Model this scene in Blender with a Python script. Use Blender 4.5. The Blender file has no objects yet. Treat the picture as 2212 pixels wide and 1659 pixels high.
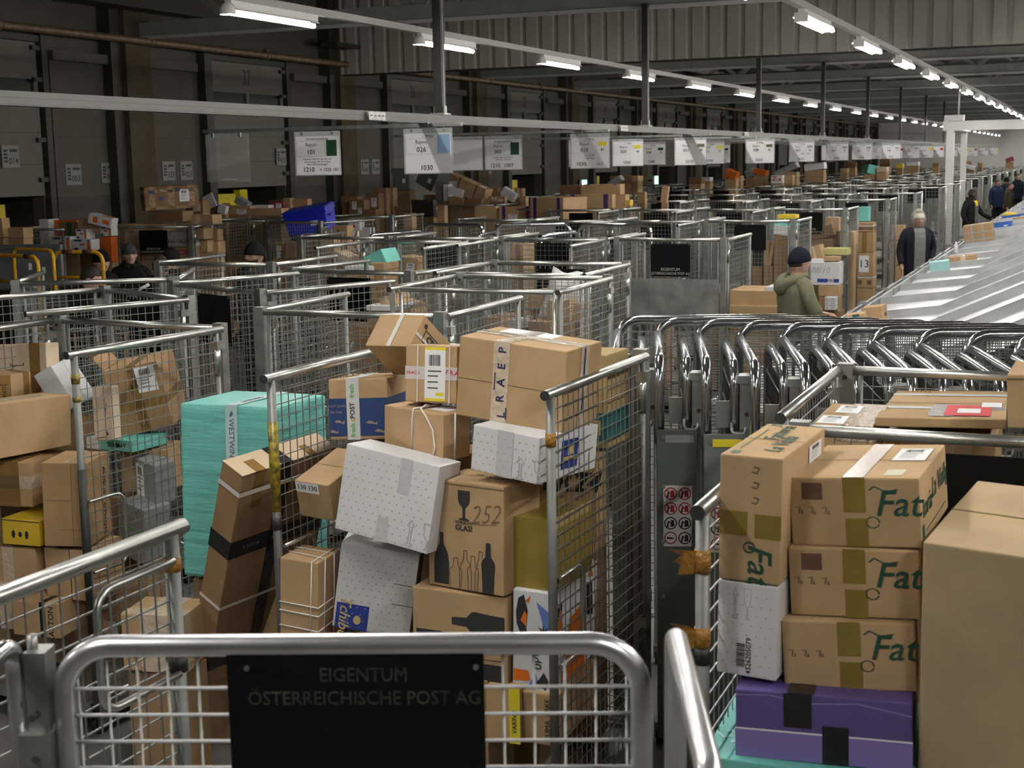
import bpy, bmesh, math, random
from mathutils import Vector, Matrix, Euler
random.seed(11)
SC = bpy.context.scene
COL = SC.collection
PI = math.pi
R = math.radians

# Coordinates below are written with z = 0 at an arbitrary level; the hall floor lies at ZF and the whole
# place is lifted by LIFT at the end so that the floor is at z = 0. One unit is 0.83 m.
ZF = -.36
LIFT = .36
SC.unit_settings.scale_length = .83
# ------------------------------------------------------------------ camera
YAW, PITCH, ROLL, FPX = .39493, .15675, -.018, 3030.0
def camera():
    fwd0 = Vector((-math.sin(YAW), math.cos(YAW), 0)); r0 = Vector((math.cos(YAW), math.sin(YAW), 0)); u0 = Vector((0, 0, 1))
    fwd = fwd0*math.cos(PITCH)-u0*math.sin(PITCH); up = u0*math.cos(PITCH)+fwd0*math.sin(PITCH)
    r = r0*math.cos(ROLL)+up*math.sin(ROLL); up = up*math.cos(ROLL)-r0*math.sin(ROLL)
    cd = bpy.data.cameras.new('camera'); c = bpy.data.objects.new('camera', cd); COL.objects.link(c)
    m = Matrix((r, up, -fwd)).transposed().to_4x4(); m.translation = (0, 0, 2.8+LIFT); c.matrix_world = m
    cd.sensor_fit = 'HORIZONTAL'; cd.sensor_width = 36; cd.lens = FPX/2212*36
    cd.clip_start = .05; cd.clip_end = 400
    cd.dof.use_dof = True; cd.dof.focus_distance = 8.0; cd.dof.aperture_fstop = 6.3
    SC.camera = c
camera()
SC.view_settings.view_transform = 'Standard'
SC.view_settings.look = 'None'
SC.view_settings.gamma = 1
SC.view_settings.exposure = 0.18
LAMP_W = 135.0
W = bpy.data.worlds.new('world'); SC.world = W; W.use_nodes = True
W.node_tree.nodes['Background'].inputs[0].default_value = (.9, .95, 1, 1)
W.node_tree.nodes['Background'].inputs[1].default_value = .004

# ------------------------------------------------------------------ materials
MATS = {}
def mat(name, col, rough=.6, metal=0., noise=0., nscale=8., bump=0., bscale=40., emit=None, estr=0., alpha=1., trans=0., rnd=0., stretch=(1, 1, 1), tint=False, spec=.5, bright=0.):
    if name in MATS: return MATS[name]
    m = bpy.data.materials.new(name); m.use_nodes = True; nt = m.node_tree; b = nt.nodes['Principled BSDF']
    L = nt.links.new; N = nt.nodes.new
    c4 = (*col, 1)
    b.inputs['Base Color'].default_value = c4; b.inputs['Roughness'].default_value = rough; b.inputs['Metallic'].default_value = metal
    b.inputs['Specular IOR Level'].default_value = spec
    if alpha < 1: b.inputs['Alpha'].default_value = alpha
    if trans: b.inputs['Transmission Weight'].default_value = trans
    if emit:
        b.inputs['Emission Color'].default_value = (*emit, 1); b.inputs['Emission Strength'].default_value = estr
    src = None
    if tint:
        oi = N('ShaderNodeObjectInfo'); src = oi.outputs['Color']
    if noise or bump:
        tc = N('ShaderNodeTexCoord'); mp = N('ShaderNodeMapping'); mp.inputs['Scale'].default_value = stretch
        L(tc.outputs['Object'], mp.inputs['Vector'])
    if noise:
        nz = N('ShaderNodeTexNoise'); nz.inputs['Scale'].default_value = nscale; nz.inputs['Detail'].default_value = 5
        L(mp.outputs[0], nz.inputs['Vector'])
        mr = N('ShaderNodeMapRange'); mr.inputs[1].default_value = .3; mr.inputs[2].default_value = .7
        mr.inputs[3].default_value = 1-noise; mr.inputs[4].default_value = 1+noise*.6
        L(nz.outputs[0], mr.inputs[0])
        mx = N('ShaderNodeMix'); mx.data_type = 'RGBA'; mx.blend_type = 'MULTIPLY'; mx.inputs[0].default_value = 1
        if src: L(src, mx.inputs[6])
        else: mx.inputs[6].default_value = c4
        L(mr.outputs[0], mx.inputs[7]); src = mx.outputs[2]
    if rnd:
        oi = N('ShaderNodeObjectInfo'); mr = N('ShaderNodeMapRange'); mr.inputs[3].default_value = 1-rnd; mr.inputs[4].default_value = 1+rnd
        L(oi.outputs['Random'], mr.inputs[0])
        mx = N('ShaderNodeMix'); mx.data_type = 'RGBA'; mx.blend_type = 'MULTIPLY'; mx.inputs[0].default_value = 1
        if src: L(src, mx.inputs[6])
        else: mx.inputs[6].default_value = c4
        L(mr.outputs[0], mx.inputs[7]); src = mx.outputs[2]
    if src: L(src, b.inputs['Base Color'])
    if bump:
        nz = N('ShaderNodeTexNoise'); nz.inputs['Scale'].default_value = bscale; nz.inputs['Detail'].default_value = 4
        L(mp.outputs[0], nz.inputs['Vector'])
        bp = N('ShaderNodeBump'); bp.inputs['Strength'].default_value = bump; bp.inputs['Distance'].default_value = .02
        L(nz.outputs[0], bp.inputs['Height']); L(bp.outputs[0], b.inputs['Normal'])
    MATS[name] = m
    return m
STEEL = mat('galvanised_steel', (.36, .37, .36), .42, .85, .25, 9, .12, 60, rnd=.12)
TUBE = mat('steel_tube', (.56, .57, .55), .33, .95, .22, 7, .06, 50)
WIRE = mat('wire', (.34, .35, .34), .42, .85)
POSTT = mat('dull_shaded_tube', (.20, .205, .20), .55, .7, .2, 8)  # matt uprights; shade from their dark surroundings is put into the colour
CHROME = mat('bright_zinc_tube', (.74, .76, .80), .15, 1., .18, 12, .04, 30)
SHEET = mat('zinc_sheet', (.40, .41, .40), .42, .85, .35, 5)
PLATE = mat('black_plate', (.004, .004, .0045), .6, spec=.12)
RUBBER = mat('black_rubber', (.012, .012, .012), .55)
WHITE = mat('white_print', (.75, .75, .75), .6)
BLACK = mat('black_print', (.02, .02, .022), .6)
PAPER = mat('white_paper', (.80, .80, .82), .55)
CARD = mat('cardboard', (.44, .29, .155), .78, noise=.16, nscale=3.5, bump=.25, bscale=6, tint=True, spec=.25)
CARD_IN = mat('cardboard_inside', (.16, .10, .055), .85)
SEAM = mat('cardboard_edge', (.13, .08, .04), .9)
TAPE_B = mat('brown_tape', (.24, .14, .045), .22, noise=.1, bump=.3, bscale=25)
TAPE_O = mat('olive_tape', (.235, .165, .03), .25, noise=.1)
TAPE_K = mat('black_tape', (.012, .012, .014), .3, bump=.3, bscale=30)
TAPE_C = mat('clear_tape', (.55, .45, .34), .12, bump=.5, bscale=30)
TAPE_P = mat('purple_tape', (.05, .025, .15), .3)
STRAP = mat('white_strap', (.68, .66, .62), .45)
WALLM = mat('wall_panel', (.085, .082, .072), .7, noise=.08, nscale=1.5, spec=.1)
DARKM = mat('dark_steel', (.035, .034, .032), .6)
CONC = mat('concrete', (.085, .07, .048), .85, noise=.2, nscale=2.5, spec=.1)
GREYP = mat('grey_paint', (.25, .25, .24), .55, noise=.12, nscale=3)
FLOORM = mat('floor_concrete', (.16, .155, .15), .6, noise=.25, nscale=.6)
YELLOW = mat('lorry_yellow', (.75, .60, .01), .45, noise=.08)
GLASSD = mat('dark_window', (.02, .022, .024), .12, noise=.1)

# ------------------------------------------------------------------ mesh builder
class MB:
    def __init__(s): s.v = []; s.f = []; s.m = []; s.s = []
    def face(s, pts, m=0, sm=False):
        i = len(s.v); s.v += [tuple(p) for p in pts]; s.f.append(tuple(range(i, i+len(pts)))); s.m.append(m); s.s.append(sm); return s
    def box(s, lo, hi, m=0, M=None):
        x0, y0, z0 = lo; x1, y1, z1 = hi
        P = [(x0, y0, z0), (x1, y0, z0), (x1, y1, z0), (x0, y1, z0), (x0, y0, z1), (x1, y0, z1), (x1, y1, z1), (x0, y1, z1)]
        if M: P = [tuple(M @ Vector(p)) for p in P]
        i = len(s.v); s.v += P
        for q in ((0, 3, 2, 1), (4, 5, 6, 7), (0, 1, 5, 4), (1, 2, 6, 5), (2, 3, 7, 6), (3, 0, 4, 7)):
            s.f.append(tuple(i+k for k in q)); s.m.append(m); s.s.append(False)
        return s
    def bar(s, a, b, w, m=0):
        """square-section wire from a to b"""
        return s.tube([a, b], w/2*1.25, 4, m, caps=True, sm=False)
    def tube(s, pts, r, n=10, m=0, caps=True, sm=True, hollow=0.):
        pts = [Vector(p) for p in pts]; k = len(pts)
        rr = r if hasattr(r, '__len__') else [r]*k
        t0 = (pts[1]-pts[0]).normalized()
        a = Vector((0, 0, 1)) if abs(t0.z) < .9 else Vector((1, 0, 0))
        u = t0.cross(a).normalized(); i0 = len(s.v); pt = t0
        for j in range(k):
            t = ((pts[min(j+1, k-1)]-pts[max(j-1, 0)])).normalized()
            q = pt.rotation_difference(t); u = (q @ u); u = (u-t*u.dot(t)).normalized(); w = t.cross(u); pt = t
            for e in range(n):
                an = 2*PI*(e+.5)/n
                s.v.append(tuple(pts[j]+(u*math.cos(an)+w*math.sin(an))*rr[j]))
        for j in range(k-1):
            for e in range(n):
                a_ = i0+j*n+e; b_ = i0+j*n+(e+1) % n
                s.f.append((a_, b_, b_+n, a_+n)); s.m.append(m); s.s.append(sm)
        if caps:
            s.f.append(tuple(i0+e for e in reversed(range(n)))); s.m.append(m); s.s.append(False)
            s.f.append(tuple(i0+(k-1)*n+e for e in range(n))); s.m.append(m); s.s.append(False)
        return s
    def lathe(s, prof, c=(0, 0, 0), n=14, m=0, sm=True):
        i0 = len(s.v)
        for r, z in prof:
            for e in range(n):
                an = 2*PI*e/n; s.v.append((c[0]+r*math.cos(an), c[1]+r*math.sin(an), c[2]+z))
        for j in range(len(prof)-1):
            for e in range(n):
                a_ = i0+j*n+e; b_ = i0+j*n+(e+1) % n
                s.f.append((a_, b_, b_+n, a_+n)); s.m.append(m); s.s.append(sm)
        return s
    def mesh(s, name, mats):
        me = bpy.data.meshes.new(name); me.from_pydata(s.v, [], s.f)
        for x in mats: me.materials.append(x)
        me.polygons.foreach_set('material_index', s.m); me.polygons.foreach_set('use_smooth', s.s); me.update()
        return me
def fillet(pts, rad, seg=5):
    pts = [Vector(p) for p in pts]; out = [pts[0]]
    for i in range(1, len(pts)-1):
        a, b, c = pts[i-1], pts[i], pts[i+1]; u = (a-b).normalized(); w = (c-b).normalized()
        ang = u.angle(w); d = min(rad/math.tan(ang/2), .49*(a-b).length, .49*(c-b).length); rr = d*math.tan(ang/2)
        bis = (u+w).normalized(); ce = b+bis*(rr/math.sin(ang/2)); p0 = b+u*d; p1 = b+w*d
        v0 = p0-ce; v1 = p1-ce; th = v0.angle(v1); ax = v0.cross(v1).normalized()
        for k in range(seg+1): out.append(ce+Matrix.Rotation(th*k/seg, 3, ax) @ v0)
    out.append(pts[-1]); return out
def tag(o, label=None, cat=None, group=None, kind=None):
    if label: o['label'] = label
    if cat: o['category'] = cat
    if group: o['group'] = group
    if kind: o['kind'] = kind
    return o
def ob(name, me, parent=None, loc=None, rot=None):
    o = bpy.data.objects.new(name, me); COL.objects.link(o)
    if parent: o.parent = parent
    if loc is not None: o.location = loc
    if rot is not None: o.rotation_euler = rot
    return o
def part(name, mb, mats, parent=None, loc=None, rot=None):
    return ob(name, mb.mesh(name, mats if isinstance(mats, (list, tuple)) else [mats]), parent, loc, rot)
def thing(name, label, cat, loc=(0, 0, 0), rz=0, group=None):
    o = ob(name, None, None, loc, (0, 0, rz)); o.empty_display_size = .1
    return tag(o, label, cat, group)
TXT = {}
def text_mesh(s, size, m, align='CENTER', shear=0., ext=.0006, sx=1., bold=0.):
    k = (s, round(size, 4), m.name, align, shear, sx, bold)
    if k not in TXT:
        cu = bpy.data.curves.new('lettering', 'FONT'); cu.body = s; cu.size = size; cu.align_x = align; cu.align_y = 'CENTER'
        cu.shear = shear; cu.extrude = ext; cu.offset = bold*size; cu.resolution_u = 2
        o = bpy.data.objects.new('t', cu); COL.objects.link(o)
        dg = bpy.context.evaluated_depsgraph_get(); me = bpy.data.meshes.new_from_object(o.evaluated_get(dg))
        bpy.data.objects.remove(o); me.name = 'lettering'; me.materials.clear(); me.materials.append(m)
        if sx != 1:
            for v in me.vertices: v.co.x *= sx
        TXT[k] = me
    return TXT[k]
ORD = ['first', 'second', 'third', 'fourth', 'fifth', 'sixth', 'seventh', 'eighth', 'ninth', 'tenth', 'eleventh', 'twelfth', 'thirteenth', 'fourteenth', 'fifteenth', 'sixteenth', 'seventeenth', 'eighteenth', 'nineteenth', 'twentieth', 'twenty-first', 'twenty-second', 'twenty-third', 'twenty-fourth', 'twenty-fifth', 'twenty-sixth', 'twenty-seventh', 'twenty-eighth', 'twenty-ninth', 'thirtieth', 'thirty-first', 'thirty-second', 'thirty-third', 'thirty-fourth']
# ------------------------------------------------------------------ hall shell
XW, YFAR, ZC = -17.5, 122.0, 7.4
DP, D0 = 8.19, 25.5           # dock door pitch, near edge of door 37
def shell():
    b = MB(); b.box((-24, -12, ZF-.2), (22, YFAR+2, ZF)); tag(part('floor', b, FLOORM), 'grey concrete hall floor', kind='structure')
    # trapezoidal roof deck, ribs along the hall
    b = MB(); x = -19.0
    prof = []
    while x < 22: prof += [(x, ZC), (x+.5, ZC), (x+.6, ZC+.2), (x+1.1, ZC+.2)]; x += 1.2
    for (xa, za), (xb, zb) in zip(prof, prof[1:]): b.face([(xa, -12, za), (xb, -12, zb), (xb, YFAR+2, zb), (xa, YFAR+2, za)])
    tag(part('ceiling', b, mat('roof_deck', (.16, .155, .14), .7)), 'dark trapezoidal steel roof deck', kind='structure')
    # left dock wall with an opening per door
    b = MB(); y = -12.0
    for k in range(-4, 12):
        y0 = D0+DP*k; y1 = y0+2.95
        b.box((XW-.25, y, ZF), (XW, y0, ZC)); b.box((XW-.25, y0, 5.05), (XW, y1, ZC)); y = y1
    b.box((XW-.25, y, ZF), (XW, YFAR, ZC))
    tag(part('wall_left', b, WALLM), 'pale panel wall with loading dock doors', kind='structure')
    b = MB(); b.box((XW, YFAR, ZF), (22, YFAR+.3, ZC)); tag(part('wall_far', b, mat('far_wall', (.80, .80, .78), .7)), 'light end wall of the hall', kind='structure')
    b = MB(); b.box((20, -12, ZF), (20.3, YFAR, ZC)); tag(part('wall_right', b, WALLM), 'right hall wall', kind='structure')
    b = MB(); b.box((-18, -12.3, ZF), (20.3, -12, ZC)); tag(part('wall_back', b, WALLM), 'back hall wall', kind='structure')
    # wall furniture per bay
    for k in range(-2, 12):
        y0 = D0+DP*k; n = 37-k
        vis = k >= -1
        # blank panels with a head ledge
        b = MB()
        for a0, a1 in ((3.25, 4.75), (5.85, 7.55)):
            b.box((XW, y0+a0, ZF+.1), (XW+.08, y0+a1, 4.75)); b.box((XW, y0+a0-.05, 4.75), (XW+.22, y0+a1+.05, 4.92))
            for z in (1.2, 2.3, 3.4): b.box((XW+.075, y0+a0, z), (XW+.083, y0+a1, z+.012), 1)
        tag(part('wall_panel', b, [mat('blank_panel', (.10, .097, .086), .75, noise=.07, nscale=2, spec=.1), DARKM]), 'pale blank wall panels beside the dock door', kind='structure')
        b = MB(); b.box((XW, y0+5.0, ZF), (XW+.42, y0+5.75, ZC)); tag(part('column', b, CONC), 'concrete wall column', kind='structure')
        b = MB(); b.box((XW, y0+4.72, ZF), (XW+.3, y0+5.0, ZC)); tag(part('drain_shaft', b, DARKM), 'black drain shaft beside the column', kind='structure')
        b = MB(); b.box((XW, y0-.32, ZF), (XW+.2, y0-.06, 5.3)); b.box((XW, y0+3.0, ZF), (XW+.14, y0+3.14, 5.3)); b.box((XW, y0-.06, 5.05), (XW+.1, y0+3, 5.16))
        tag(part('door_frame', b, DARKM), 'dark steel dock door frame', kind='structure')
        # sectional door
        zb = [2.36, 2.36, 1.55, 2.4, 2.36, 2.5, 2.4, 2.2, 2.35, 2.36, 2.4, 2.3][(k+1) % 12] if k != 0 else 2.36
        if k == 1: zb = ZF+.05
        b = MB(); x0 = XW-.02; x1 = XW+.05
        segs = [(zb, 4.02), (4.40, 5.04)]
        for a0, a1 in segs: b.box((x0, y0, a0), (x1, y0+2.95, a1))
        z = zb+.55
        while z < 3.9: b.box((x1-.002, y0, z), (x1+.003, y0+2.95, z+.012), 1); z += .55
        for w0 in (0, 1.44, 2.85): b.box((x0, y0+w0, 4.02), (x1, y0+w0+.1, 4.40))
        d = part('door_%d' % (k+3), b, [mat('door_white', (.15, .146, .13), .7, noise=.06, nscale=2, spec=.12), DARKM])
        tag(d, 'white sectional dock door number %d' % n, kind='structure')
        b = MB(); b.box((XW-.01, y0+.1, 4.02), (XW+.01, y0+1.44, 4.40)); b.box((XW-.01, y0+1.54, 4.02), (XW+.01, y0+2.85, 4.40)); part('glazing', b, GLASSD, d)
        t = ob('door_number', text_mesh(str(n), .46, BLACK, sx=.72, bold=.02), d, (x1+.004, y0+1.47, 4.72), (PI/2, 0, PI/2))
        b = MB()
        for z in (4.9, 4.35, 3.3, 2.6): b.box((XW+.05, y0+2.8, z), (XW+.12, y0+3.06, z+.08)); b.box((XW+.05, y0-.05, z), (XW+.1, y0+.06, z+.06))
        part('hinge', b, DARKM, d)
        # dock tunnel and lorry behind
        b = MB(); b.box((XW-3.2, y0-.1, ZF), (XW-3.1, y0+3.05, 5)); b.box((XW-3.1, y0-.2, ZF), (XW-.25, y0-.02, 5)); b.box((XW-3.1, y0+2.97, ZF), (XW-.25, y0+3.15, 5)); b.box((XW-3.2, y0-.2, 5), (XW-.25, y0+3.1, 5.1))
        tag(part('dock_tunnel', b, DARKM), 'black dock shelter behind the door opening', kind='structure')
        if k != 1 and vis:
            a0, a1 = [(1.5, 2.3), (.25, 1.35), (0, 0), (.55, 1.6), (1.5, 1.75), (.2, .6)][k+1] if k < 5 else (.4, .9)
            t = thing('lorry_body', 'yellow lorry tail in the dock opening under door %d' % n, 'lorry', (XW-.3, y0+(a0+a1)/2, ZF), 0, 'lorries at the dock doors')
            b = MB(); h = (a1-a0)/2; b.box((-.6, -h, .95), (0, h, 2.58)); b.box((-.02, -h, 2.31), (.012, h, 2.325), 1); b.box((-.02, -h, 1.6), (.012, h, 1.615), 1); part('cargo_box', b, [YELLOW, DARKM], t)
            b = MB(); b.box((-.6, -h+.05, 0), (-.1, -h+.25, .95)); b.box((-.6, h-.25, 0), (-.1, h-.05, .95)); part('wheel', b, RUBBER, t)
            if k == 0:
                b = MB(); b.box((-.15, .7, .3), (.02, 1.0, 2.66)); part('tail_lift', b, mat('yellow_gloss', (.8, .68, .02), .2), t)
    # small number notices on the wall
    WHERE = {'014': 'on the dock door at the left edge', '003': 'left one on the blank panel beside the left edge door', '046': 'right one on the blank panel beside the left edge door', '133': 'left one between the column and door 37', '023': 'right one between the column and door 37', '012': 'on door 37', '008': 'right of door 37, half behind the Rayon 101 sign', '045': 'left one before door 36', '009': 'right one before door 36', '141': 'upper one before door 35', '037': 'lower one before door 35'}
    for y, z, s in ((19.4, 3.05, '014'), (21.0, 2.72, '003'), (22.0, 2.74, '046'), (23.9, 2.75, '133'), (24.5, 2.75, '023'), (28.2, 3.02, '012'), (29.3, 2.75, '008'), (32.2, 2.75, '045'), (32.8, 2.75, '009'), (40.2, 2.9, '141'), (40.2, 2.65, '037')):
        t = thing('wall_notice', 'paper notice reading %s, %s' % (s, WHERE[s]), 'notice', (XW+.1, y, z))
        b = MB(); b.box((-.02, -.21, -.19), (.0, .21, .19)); part('paper', b, mat('notice_paper', (.20, .20, .20), .6), t)
        ob('lettering', text_mesh(s, .16, BLACK, bold=.01), t, (.003, .06, -.08), (PI/2, 0, PI/2))
        b = MB()
        for i in range(4): b.box((0, -.17, -.1+i*.06), (.002, -.08, -.06+i*.06))
        b.box((0, -.02, .08), (.002, .17, .13)); part('barcode', b, BLACK, t)
    # exit signs
    for i, (y, z) in enumerate(((47.6, 1.95), (56.5, 1.95))):
        t = thing('exit_sign', 'green emergency exit sign on the dock wall, %s' % ('nearer one' if i == 0 else 'farther one'), 'sign', (XW+.55, y, z))
        b = MB(); b.box((-.04, -.28, -.2), (.04, .28, .2)); part('housing', b, mat('exit_housing', (.6, .62, .62), .5), t)
        b = MB(); b.box((.04, -.26, -.18), (.045, .26, .18)); part('panel', b, mat('exit_panel', (.2, .5, .4), .5, emit=(.45, .95, .75), estr=1.6), t)
        b = MB(); b.box((.046, -.22, -.14), (.05, -.02, .14)); part('door_symbol', b, mat('exit_white', (.9, .9, .9), .5, emit=(1, 1, 1), estr=2.5), t)
        b = MB(); b.box((-.55, -.03, -.03), (-.04, .03, .03)); part('bracket', b, DARKM, t)
    # pipe and cable trays on the dock wall
    b = MB(); b.tube([(XW+.6, -11, 5.2), (XW+.6, YFAR-1, 5.2)], .07, 10)
    y = -10
    while y < 120: b.tube([(XW+.6, y, 5.2), (XW+.6, y+.12, 5.2)], .09, 10); b.box((XW+.55, y, 5.27), (XW+.65, y+.05, 5.34)); y += 4.1
    tag(part('sprinkler_pipe', b, mat('rusty_pipe', (.17, .125, .075), .5, .3, noise=.3)), 'long brown pipe running along the dock wall', 'pipe')
    b = MB()
    for yy0, yy1, z in ((-11, 24.2, 5.75), (29.5, 33.5, 5.55), (39, 43, 5.5)):
        b.box((XW+.5, yy0, z), (XW+.95, yy1, z+.1)); y = yy0+.3
        while y < yy1: b.box((XW+.44, y, z+.08), (XW+.5, y+.05, z+.13)); y += 1.5
    tag(part('cable_tray', b, DARKM), 'dark cable trays high on the dock wall', 'cable tray')
    # cross trusses
    y = 22.9-16.2; i = 0
    while y < 118:
        b = MB(); b.box((-17.2, y-.14, 5.3), (20, y+.14, 5.56)); b.box((-17.2, y-.12, 6.9), (20, y+.12, 7.15)); b.box((-17, y-.19, 5.24), (20, y-.12, 5.3), 1)
        x = -17.0; s = 0
        while x < 19: b.bar((x, y, 5.5 if s else 6.95), (x+1.9, y, 6.95 if s else 5.5), .13); x += 1.9; s = 1-s
        tag(part('roof_truss', b, [GREYP, mat('conduit', (.42, .42, .42), .5)]), 'grey steel roof truss across the hall', kind='structure')
        y += 8.1; i += 1
    # smoke curtain of corrugated sheet
    b = MB(); x = -17.3; yb = 30.55
    prof = []
    while x < 20: prof += [(x, yb), (x+.25, yb), (x+.28, yb+.07), (x+.36, yb+.07)]; x += .39
    for (xa, ya), (xb, yb2) in zip(prof, prof[1:]): b.face([(xa, ya, 4.97), (xb, yb2, 4.97), (xb, yb2, 7.4), (xa, ya, 7.4)])
    b.box((-17.3, yb+.08, 4.93), (20, yb+.2, 5.0), 1)
    tag(part('smoke_curtain', b, [mat('curtain_sheet', (.40, .39, .355), .6, noise=.08, nscale=1.), DARKM]), 'corrugated grey sheet smoke curtain hanging below the roof', kind='structure')
    # lengthwise roof purlins and pipes seen beyond the curtain
    for x in (-15, -12, -9.4, -6, -3.2, 0, 3.2, 6.5):
        b = MB(); b.box((x-.07, 36, 6.2), (x+.07, YFAR, 6.4)); tag(part('roof_purlin', b, GREYP), 'grey lengthwise roof purlin', kind='structure')
    for y in (40.5, 42.6, 50.5, 58.9, 67, 75):
        b = MB(); b.tube([(-17, y, 5.75), (20, y, 5.75)], .07, 8); tag(part('ceiling_pipe', b, GREYP), 'grey cross pipe below the roof', kind='structure')
shell()

# ------------------------------------------------------------------ lighting rows
TUBE_L = mat('lamp_tube', (1, 1, 1), .4, emit=(1, .97, .90), estr=LAMP_W)
LAMPW = mat('lamp_white', (.85, .85, .83), .5)
def lamp_meshes():
    z = {}
    b = MB(); b.box((-.035, -.78, .02), (.035, .78, .09)); z['batten'] = b.mesh('batten', [LAMPW])
    b = MB()
    for s in (-1, 1):
        P = [(.03, .03), (.075, .014), (.092, .002)]
        for (xa, za), (xb, zb) in zip(P, P[1:]): b.face([(s*xa, -.76, za), (s*xb, -.76, zb), (s*xb, .76, zb), (s*xa, .76, za)])
    b.face([(-.08, .762, -.03), (.08, .762, -.03), (.05, .762, .06), (-.05, .762, .06)])
    z['reflector'] = b.mesh('reflector', [LAMPW])
    b = MB()
    for x in (-.055, .055): b.tube([(x, -.75, -.02), (x, .75, -.02)], .021, 8, caps=True)
    z['tube'] = b.mesh('fluorescent_tube', [TUBE_L])
    b = MB(); b.tube([(0, -.75, -.02), (0, .75, -.02)], .023, 10); z['tube1'] = b.mesh('fluorescent_tube', [TUBE_L])
    b = MB()
    for sx in (-1, 1):
        P = [(.03, .03), (.055, .012), (.066, .0)]
        for (xa, za), (xb, zb) in zip(P, P[1:]): b.face([(sx*xa, -.76, za), (sx*xb, -.76, zb), (sx*xb, .76, zb), (sx*xa, .76, za)])
    z['reflector1'] = b.mesh('reflector', [LAMPW])
    b = MB(); b.lathe([(.075, -.02), (.075, .03), (.05, .075), (0, .09)], (0, -.79, -.02), 14); z['cap1'] = b.mesh('end_cap', [LAMPW])
    b = MB(); b.box((-.07, -.8, -.045), (.07, -.755, .05)); z['cap'] = b.mesh('end_cap', [LAMPW])
    return z
LM = lamp_meshes()
def lamp_row(x, z, y0, dy, n, side, vis):
    b = MB(); b.box((-.04, y0-2, .09), (.04, min(y0+dy*n, YFAR-.3), .16))
    t = part('lighting_trunking', b, mat('trunking', (.40, .40, .39), .5), None, (x, 0, z)); tag(t, 'long grey lighting trunking %s' % side, 'lighting rail')
    for i in range(n):
        y = y0+i*dy
        if y > YFAR-1: break
        l = thing('ceiling_lamp', 'lit %s tube lamp %s, %s from the camera end' % ('single' if vis == 2 else 'twin', side, ORD[i]), 'lamp', (x, y, z), 0, 'tube lamps %s' % side)
        q = '' if vis < 2 else '1'
        for k, nm in (('batten', 'batten'), ('reflector'+q, 'reflector'), ('tube'+q, 'fluorescent_tube'), ('cap'+q, 'end_cap')): ob(nm, LM[k], l)
lamp_row(-7.42, 4.22, 12.0-3*3.95, 3.95, 31, 'over the sign rail', 2)
lamp_row(-2.9, 4.22, 15.65-4*3.78, 3.78, 33, 'over the conveyor edge', 1)
lamp_row(1.7, 4.22, .5, 3.78, 14, 'right of the conveyor', 0)
# drop rods of the trunking
# ------------------------------------------------------------------ sign rail
RX = -6.95
b = MB(); b.box((-.05, 3, 3.245), (.05, 112, 3.345)); b.box((-.056, 3, 3.262), (-.05, 112, 3.275)); b.box((.05, 3, 3.255), (.056, 112, 3.27)); b.box((.05, 3, 3.30), (.056, 112, 3.325))
rail = tag(part('sign_rail', b, mat('aluminium', (.12, .12, .118), .45, .6, noise=.1, nscale=3, stretch=(1, .2, 1)), None, (RX, 0, 0)), 'long aluminium rail carrying the hanging district signs', 'rail')
for y in (13.0, 21.2, 29.5):
    b = MB(); b.box((.05, -.18, 3.25), (.09, .18, 3.335)); [b.lathe([(.0, .012), (.014, .012), (.014, 0)], (.09, -.13+i*.085, 3.29)) for i in range(4)]; part('splice_plate', b, STEEL, rail, (0, y, 0))
for i, y in enumerate((14.7, 22.6, 31.0, 38.8, 46.8, 54.9, 63.2, 71)):
    t = thing('hanging_post', 'dark vertical strut holding up the sign rail, %s from the camera' % ORD[i], 'post', (RX, y, 3.345), 0, 'struts of the sign rail')
    b = MB(); b.box((-.05, -.05, 0), (.05, .05, 1.97 if y > 16 else 3.5)); b.box((.05, -.012, 0), (.053, .012, 1.9), 1); part('strut', b, [mat('strut', (.045, .045, .045), .45, .5), mat('strut_slot', (.2, .2, .2), .4, .6)], t)
    b = MB(); b.box((-.09, -.09, 0), (.09, .09, .02)); b.box((-.07, -.03, .02), (.07, .03, .1)); part('foot_bracket', b, STEEL, t)
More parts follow.
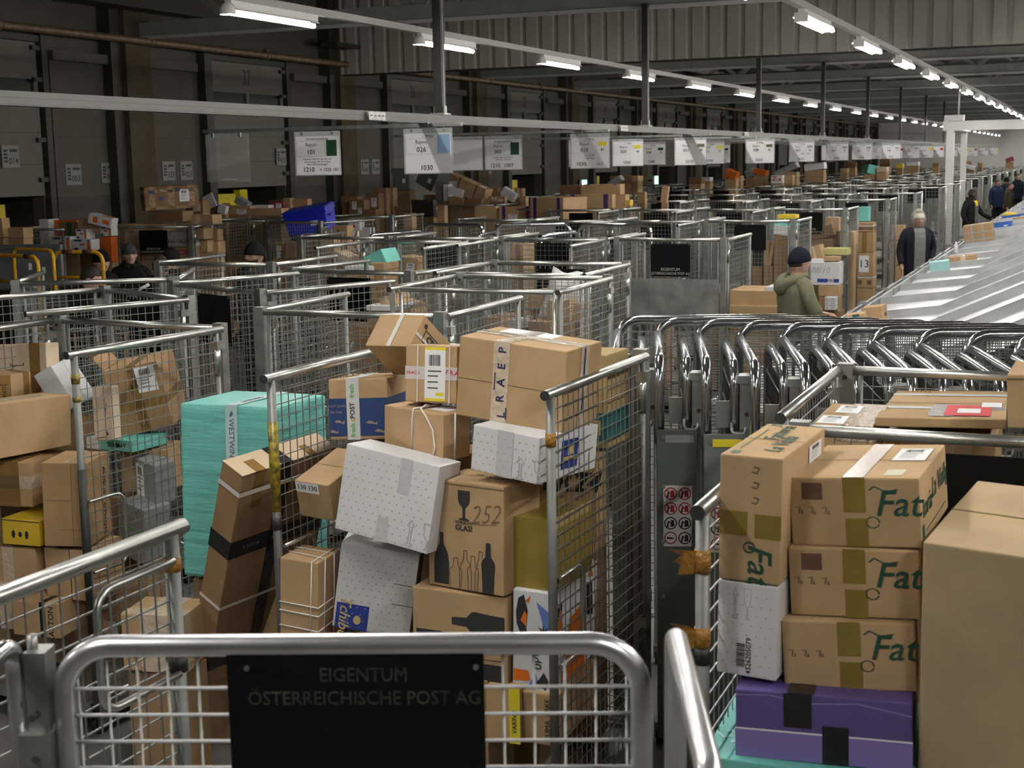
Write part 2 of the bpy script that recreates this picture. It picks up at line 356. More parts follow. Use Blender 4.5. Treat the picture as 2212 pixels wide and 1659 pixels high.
# ------------------------------------------------------------------ signs on the rail
SIGNM = mat('sign_paper', (.70, .70, .72), .5); HOLD = mat('sign_holder', (.40, .41, .42), .3)
GRN = mat('sign_green', (.01, .045, .02), .5); YEL = mat('sign_yellow', (.75, .62, .03), .5); BLU = mat('sign_blue', (.28, .42, .62), .5); OLV = mat('sign_olive', (.12, .12, .06), .5); REDM = mat('sign_red', (.45, .01, .02), .5); GRY = mat('sign_grey', (.35, .36, .38), .5)
def sign(x, y, z, head, num, foot, badge=None, extra=(), ft2='', label='', scale=1.0, arm=True):
    """z = top of the holder"""
    t = thing('hanging_sign', label, 'sign', (x, y, z), 0, 'district signs on the rail')
    w, h = .60, .50
    b = MB(); b.box((-w/2, 0, -h), (w/2, .006, 0)); part('holder', b, HOLD, t)
    b = MB(); b.box((-w/2+.02, -.004, -h+.01), (w/2-.012, 0, -.055))
    part('paper', b, SIGNM, t)
    def tx(s, u, v, size, m=BLACK, sh=0, bold=0., al='CENTER'):
        if s: ob('lettering', text_mesh(s, size, m, al, sh, bold=bold), t, (u, -.0055, v), (PI/2, 0, 0))
    def rect(u0, v0, u1, v1, m, nm):
        b = MB(); b.box((u0, -.0062, v0), (u1, -.004, v1)); part(nm, b, m, t)
    if num:
        tx(head, 0, -.085, .042, BLACK, .25); tx('Rayon', -.08, -.15, .058); tx(num, -.08, -.235, .078, bold=.014)
        b = MB()
        for q in ((-.27, -.112, .10, -.109), (-.27, -.283, .27, -.28), (-.27, -.283, -.267, -.112), (.10, -.283, .103, -.112)): b.box((q[0], -.0056, q[1]), (q[2], -.004, q[3]))
        part('ruled_frame', b, GRY, t)
        if badge:
            k = badge[0]
            if k == 'tor': rect(.13, -.18, .26, -.12, badge[2], 'badge'); tx('Tor', .195, -.15, .05); tx(badge[1], .195, -.235, .062, bold=.012)
            elif k == 'grn': rect(.12, -.28, .255, -.10, GRN, 'badge')
            elif k == 'grnnum': rect(.13, -.19, .25, -.13, GRN, 'badge'); tx(badge[1], .195, -.235, .055, bold=.012)
            elif k == 'blu':
                rect(.12, -.275, .27, -.07, BLU, 'badge')
                for i, s in enumerate(('Feinsorter', 'Stirnseite', 'Links')): tx(s, .195, -.12-i*.045, .03)
        v = -.315
        for s, sz in extra: tx(s, 0, v, sz); v -= sz*1.15
        tx(foot, -.02 if not ft2 else -.12, -.435, .078, bold=.014); tx(ft2, .15, -.437, .055, bold=.008 if '+' in ft2 else 0)
    b = MB()
    for u in (-.2, .2): b.tube([(u, .003, .03), (u, .003, -.03)], .006, 5); b.box((u-.015, -.01, -.035), (u+.015, .012, -.02))
    part('hook', b, STEEL, t)
    return t
def sign_arm(y, x0, x1, which):
    b = MB(); b.box((x0, y-.02, 3.205), (x1, y+.02, 3.243)); b.box((-7.02, y-.03, 3.2), (-6.88, y+.03, 3.25))
    part('cross_arm', b, STEEL, rail, (-RX, 0, 0))
T40 = ('tor', '40', YEL)
def signs():
    A = [
     (-8.31, 14.25, 3.19, 'Sonderzustellung', '101', '1210', ('grn',), (('Retouren: 1005 437, 421, 401, 432', .026), ('Systemlogistik, DM, DocteGusto', .026), ('keine EMS-Sendungen!', .03)), '+ 1020 101', 'white sign Rayon 101 with dark green square, hung under the near rail end'),
     (-6.9, 14.25, 3.19, '1. Welle', '026', '1030', ('blu',), (), '', 'large white sign Rayon 026 with light blue square'),
     (-8.75, 19.3, 3.19, '', '', '', None, (), '', 'blank sign half hidden behind the Rayon 026 sign'),
     (-8.12, 19.3, 3.19, 'Sonderzustellung', '002', '1210,  1007', ('grn',), (('Retouren für Yves Rocher', .03), ('1005 425 u. 4005 400', .028)), '', 'white sign Rayon 002 with dark green square'),
     (-6.77, 19.3, 3.19, '1. Welle', '010', '1030,', ('tor', '41', YEL), (('Fa. ACWK', .034), ('1005 V421', .034)), '1037', 'white sign Rayon 010 with yellow Tor 41 square'),
     (-8.9, 25.03, 3.19, '', '', '', None, (), '', 'blank sign half hidden behind the Rayon 010 sign'),
     (-8.04, 25.03, 3.19, '1. Welle', '020', '1030', T40, (), '', 'white sign Rayon 020 with yellow Tor 40 square'),
     (-9.07, 30.0, 3.19, '1. Welle', '098', '1090', ('grnnum', '34'), (), '', 'grey shaded sign Rayon 098 with small green square'),
     (-6.85, 25.03, 3.19, '2. Welle', '001', '1010', ('tor', '40', OLV), (), '', 'bright white sign Rayon 001 with olive Tor 40 square'),
     (-7.76, 30.0, 3.19, '1. Welle', '011', '1030', ('tor', '39', YEL), (), '', 'sign with yellow Tor 39 square half hidden behind Rayon 001'),
     (-9.0, 35.6, 3.19, '1. Welle', '090', '1090', ('grnnum', '33'), (), '1093', 'grey sign numbered 33 with green square, behind the Tor 39 sign'),
     (-6.4, 28.7, 3.19, '2. Welle', '008', '1010', ('tor', '40', OLV), (), '', 'white sign Rayon 008 with olive Tor 40 square'),
     (-6.5, 33.6, 3.19, '2. Welle', '003', '1010', ('tor', '38', GRY), (('            1004, 1015', .05),), '', 'white sign Rayon 003 with Tor 38'),
     (-7.5, 43.4, 3.19, '', '', '', None, (), '', 'blank sign peeking out left of the Rayon 047 sign'),
     (-6.58, 39.0, 3.19, '2. Welle', '047', '1010', ('tor', '38', GRY), (), '', 'white sign Rayon 047 with Tor 38'),
     (-6.59, 43.4, 3.19, '2. Welle', '007', '1010', ('tor', '37', GRY), (), '', 'white sign Rayon 007 with Tor 37'),
     (-7.18, 50.8, 3.19, '2. Welle', '017', '1010', None, (), '', 'grey sign Rayon 017 half hidden left of Rayon 048'),
     (-6.39, 48.4, 3.19, '2. Welle', '048', '1010', ('tor', '37', GRY), (), '', 'bright white sign Rayon 048'),
     (-6.47, 54.4, 3.19, '2. Welle', '045', '1010', ('tor', '36', GRY), (), '', 'white sign Rayon 045, smallest one with a readable number'),
    ]
    for a in A: sign(*a[:9], label=a[9])
    rows = sorted({14.25, 19.3, 25.03, 28.7, 30.0, 33.6, 35.6, 39.0, 43.4, 48.4, 50.8, 54.4})
    for i, y in enumerate(rows): sign_arm(y, -9.95 if y > 15 else -9.85, -6.48, ORD[i]+' from the camera')
    # acrylic holder with nothing in it
    t = thing('hanging_sign', 'empty clear acrylic sign holder left of the Rayon 101 sign', 'sign', (-9.53, 14.25, 3.19), 0, 'district signs on the rail')
    b = MB(); b.box((-.3, 0, -.56), (.3, .006, 0)); part('holder', b, mat('acrylic', (.35, .35, .34), .2, alpha=.35), t)
    b = MB(); b.box((-.1, -.004, -.54), (.12, 0, -.52)); part('label_strip', b, mat('label_strip', (.42, .4, .3), .5), t)
    b = MB()
    for u in (-.2, .18): b.box((u-.015, -.01, -.04), (u+.015, .01, .02))
    part('hook', b, STEEL, t)
    # far signs that carry no readable number
    i = 0
    for y, xs in ((59.5, (-6.5, -7.6, -8.9)), (64.8, (-6.6, -8.0)), (70, (-6.5, -7.7, -9.0)), (75.5, (-6.4, -8.0)), (82, (-6.5, -7.8)), (90, (-6.5, -8)), (99, (-6.5, -8))):
        b = MB(); b.box((-9.6, y-.02, 3.205), (-6.3, y+.02, 3.243)); part('cross_arm', b, STEEL, rail, (-RX, 0, 0))
        for j, x in enumerate(xs):
            t = thing('hanging_sign', 'tiny far hanging sign on the %s arm beyond Rayon 045, %s from the right' % (ORD[i], ORD[j]), 'sign', (x, y, 3.19), 0, 'district signs on the rail')
            b = MB(); b.box((-.3, 0, -.5), (.3, .006, 0)); part('holder', b, HOLD, t)
            b = MB(); b.box((-.28, -.006, -.49), (.288, 0, -.05)); part('paper', b, SIGNM, t)
            b = MB(); b.box((.12, -.01, -.2), (.26, -.006, -.1)); part('badge', b, (YEL, REDM, GRY)[(i+j) % 3], t)
            b = MB(); b.box((-.2, -.01, -.25), (0, -.006, -.2)); b.box((-.12, -.01, -.44), (.1, -.006, -.4)); part('lettering', b, GRY, t)
        i += 1
signs()

# ------------------------------------------------------------------ roll cages
CW, CD, CH = 1.42, 1.27, 2.21
def wires(b, ax, o, u0, u1, v0, v1, du=.058, dv=.062, r=.0031, m=0):
    """grid in the plane ax='x' (u = y) or 'y' (u = x); v = z; o = plane offset"""
    nu = max(1, round((u1-u0)/du)); nv = max(1, round((v1-v0)/dv))
    P = (lambda u, v, k=0: (o+k, u, v)) if ax == 'x' else (lambda u, v, k=0: (u, o+k, v))
    for i in range(nu+1):
        u = u0+(u1-u0)*i/nu; b.tube([P(u, v0), P(u, v1)], r*.85, 4, m, caps=False, sm=False)
    for i in range(nv+1):
        v = v0+(v1-v0)*i/nv; b.tube([P(u0, v, 2*r), P(u1, v, 2*r)], r, 4, m, caps=False, sm=False)
CM = {}
def cage_meshes():
    h = CH; x = CW/2; y = CD/2; z = {}
    b = MB(); b.box((-x+.03, -y+.02, .17), (x-.03, y-.02, .20)); b.box((-x, -y, .15), (-x+.04, y, .22)); b.box((x-.04, -y, .15), (x, y, .22)); b.box((-x, -y, .15), (x, -y+.04, .22)); b.box((-x, y-.04, .15), (x, y, .22))
    z['base'] = b.mesh('base_frame', [SHEET])
    b = MB(); b.box((-.05, -.05, .125), (.05, .05, .15)); b.box((-.035, -.045, .05), (-.028, .045, .13)); b.box((.028, -.045, .05), (.035, .045, .13))
    b.tube([(-.025, 0, .062), (.025, 0, .062)], .062, 14, 1); z['caster'] = b.mesh('caster', [STEEL, RUBBER])
    b = MB(); b.box((-.035, -.03, .2), (.035, .03, h+.012)); b.lathe([(0, .003), (.012, .003), (.012, 0)], (0, 0, h-.03)); b.tube([(.0, -.034, h-.05), (0, -.029, h-.05)], .012, 8, 1); b.box((-.042, -.036, .9), (.042, .036, .96)); b.box((-.01, -.032, .4), (.01, -.03, 1.6), 1)
    z['post'] = b.mesh('corner_post', [STEEL, DARKM])
    b = MB(); b.tube([(-x+.07, 0, h-.022), (x-.07, 0, h-.022)], .022, 10); b.tube([(-x+.1, 0, .24), (x-.1, 0, .24)], .013, 8)
    b.tube([(-x+.1, .0, h-.03), (-x+.1, 0, .24)], .014, 8, 1); b.tube([(x-.1, .0, h-.03), (x-.1, 0, .24)], .014, 8, 1)
    z['back'] = b.mesh('back_panel', [TUBE, POSTT])
    b = MB(); wires(b, 'y', 0, -x+.1, x-.1, .24, h-.03); z['backwire'] = b.mesh('wire_mesh', [WIRE])
    # side panel: rail along y, front post, rear hinge tube; the rail overhangs the front post
    b = MB(); b.tube([(0, -y-.045, h-.022), (0, y-.06, h-.022)], .0225, 12); b.tube([(0, -y+.01, h-.03), (0, -y+.01, .22)], .021, 10, 1); b.tube([(0, y-.11, h-.03), (0, y-.11, .22)], .016, 8, 1)
    b.tube([(0, -y+.01, .25), (0, y-.1, .25)], .013, 8)
    b.tube(fillet([(.03, -y+.02, 1.38), (.03, -y+.28, 1.38), (.03, -y+.28, .98), (.03, -y+.02, .98)], .06), .010, 6)
    b.box((-.026, y-.135, h-.14), (.026, y-.06, h-.09)); b.box((-.026, y-.135, .8), (.026, y-.06, .85)); b.tube([(0, y-.11, h-.1), (0, y-.11, h-.3)], .022, 8)
    z['side'] = b.mesh('side_panel', [TUBE, POSTT])
    b = MB(); wires(b, 'x', 0, -y+.03, y-.12, .25, h-.03); z['sidewire'] = b.mesh('wire_mesh', [WIRE])
    b = MB(); b.tube([(0, -y-.049, h-.022), (0, -y-.044, h-.022)], .0215, 12); b.lathe([(0.023, 0), (.023, -.012), (.0, -.012)], (0, 0, 0), 10) if 0 else None; z['cap'] = b.mesh('end_cap', [BLACK])
    b = MB(); b.box((-.25, -.004, -.2), (.25, .004, .2)); [b.tube([(u, -.008, v), (u, .008, v)], .006, 6, 1) for u in (-.235, .235) for v in (-.185, .185)]; z['plate'] = b.mesh('name_plate', [PLATE, STEEL])
    b = MB(); b.box((-x+.08, -.006, 0), (x-.08, .006, .5)); z['sheet'] = b.mesh('kick_sheet', [SHEET])
    b = MB(); b.tube([(-x+.06, 0, h-.03), (x-.06, 0, h-.03)], .019, 10); b.tube([(-x+.06, 0, h-.03), (-x+.06, 0, .3)], .014, 8); b.tube([(x-.06, 0, h-.03), (x-.06, 0, .3)], .014, 8); b.tube([(-x+.06, 0, .3), (x-.06, 0, .3)], .014, 8)
    wires(b, 'y', 0, -x+.06, x-.06, .3, h-.03, m=1); z['gate'] = b.mesh('front_gate', [TUBE, WIRE])
    # one-mesh version for the far rows
    b = MB()
    b.box((-x, -y, .15), (x, y, .22), 1)
    for sx in (-1, 1):
        b.tube([(sx*x, -y-.045, h-.022), (sx*x, y, h-.022)], .0225, 8); b.tube([(sx*x, -y+.01, h-.03), (sx*x, -y+.01, .1)], .021, 6); b.box((sx*(x-.04)-.035, y-.03, .1), (sx*(x-.04)+.035, y+.03, h), 1)
        wires(b, 'x', sx*x, -y+.03, y-.06, .25, h-.03, .09, .1, .0042, 4)
    b.tube([(-x, y, h-.022), (x, y, h-.022)], .022, 8); wires(b, 'y', y, -x, x, .25, h-.03, .09, .1, .0042, 4)
    b.box((-.25, y+.02, h-.47), (.25, y+.03, h-.06), 2)
    for sx in (-1, 1):
        for sy in (-1, 1): b.box((sx*(x-.1)-.03, sy*(y-.1)-.06, 0), (sx*(x-.1)+.03, sy*(y-.1)+.06, .15), 3)
    z['far'] = b.mesh('roll_cage', [TUBE, STEEL, PLATE, RUBBER, WIRE])
    return z
CM = cage_meshes()
def plate(root, x, y, z, rz=0, written=True, chalk=None, dark=1):
    p = ob('name_plate', CM['plate'], root, (x, y, z), (0, 0, rz))
    if written:
        m = mat('plate_lettering', (.42, .42, .42), .6)
        ob('lettering', text_mesh('EIGENTUM', .05, m), p, (0, -.0045, -.115), (PI/2, 0, 0))
        ob('lettering', text_mesh('ÖSTERREICHISCHE POST AG', .043, m, sx=.9), p, (0, -.0045, -.165), (PI/2, 0, 0))
    if chalk: ob('chalk_mark', text_mesh(chalk, .12, mat('chalk', (.35, .33, .31), .8), shear=.4), p, (-.13, -.0045, .05), (PI/2, 0, 0))
    return p
def post_wrap(root, side, z0, z1, m, nm, torn=0):
    b = MB(); x, y = side*CW/2, -CD/2+.01; b.tube([(x, y, z0), (x, y, (z0+z1)/2), (x, y, z1)], [.0235, .025, .0235], 10)
    if torn:
        for k in range(3): b.face([(x-.02, y-.02, z0+.02*k), (x-.07-.02*k, y-.01+.02*k, z0+.03*k-.01), (x-.05, y-.03, z0+.05+.01*k), (x-.01, y-.024, z1)])
    return part(nm, b, m, root)
CAGES = []
def cage(x, y, yaw, label, opts='', group='wire roll cages', z=ZF):
    """yaw 0 = open front towards the camera (-y). opts: g gate, p plate on the back seen from the front, P plate on the outer back, s kick sheet on the outer back, c black end caps, l no left side, r no right side, n plate without writing, k chalk 111"""
    t = thing('roll_cage', label, 'roll cage', (x, y, z), R(yaw), group); CAGES.append((x, y))
    X = CW/2; Y = CD/2
    ob('base_frame', CM['base'], t)
    for sx in (-1, 1):
        for sy in (-1, 1): ob('caster', CM['caster'], t, (sx*(X-.1), sy*(Y-.12), 0))
        ob('corner_post', CM['post'], t, (sx*(X-.035), Y-.03, 0))
    bk = ob('back_panel', CM['back'], t, (0, Y-.03, 0)); ob('wire_mesh', CM['backwire'], bk)
    for sx in (-1, 1):
        if (sx < 0 and 'l' in opts) or (sx > 0 and 'r' in opts): continue
        s = ob('side_panel', CM['side'], t, (sx*X, 0, 0)); ob('wire_mesh', CM['sidewire'], s); ob('end_cap', CM['cap'], s)
    if 'g' in opts: ob('front_gate', CM['gate'], t, (0, -Y+.04, 0))
    if 'p' in opts: plate(t, .02, Y-.06, CH-.27, 0, 'n' not in opts, '111' if 'k' in opts else None)
    if 'P' in opts: plate(t, -.02, Y+.005, CH-.27, PI, 'n' not in opts, '111' if 'k' in opts else None)
    if 's' in opts: ob('kick_sheet', CM['sheet'], t, (0, Y+.012, 1.21))
    return t
def far_cage(x, y, yaw, label):
    CAGES.append((x, y))
    o = ob('roll_cage', CM['far'], None, (x, y, ZF), (0, 0, R(yaw))); return tag(o, label, 'roll cage', 'wire roll cages')
def cages():
    t = cage(-2.79, 6.13, -2.5, 'galvanised roll cage in the middle, open front, heaped with parcels')
    post_wrap(t, -1, 1.55, 1.98, mat('yellow_label', (.26, .20, .02), .35, noise=.9, nscale=30), 'yellow_label_strip'); post_wrap(t, -1, 1.46, 1.52, RUBBER, 'black_tie'); post_wrap(t, 1, 1.96, 2.02, mat('orange_tape', (.32, .15, .02), .3, bump=.6, bscale=60), 'orange_tape')
    t = cage(-5.66, 6.66, -6, 'galvanised roll cage at left holding the leaning carton and white box')
    post_wrap(t, 1, .5, 1.56, RUBBER, 'black_sleeve'); post_wrap(t, 1, 2.03, 2.08, mat('yellow_label', (.26, .20, .02), .35, noise=.9, nscale=30), 'yellow_label_strip'); post_wrap(t, 1, 1.93, 1.96, mat('yellow_label', (.26, .20, .02), .35), 'yellow_label_strip')
    cage(-7.13, 8.50, -25, 'empty roll cage just behind the left parcel cage', 'pn')
    cage(-8.4, 10.5, 209, 'roll cage turned askew, behind the empty left cage, near yellow trolleys', 'P')
    cage(-8.3, 12.65, 181, 'roll cage in front of the men in black caps', '')
    cage(-6.36, 10.17, 155, 'roll cage set askew with a black plate, left of the closed mesh front cage', 'Pn')
    cage(-4.54, 8.7, 180, 'empty roll cage right behind the middle parcel cage', '')
    cage(-4.42, 10.5, 0, 'roll cage with closed mesh front, second behind the middle parcel cage', 'g')
    cage(-6.26, 11.96, 172, 'roll cage with chalk strokes on its black plate', 'Pk')
    cage(-4.76, 12.05, 0, 'roll cage with letters and cartons behind a black name plate', 'gp')
    # row of the man in green
    cage(-4.83, 17.3, 180, 'roll cage with zinc kick sheet left of the man in the olive hoodie', 'Ps')
    cage(-6.36, 17.3, 180, 'cage with blank black plate, left of the kick sheet cage', 'Pn')
    cage(-7.92, 17.3, 180, 'third cage from the conveyor in the row of the olive hoodie man', 'P')
    cage(-9.42, 17.35, 180, 'fourth cage from the conveyor in the row of the olive hoodie man', '')
    cage(-6.32, 15.92, 0, 'roll cage open to the front, left of the kick sheet cage', '')
    cage(-7.9, 15.3, 0, 'open roll cage with turquoise parcel, left of the blank plate cage', '')
    # left group near the dock wall
    cage(-14.83, 20.2, 194, 'packed roll cage by the dock wall with the black plate and cartons', 'P')
    cage(-12.8, 21.9, 164, 'roll cage under the blue crate', '')
    cage(-14.55, 22.6, 90, 'empty dark roll cage left of the blue crate cage', '')
    cage(-16.5, 19.5, 90, 'roll cage at far left with orange boxes', '')
    cage(-12.9, 24.2, 180, 'roll cage behind the blue crate with white boxes', '')
    cage(-9.5, 22.7, 180, 'roll cage under the purple taped cartons, left one', '')
    cage(-15.4, 31.9, 160, 'roll cage under the grey lidded crates', '')
    cage(-13.5, 30.6, 180, 'roll cage right of the grey lidded crates', '')
    cage(-11.0, 27.8, 165, 'roll cage with the big purple taped cartons', '')
    # rows behind: near ones with parts
    for r, y in enumerate((22.25, 27.1, 32.7)):
        for c, x in enumerate((-4.98, -6.5, -7.96, -9.5)):
            if r == 0 and c == 3: continue
            cage(x, y, 180, 'roll cage %s from the conveyor, %s row behind the olive hoodie man' % (ORD[c], ORD[r]), 'P' if (c+r) % 3 else 'Pn')
        for c, x in enumerate((-6.45, -7.95)):
            cage(x, y-1.32, 0, 'front-open cage, %s from conveyor, before %s row behind olive hoodie man' % (ORD[c], ORD[r]), '')
    ys = (38.1, 44.4, 49.0, 54.2, 59.4, 64.6, 70, 75.5, 81, 87, 93, 99.5, 106, 112)
    for r, y in enumerate(ys):
        n = 6 if y < 80 else 7
        for c in range(n):
            far_cage(-5.0-1.5*c+random.uniform(-.03, .03), y+random.uniform(-.1, .1), 180+random.uniform(-.8, .8), 'far roll cage %s from the conveyor, %s row behind the olive hoodie man' % (ORD[c], ORD[r+3]))
            if c in (1, 2) and y < 70: far_cage(-5.0-1.5*c+random.uniform(-.03, .03), y-1.42, random.uniform(-.8, .8), 'far front-open cage, %s from conveyor, before %s row behind olive hoodie man' % (ORD[c], ORD[r+3]))
    for i, (x, y) in enumerate(((-15.2, 37.6), (-14.4, 40.4), (-15.6, 44.5), (-14.4, 48.5), (-15.6, 53), (-14.6, 58), (-15.5, 63.5), (-14.6, 69), (-15.4, 77), (-14.4, 51), (-16, 86))):
        far_cage(x, y, random.choice((0, 90, 180))+random.uniform(-6, 6), 'far roll cage near the dock doors, %s one counted from the camera' % ORD[i])
    # cages on the right, foreground
    t = cage(-.28, 4.38, 0, 'foreground roll cage at right holding the boxes lettered Fat', 'pn')
    tp = mat('orange_tape', (.32, .15, .02), .3, bump=.6, bscale=60)
    post_wrap(t, -1, 2.0, 2.07, tp, 'torn_orange_tape', 1); post_wrap(t, -1, 1.78, 1.84, tp, 'torn_orange_tape', 1); post_wrap(t, -1, 1.73, 1.78, RUBBER, 'black_tie')
    cage(-.36, 5.87, 0, 'roll cage behind the lettered boxes with a wide flat carton', '')
cages()
# ------------------------------------------------------------------ nested trolleys of bright bent tube
def trolley_meshes():
    z = {}; h = 1.76; w = 1.15; d = 1.32; r = .027
    b = MB(); b.tube(fillet([(0, 0, -.24), (0, 0, h+.06), (w, 0, h+.06), (w, 0, -.24)], .12, 6), r, 12); b.tube([(0, 0, -.1), (w, 0, -.1)], .015, 8); z['back'] = b.mesh('back_frame', [CHROME])
    b = MB(); wires(b, 'y', 0, .03, w-.03, -.1, h+.03, .05, .05, .004); z['backwire'] = b.mesh('wire_mesh', [WIRE])
    b = MB(); b.tube(fillet([(0, -.06, -.21), (0, -.06, h), (0, -d, h), (0, -d, 1.32)], .13, 6), r, 12); b.tube([(0, -.06, 1.33), (0, -d, 1.33)], .014, 8); z['left'] = b.mesh('left_side_frame', [CHROME])
    b = MB(); wires(b, 'x', 0, -d+.03, -.09, .25, h-.04, .05, .05, .004); z['leftwire'] = b.mesh('wire_mesh', [WIRE])
    b = MB(); b.tube(fillet([(0, -.34, -.16), (0, -.34, h-.015), (0, -d+.02, h-.015), (0, -d+.02, 1.34)], .11, 6), r-.002, 12); z['right'] = b.mesh('right_side_frame', [CHROME])
    b = MB(); n = 18
    for i in range(n):
        y = -d+.10+i*(d-.5)/n; b.tube([(0, y, 1.0), (0, y, h-.1)], .0045, 4, sm=False)
    for v in (1.05, 1.25, 1.45, 1.6): b.tube([(-.01, -.36, v), (-.01, -d+.06, v)], .006, 5)
    z['rightwire'] = b.mesh('wire_mesh', [mat('dark_wire', (.12, .12, .12), .4, .8)])
    b = MB(); b.box((-.012, -d-.052, -.3), (.195, -d-.03, 1.40)); b.box((-.012, -d-.03, -.3), (.02, -d+.25, 1.38)); [b.tube([(u, -d-.058, v), (u, -d-.05, v)], .012, 8, 1) for u in (.02,) for v in (1.36, 1.1, .8, .5)]; z['deck'] = b.mesh('folded_deck', [mat('deck_grey', (.15, .17, .17), .5, .2, noise=.15, nscale=3), STEEL])
    b = MB(); b.box((.17, -d-.02, 1.42), (.235, -d+.06, 1.68)); b.tube(fillet([(.13, -d+.0, 1.45), (.13, -d-.03, 1.40), (.2, -d-.03, 1.40), (.2, -d, 1.45)], .02), .01, 6); b.tube([(.205, -d-.03, 1.5), (.205, -d-.018, 1.5)], .012, 8, 1); b.box((.16, -d-.03, 1.66), (.245, -d+.07, 1.70)); z['latch'] = b.mesh('latch', [SHEET, DARKM])
    b = MB(); b.box((.05, -d+.03, 1.42), (.16, -d+.045, 1.56)); z['flap'] = b.mesh('latch_plate', [SHEET])
    b = MB(); b.box((-.03, -.05, .05), (.03, .05, .13)); b.tube([(-.02, 0, .06), (.02, 0, .06)], .06, 12, 1); z['wheel'] = b.mesh('caster', [STEEL, RUBBER])
    return z
def pictogram_sheet(root, u, y, v):
    b = MB(); b.box((u-.075, y-.003, v-.165), (u+.075, y, v+.165)); s = part('pictogram_sheet', b, PAPER, root)
    bl = MB(); rd = MB()
    for i in range(2):
        for j in range(4):
            cx = u-.037+i*.074; cz = v+.122-j*.08; t = rd if (j < 2 or (j == 3 and i == 0)) else bl
            n = 16
            for k in range(n):
                a0, a1 = 2*PI*k/n, 2*PI*(k+1)/n; P = [(cx+q*math.cos(a), y-.004, cz+q*math.sin(a)) for q, a in ((.028, a0), (.034, a0), (.034, a1), (.028, a1))]; t.face(P)
            q = -1 if i else 1
            if not (j == 3 and i == 0):
                t.face([(cx-.002, y-.0045, cz-.02), (cx+.02, y-.0045, cz-.016), (cx+.018, y-.0045, cz+.016), (cx+.002, y-.0045, cz+.018)])
                if j < 2: rd.face([(cx-.024, y-.005, cz+.02), (cx-.02, y-.005, cz+.024), (cx+.024, y-.005, cz-.02), (cx+.02, y-.005, cz-.024)])
                bl.face([(cx-.022, y-.0046, cz-.022), (cx-.012, y-.0046, cz-.022), (cx-.006, y-.0046, cz+.012), (cx-.014, y-.0046, cz+.012)]); bl.face([(cx-.012, y-.0046, cz+.006), (cx+.006, y-.0046, cz-.004), (cx+.006, y-.0046, cz+.002), (cx-.012, y-.0046, cz+.012)])
            else: bl.face([(cx-.02, y-.0045, cz-.006), (cx+.022, y-.0045, cz-.006), (cx+.012, y-.0045, cz+.002), (cx-.02, y-.0045, cz+.006)])
    part('warning_symbol', rd, mat('picto_red', (.5, .01, .03), .5), s); part('symbol', bl, BLACK, s)
def nested():
    Z = trolley_meshes()
    # local frames turned 18 degrees; nested along x
    for k in range(11):
        x = -2.73+.262*k; y = 8.30-.035*k
        t = thing('nesting_trolley', 'bright bent-tube trolley, %s from the left in the nested row' % ORD[k], 'trolley', (x, y, 0), R(17), 'nested trolleys')
        bk = ob('back_frame', Z['back'], t); ob('wire_mesh', Z['backwire'], bk)
        l = ob('left_side_frame', Z['left'], t)
        r = ob('right_side_frame', Z['right'], t, (.145, 0, 0)); ob('wire_mesh', Z['rightwire'], r)
        if k < 8: ob('folded_deck', Z['deck'], t); ob('latch', Z['latch'], t); ob('latch_plate', Z['flap'], t)
        for u, v in ((0, -.05), (0, -1.28), (1.1, -.03)): ob('caster', Z['wheel'], t, (u, v, ZF))
        if k in (1, 2): pictogram_sheet(t, .095, -1.373, .94)
        if k in (1, 2, 3):
            b = MB(); b.box((.03, -1.376, 1.335), (.18, -1.372, 1.375)); part('paper_label', b, [GRY, YEL, GRY][k-1], t)
nested()
def loose_trolleys():
    Z = trolley_meshes()
    for k, (x, y, rz, lab) in enumerate(((-9.75, 19.95, -14, 'left one of three loose ones behind the olive hoodie man row'), (-8.5, 19.85, 12, 'middle one of three loose ones behind the olive hoodie man row'), (-7.15, 19.85, -4, 'right one of three loose ones behind the olive hoodie man row'))):
        t = thing('nesting_trolley', 'bright bent-tube trolley, '+lab, 'trolley', (x, y, 0), R(rz), 'loose bent-tube trolleys')
        bk = ob('back_frame', Z['back'], t, (0, 0, .04)); ob('wire_mesh', Z['backwire'], bk); ob('left_side_frame', Z['left'], t)
        if k: plate(t, .6, -.02, 1.50, 0, False)
        for u, v in ((0, -.05), (0, -1.28), (1.1, -.03)): ob('caster', Z['wheel'], t, (u, v, ZF))
loose_trolleys()

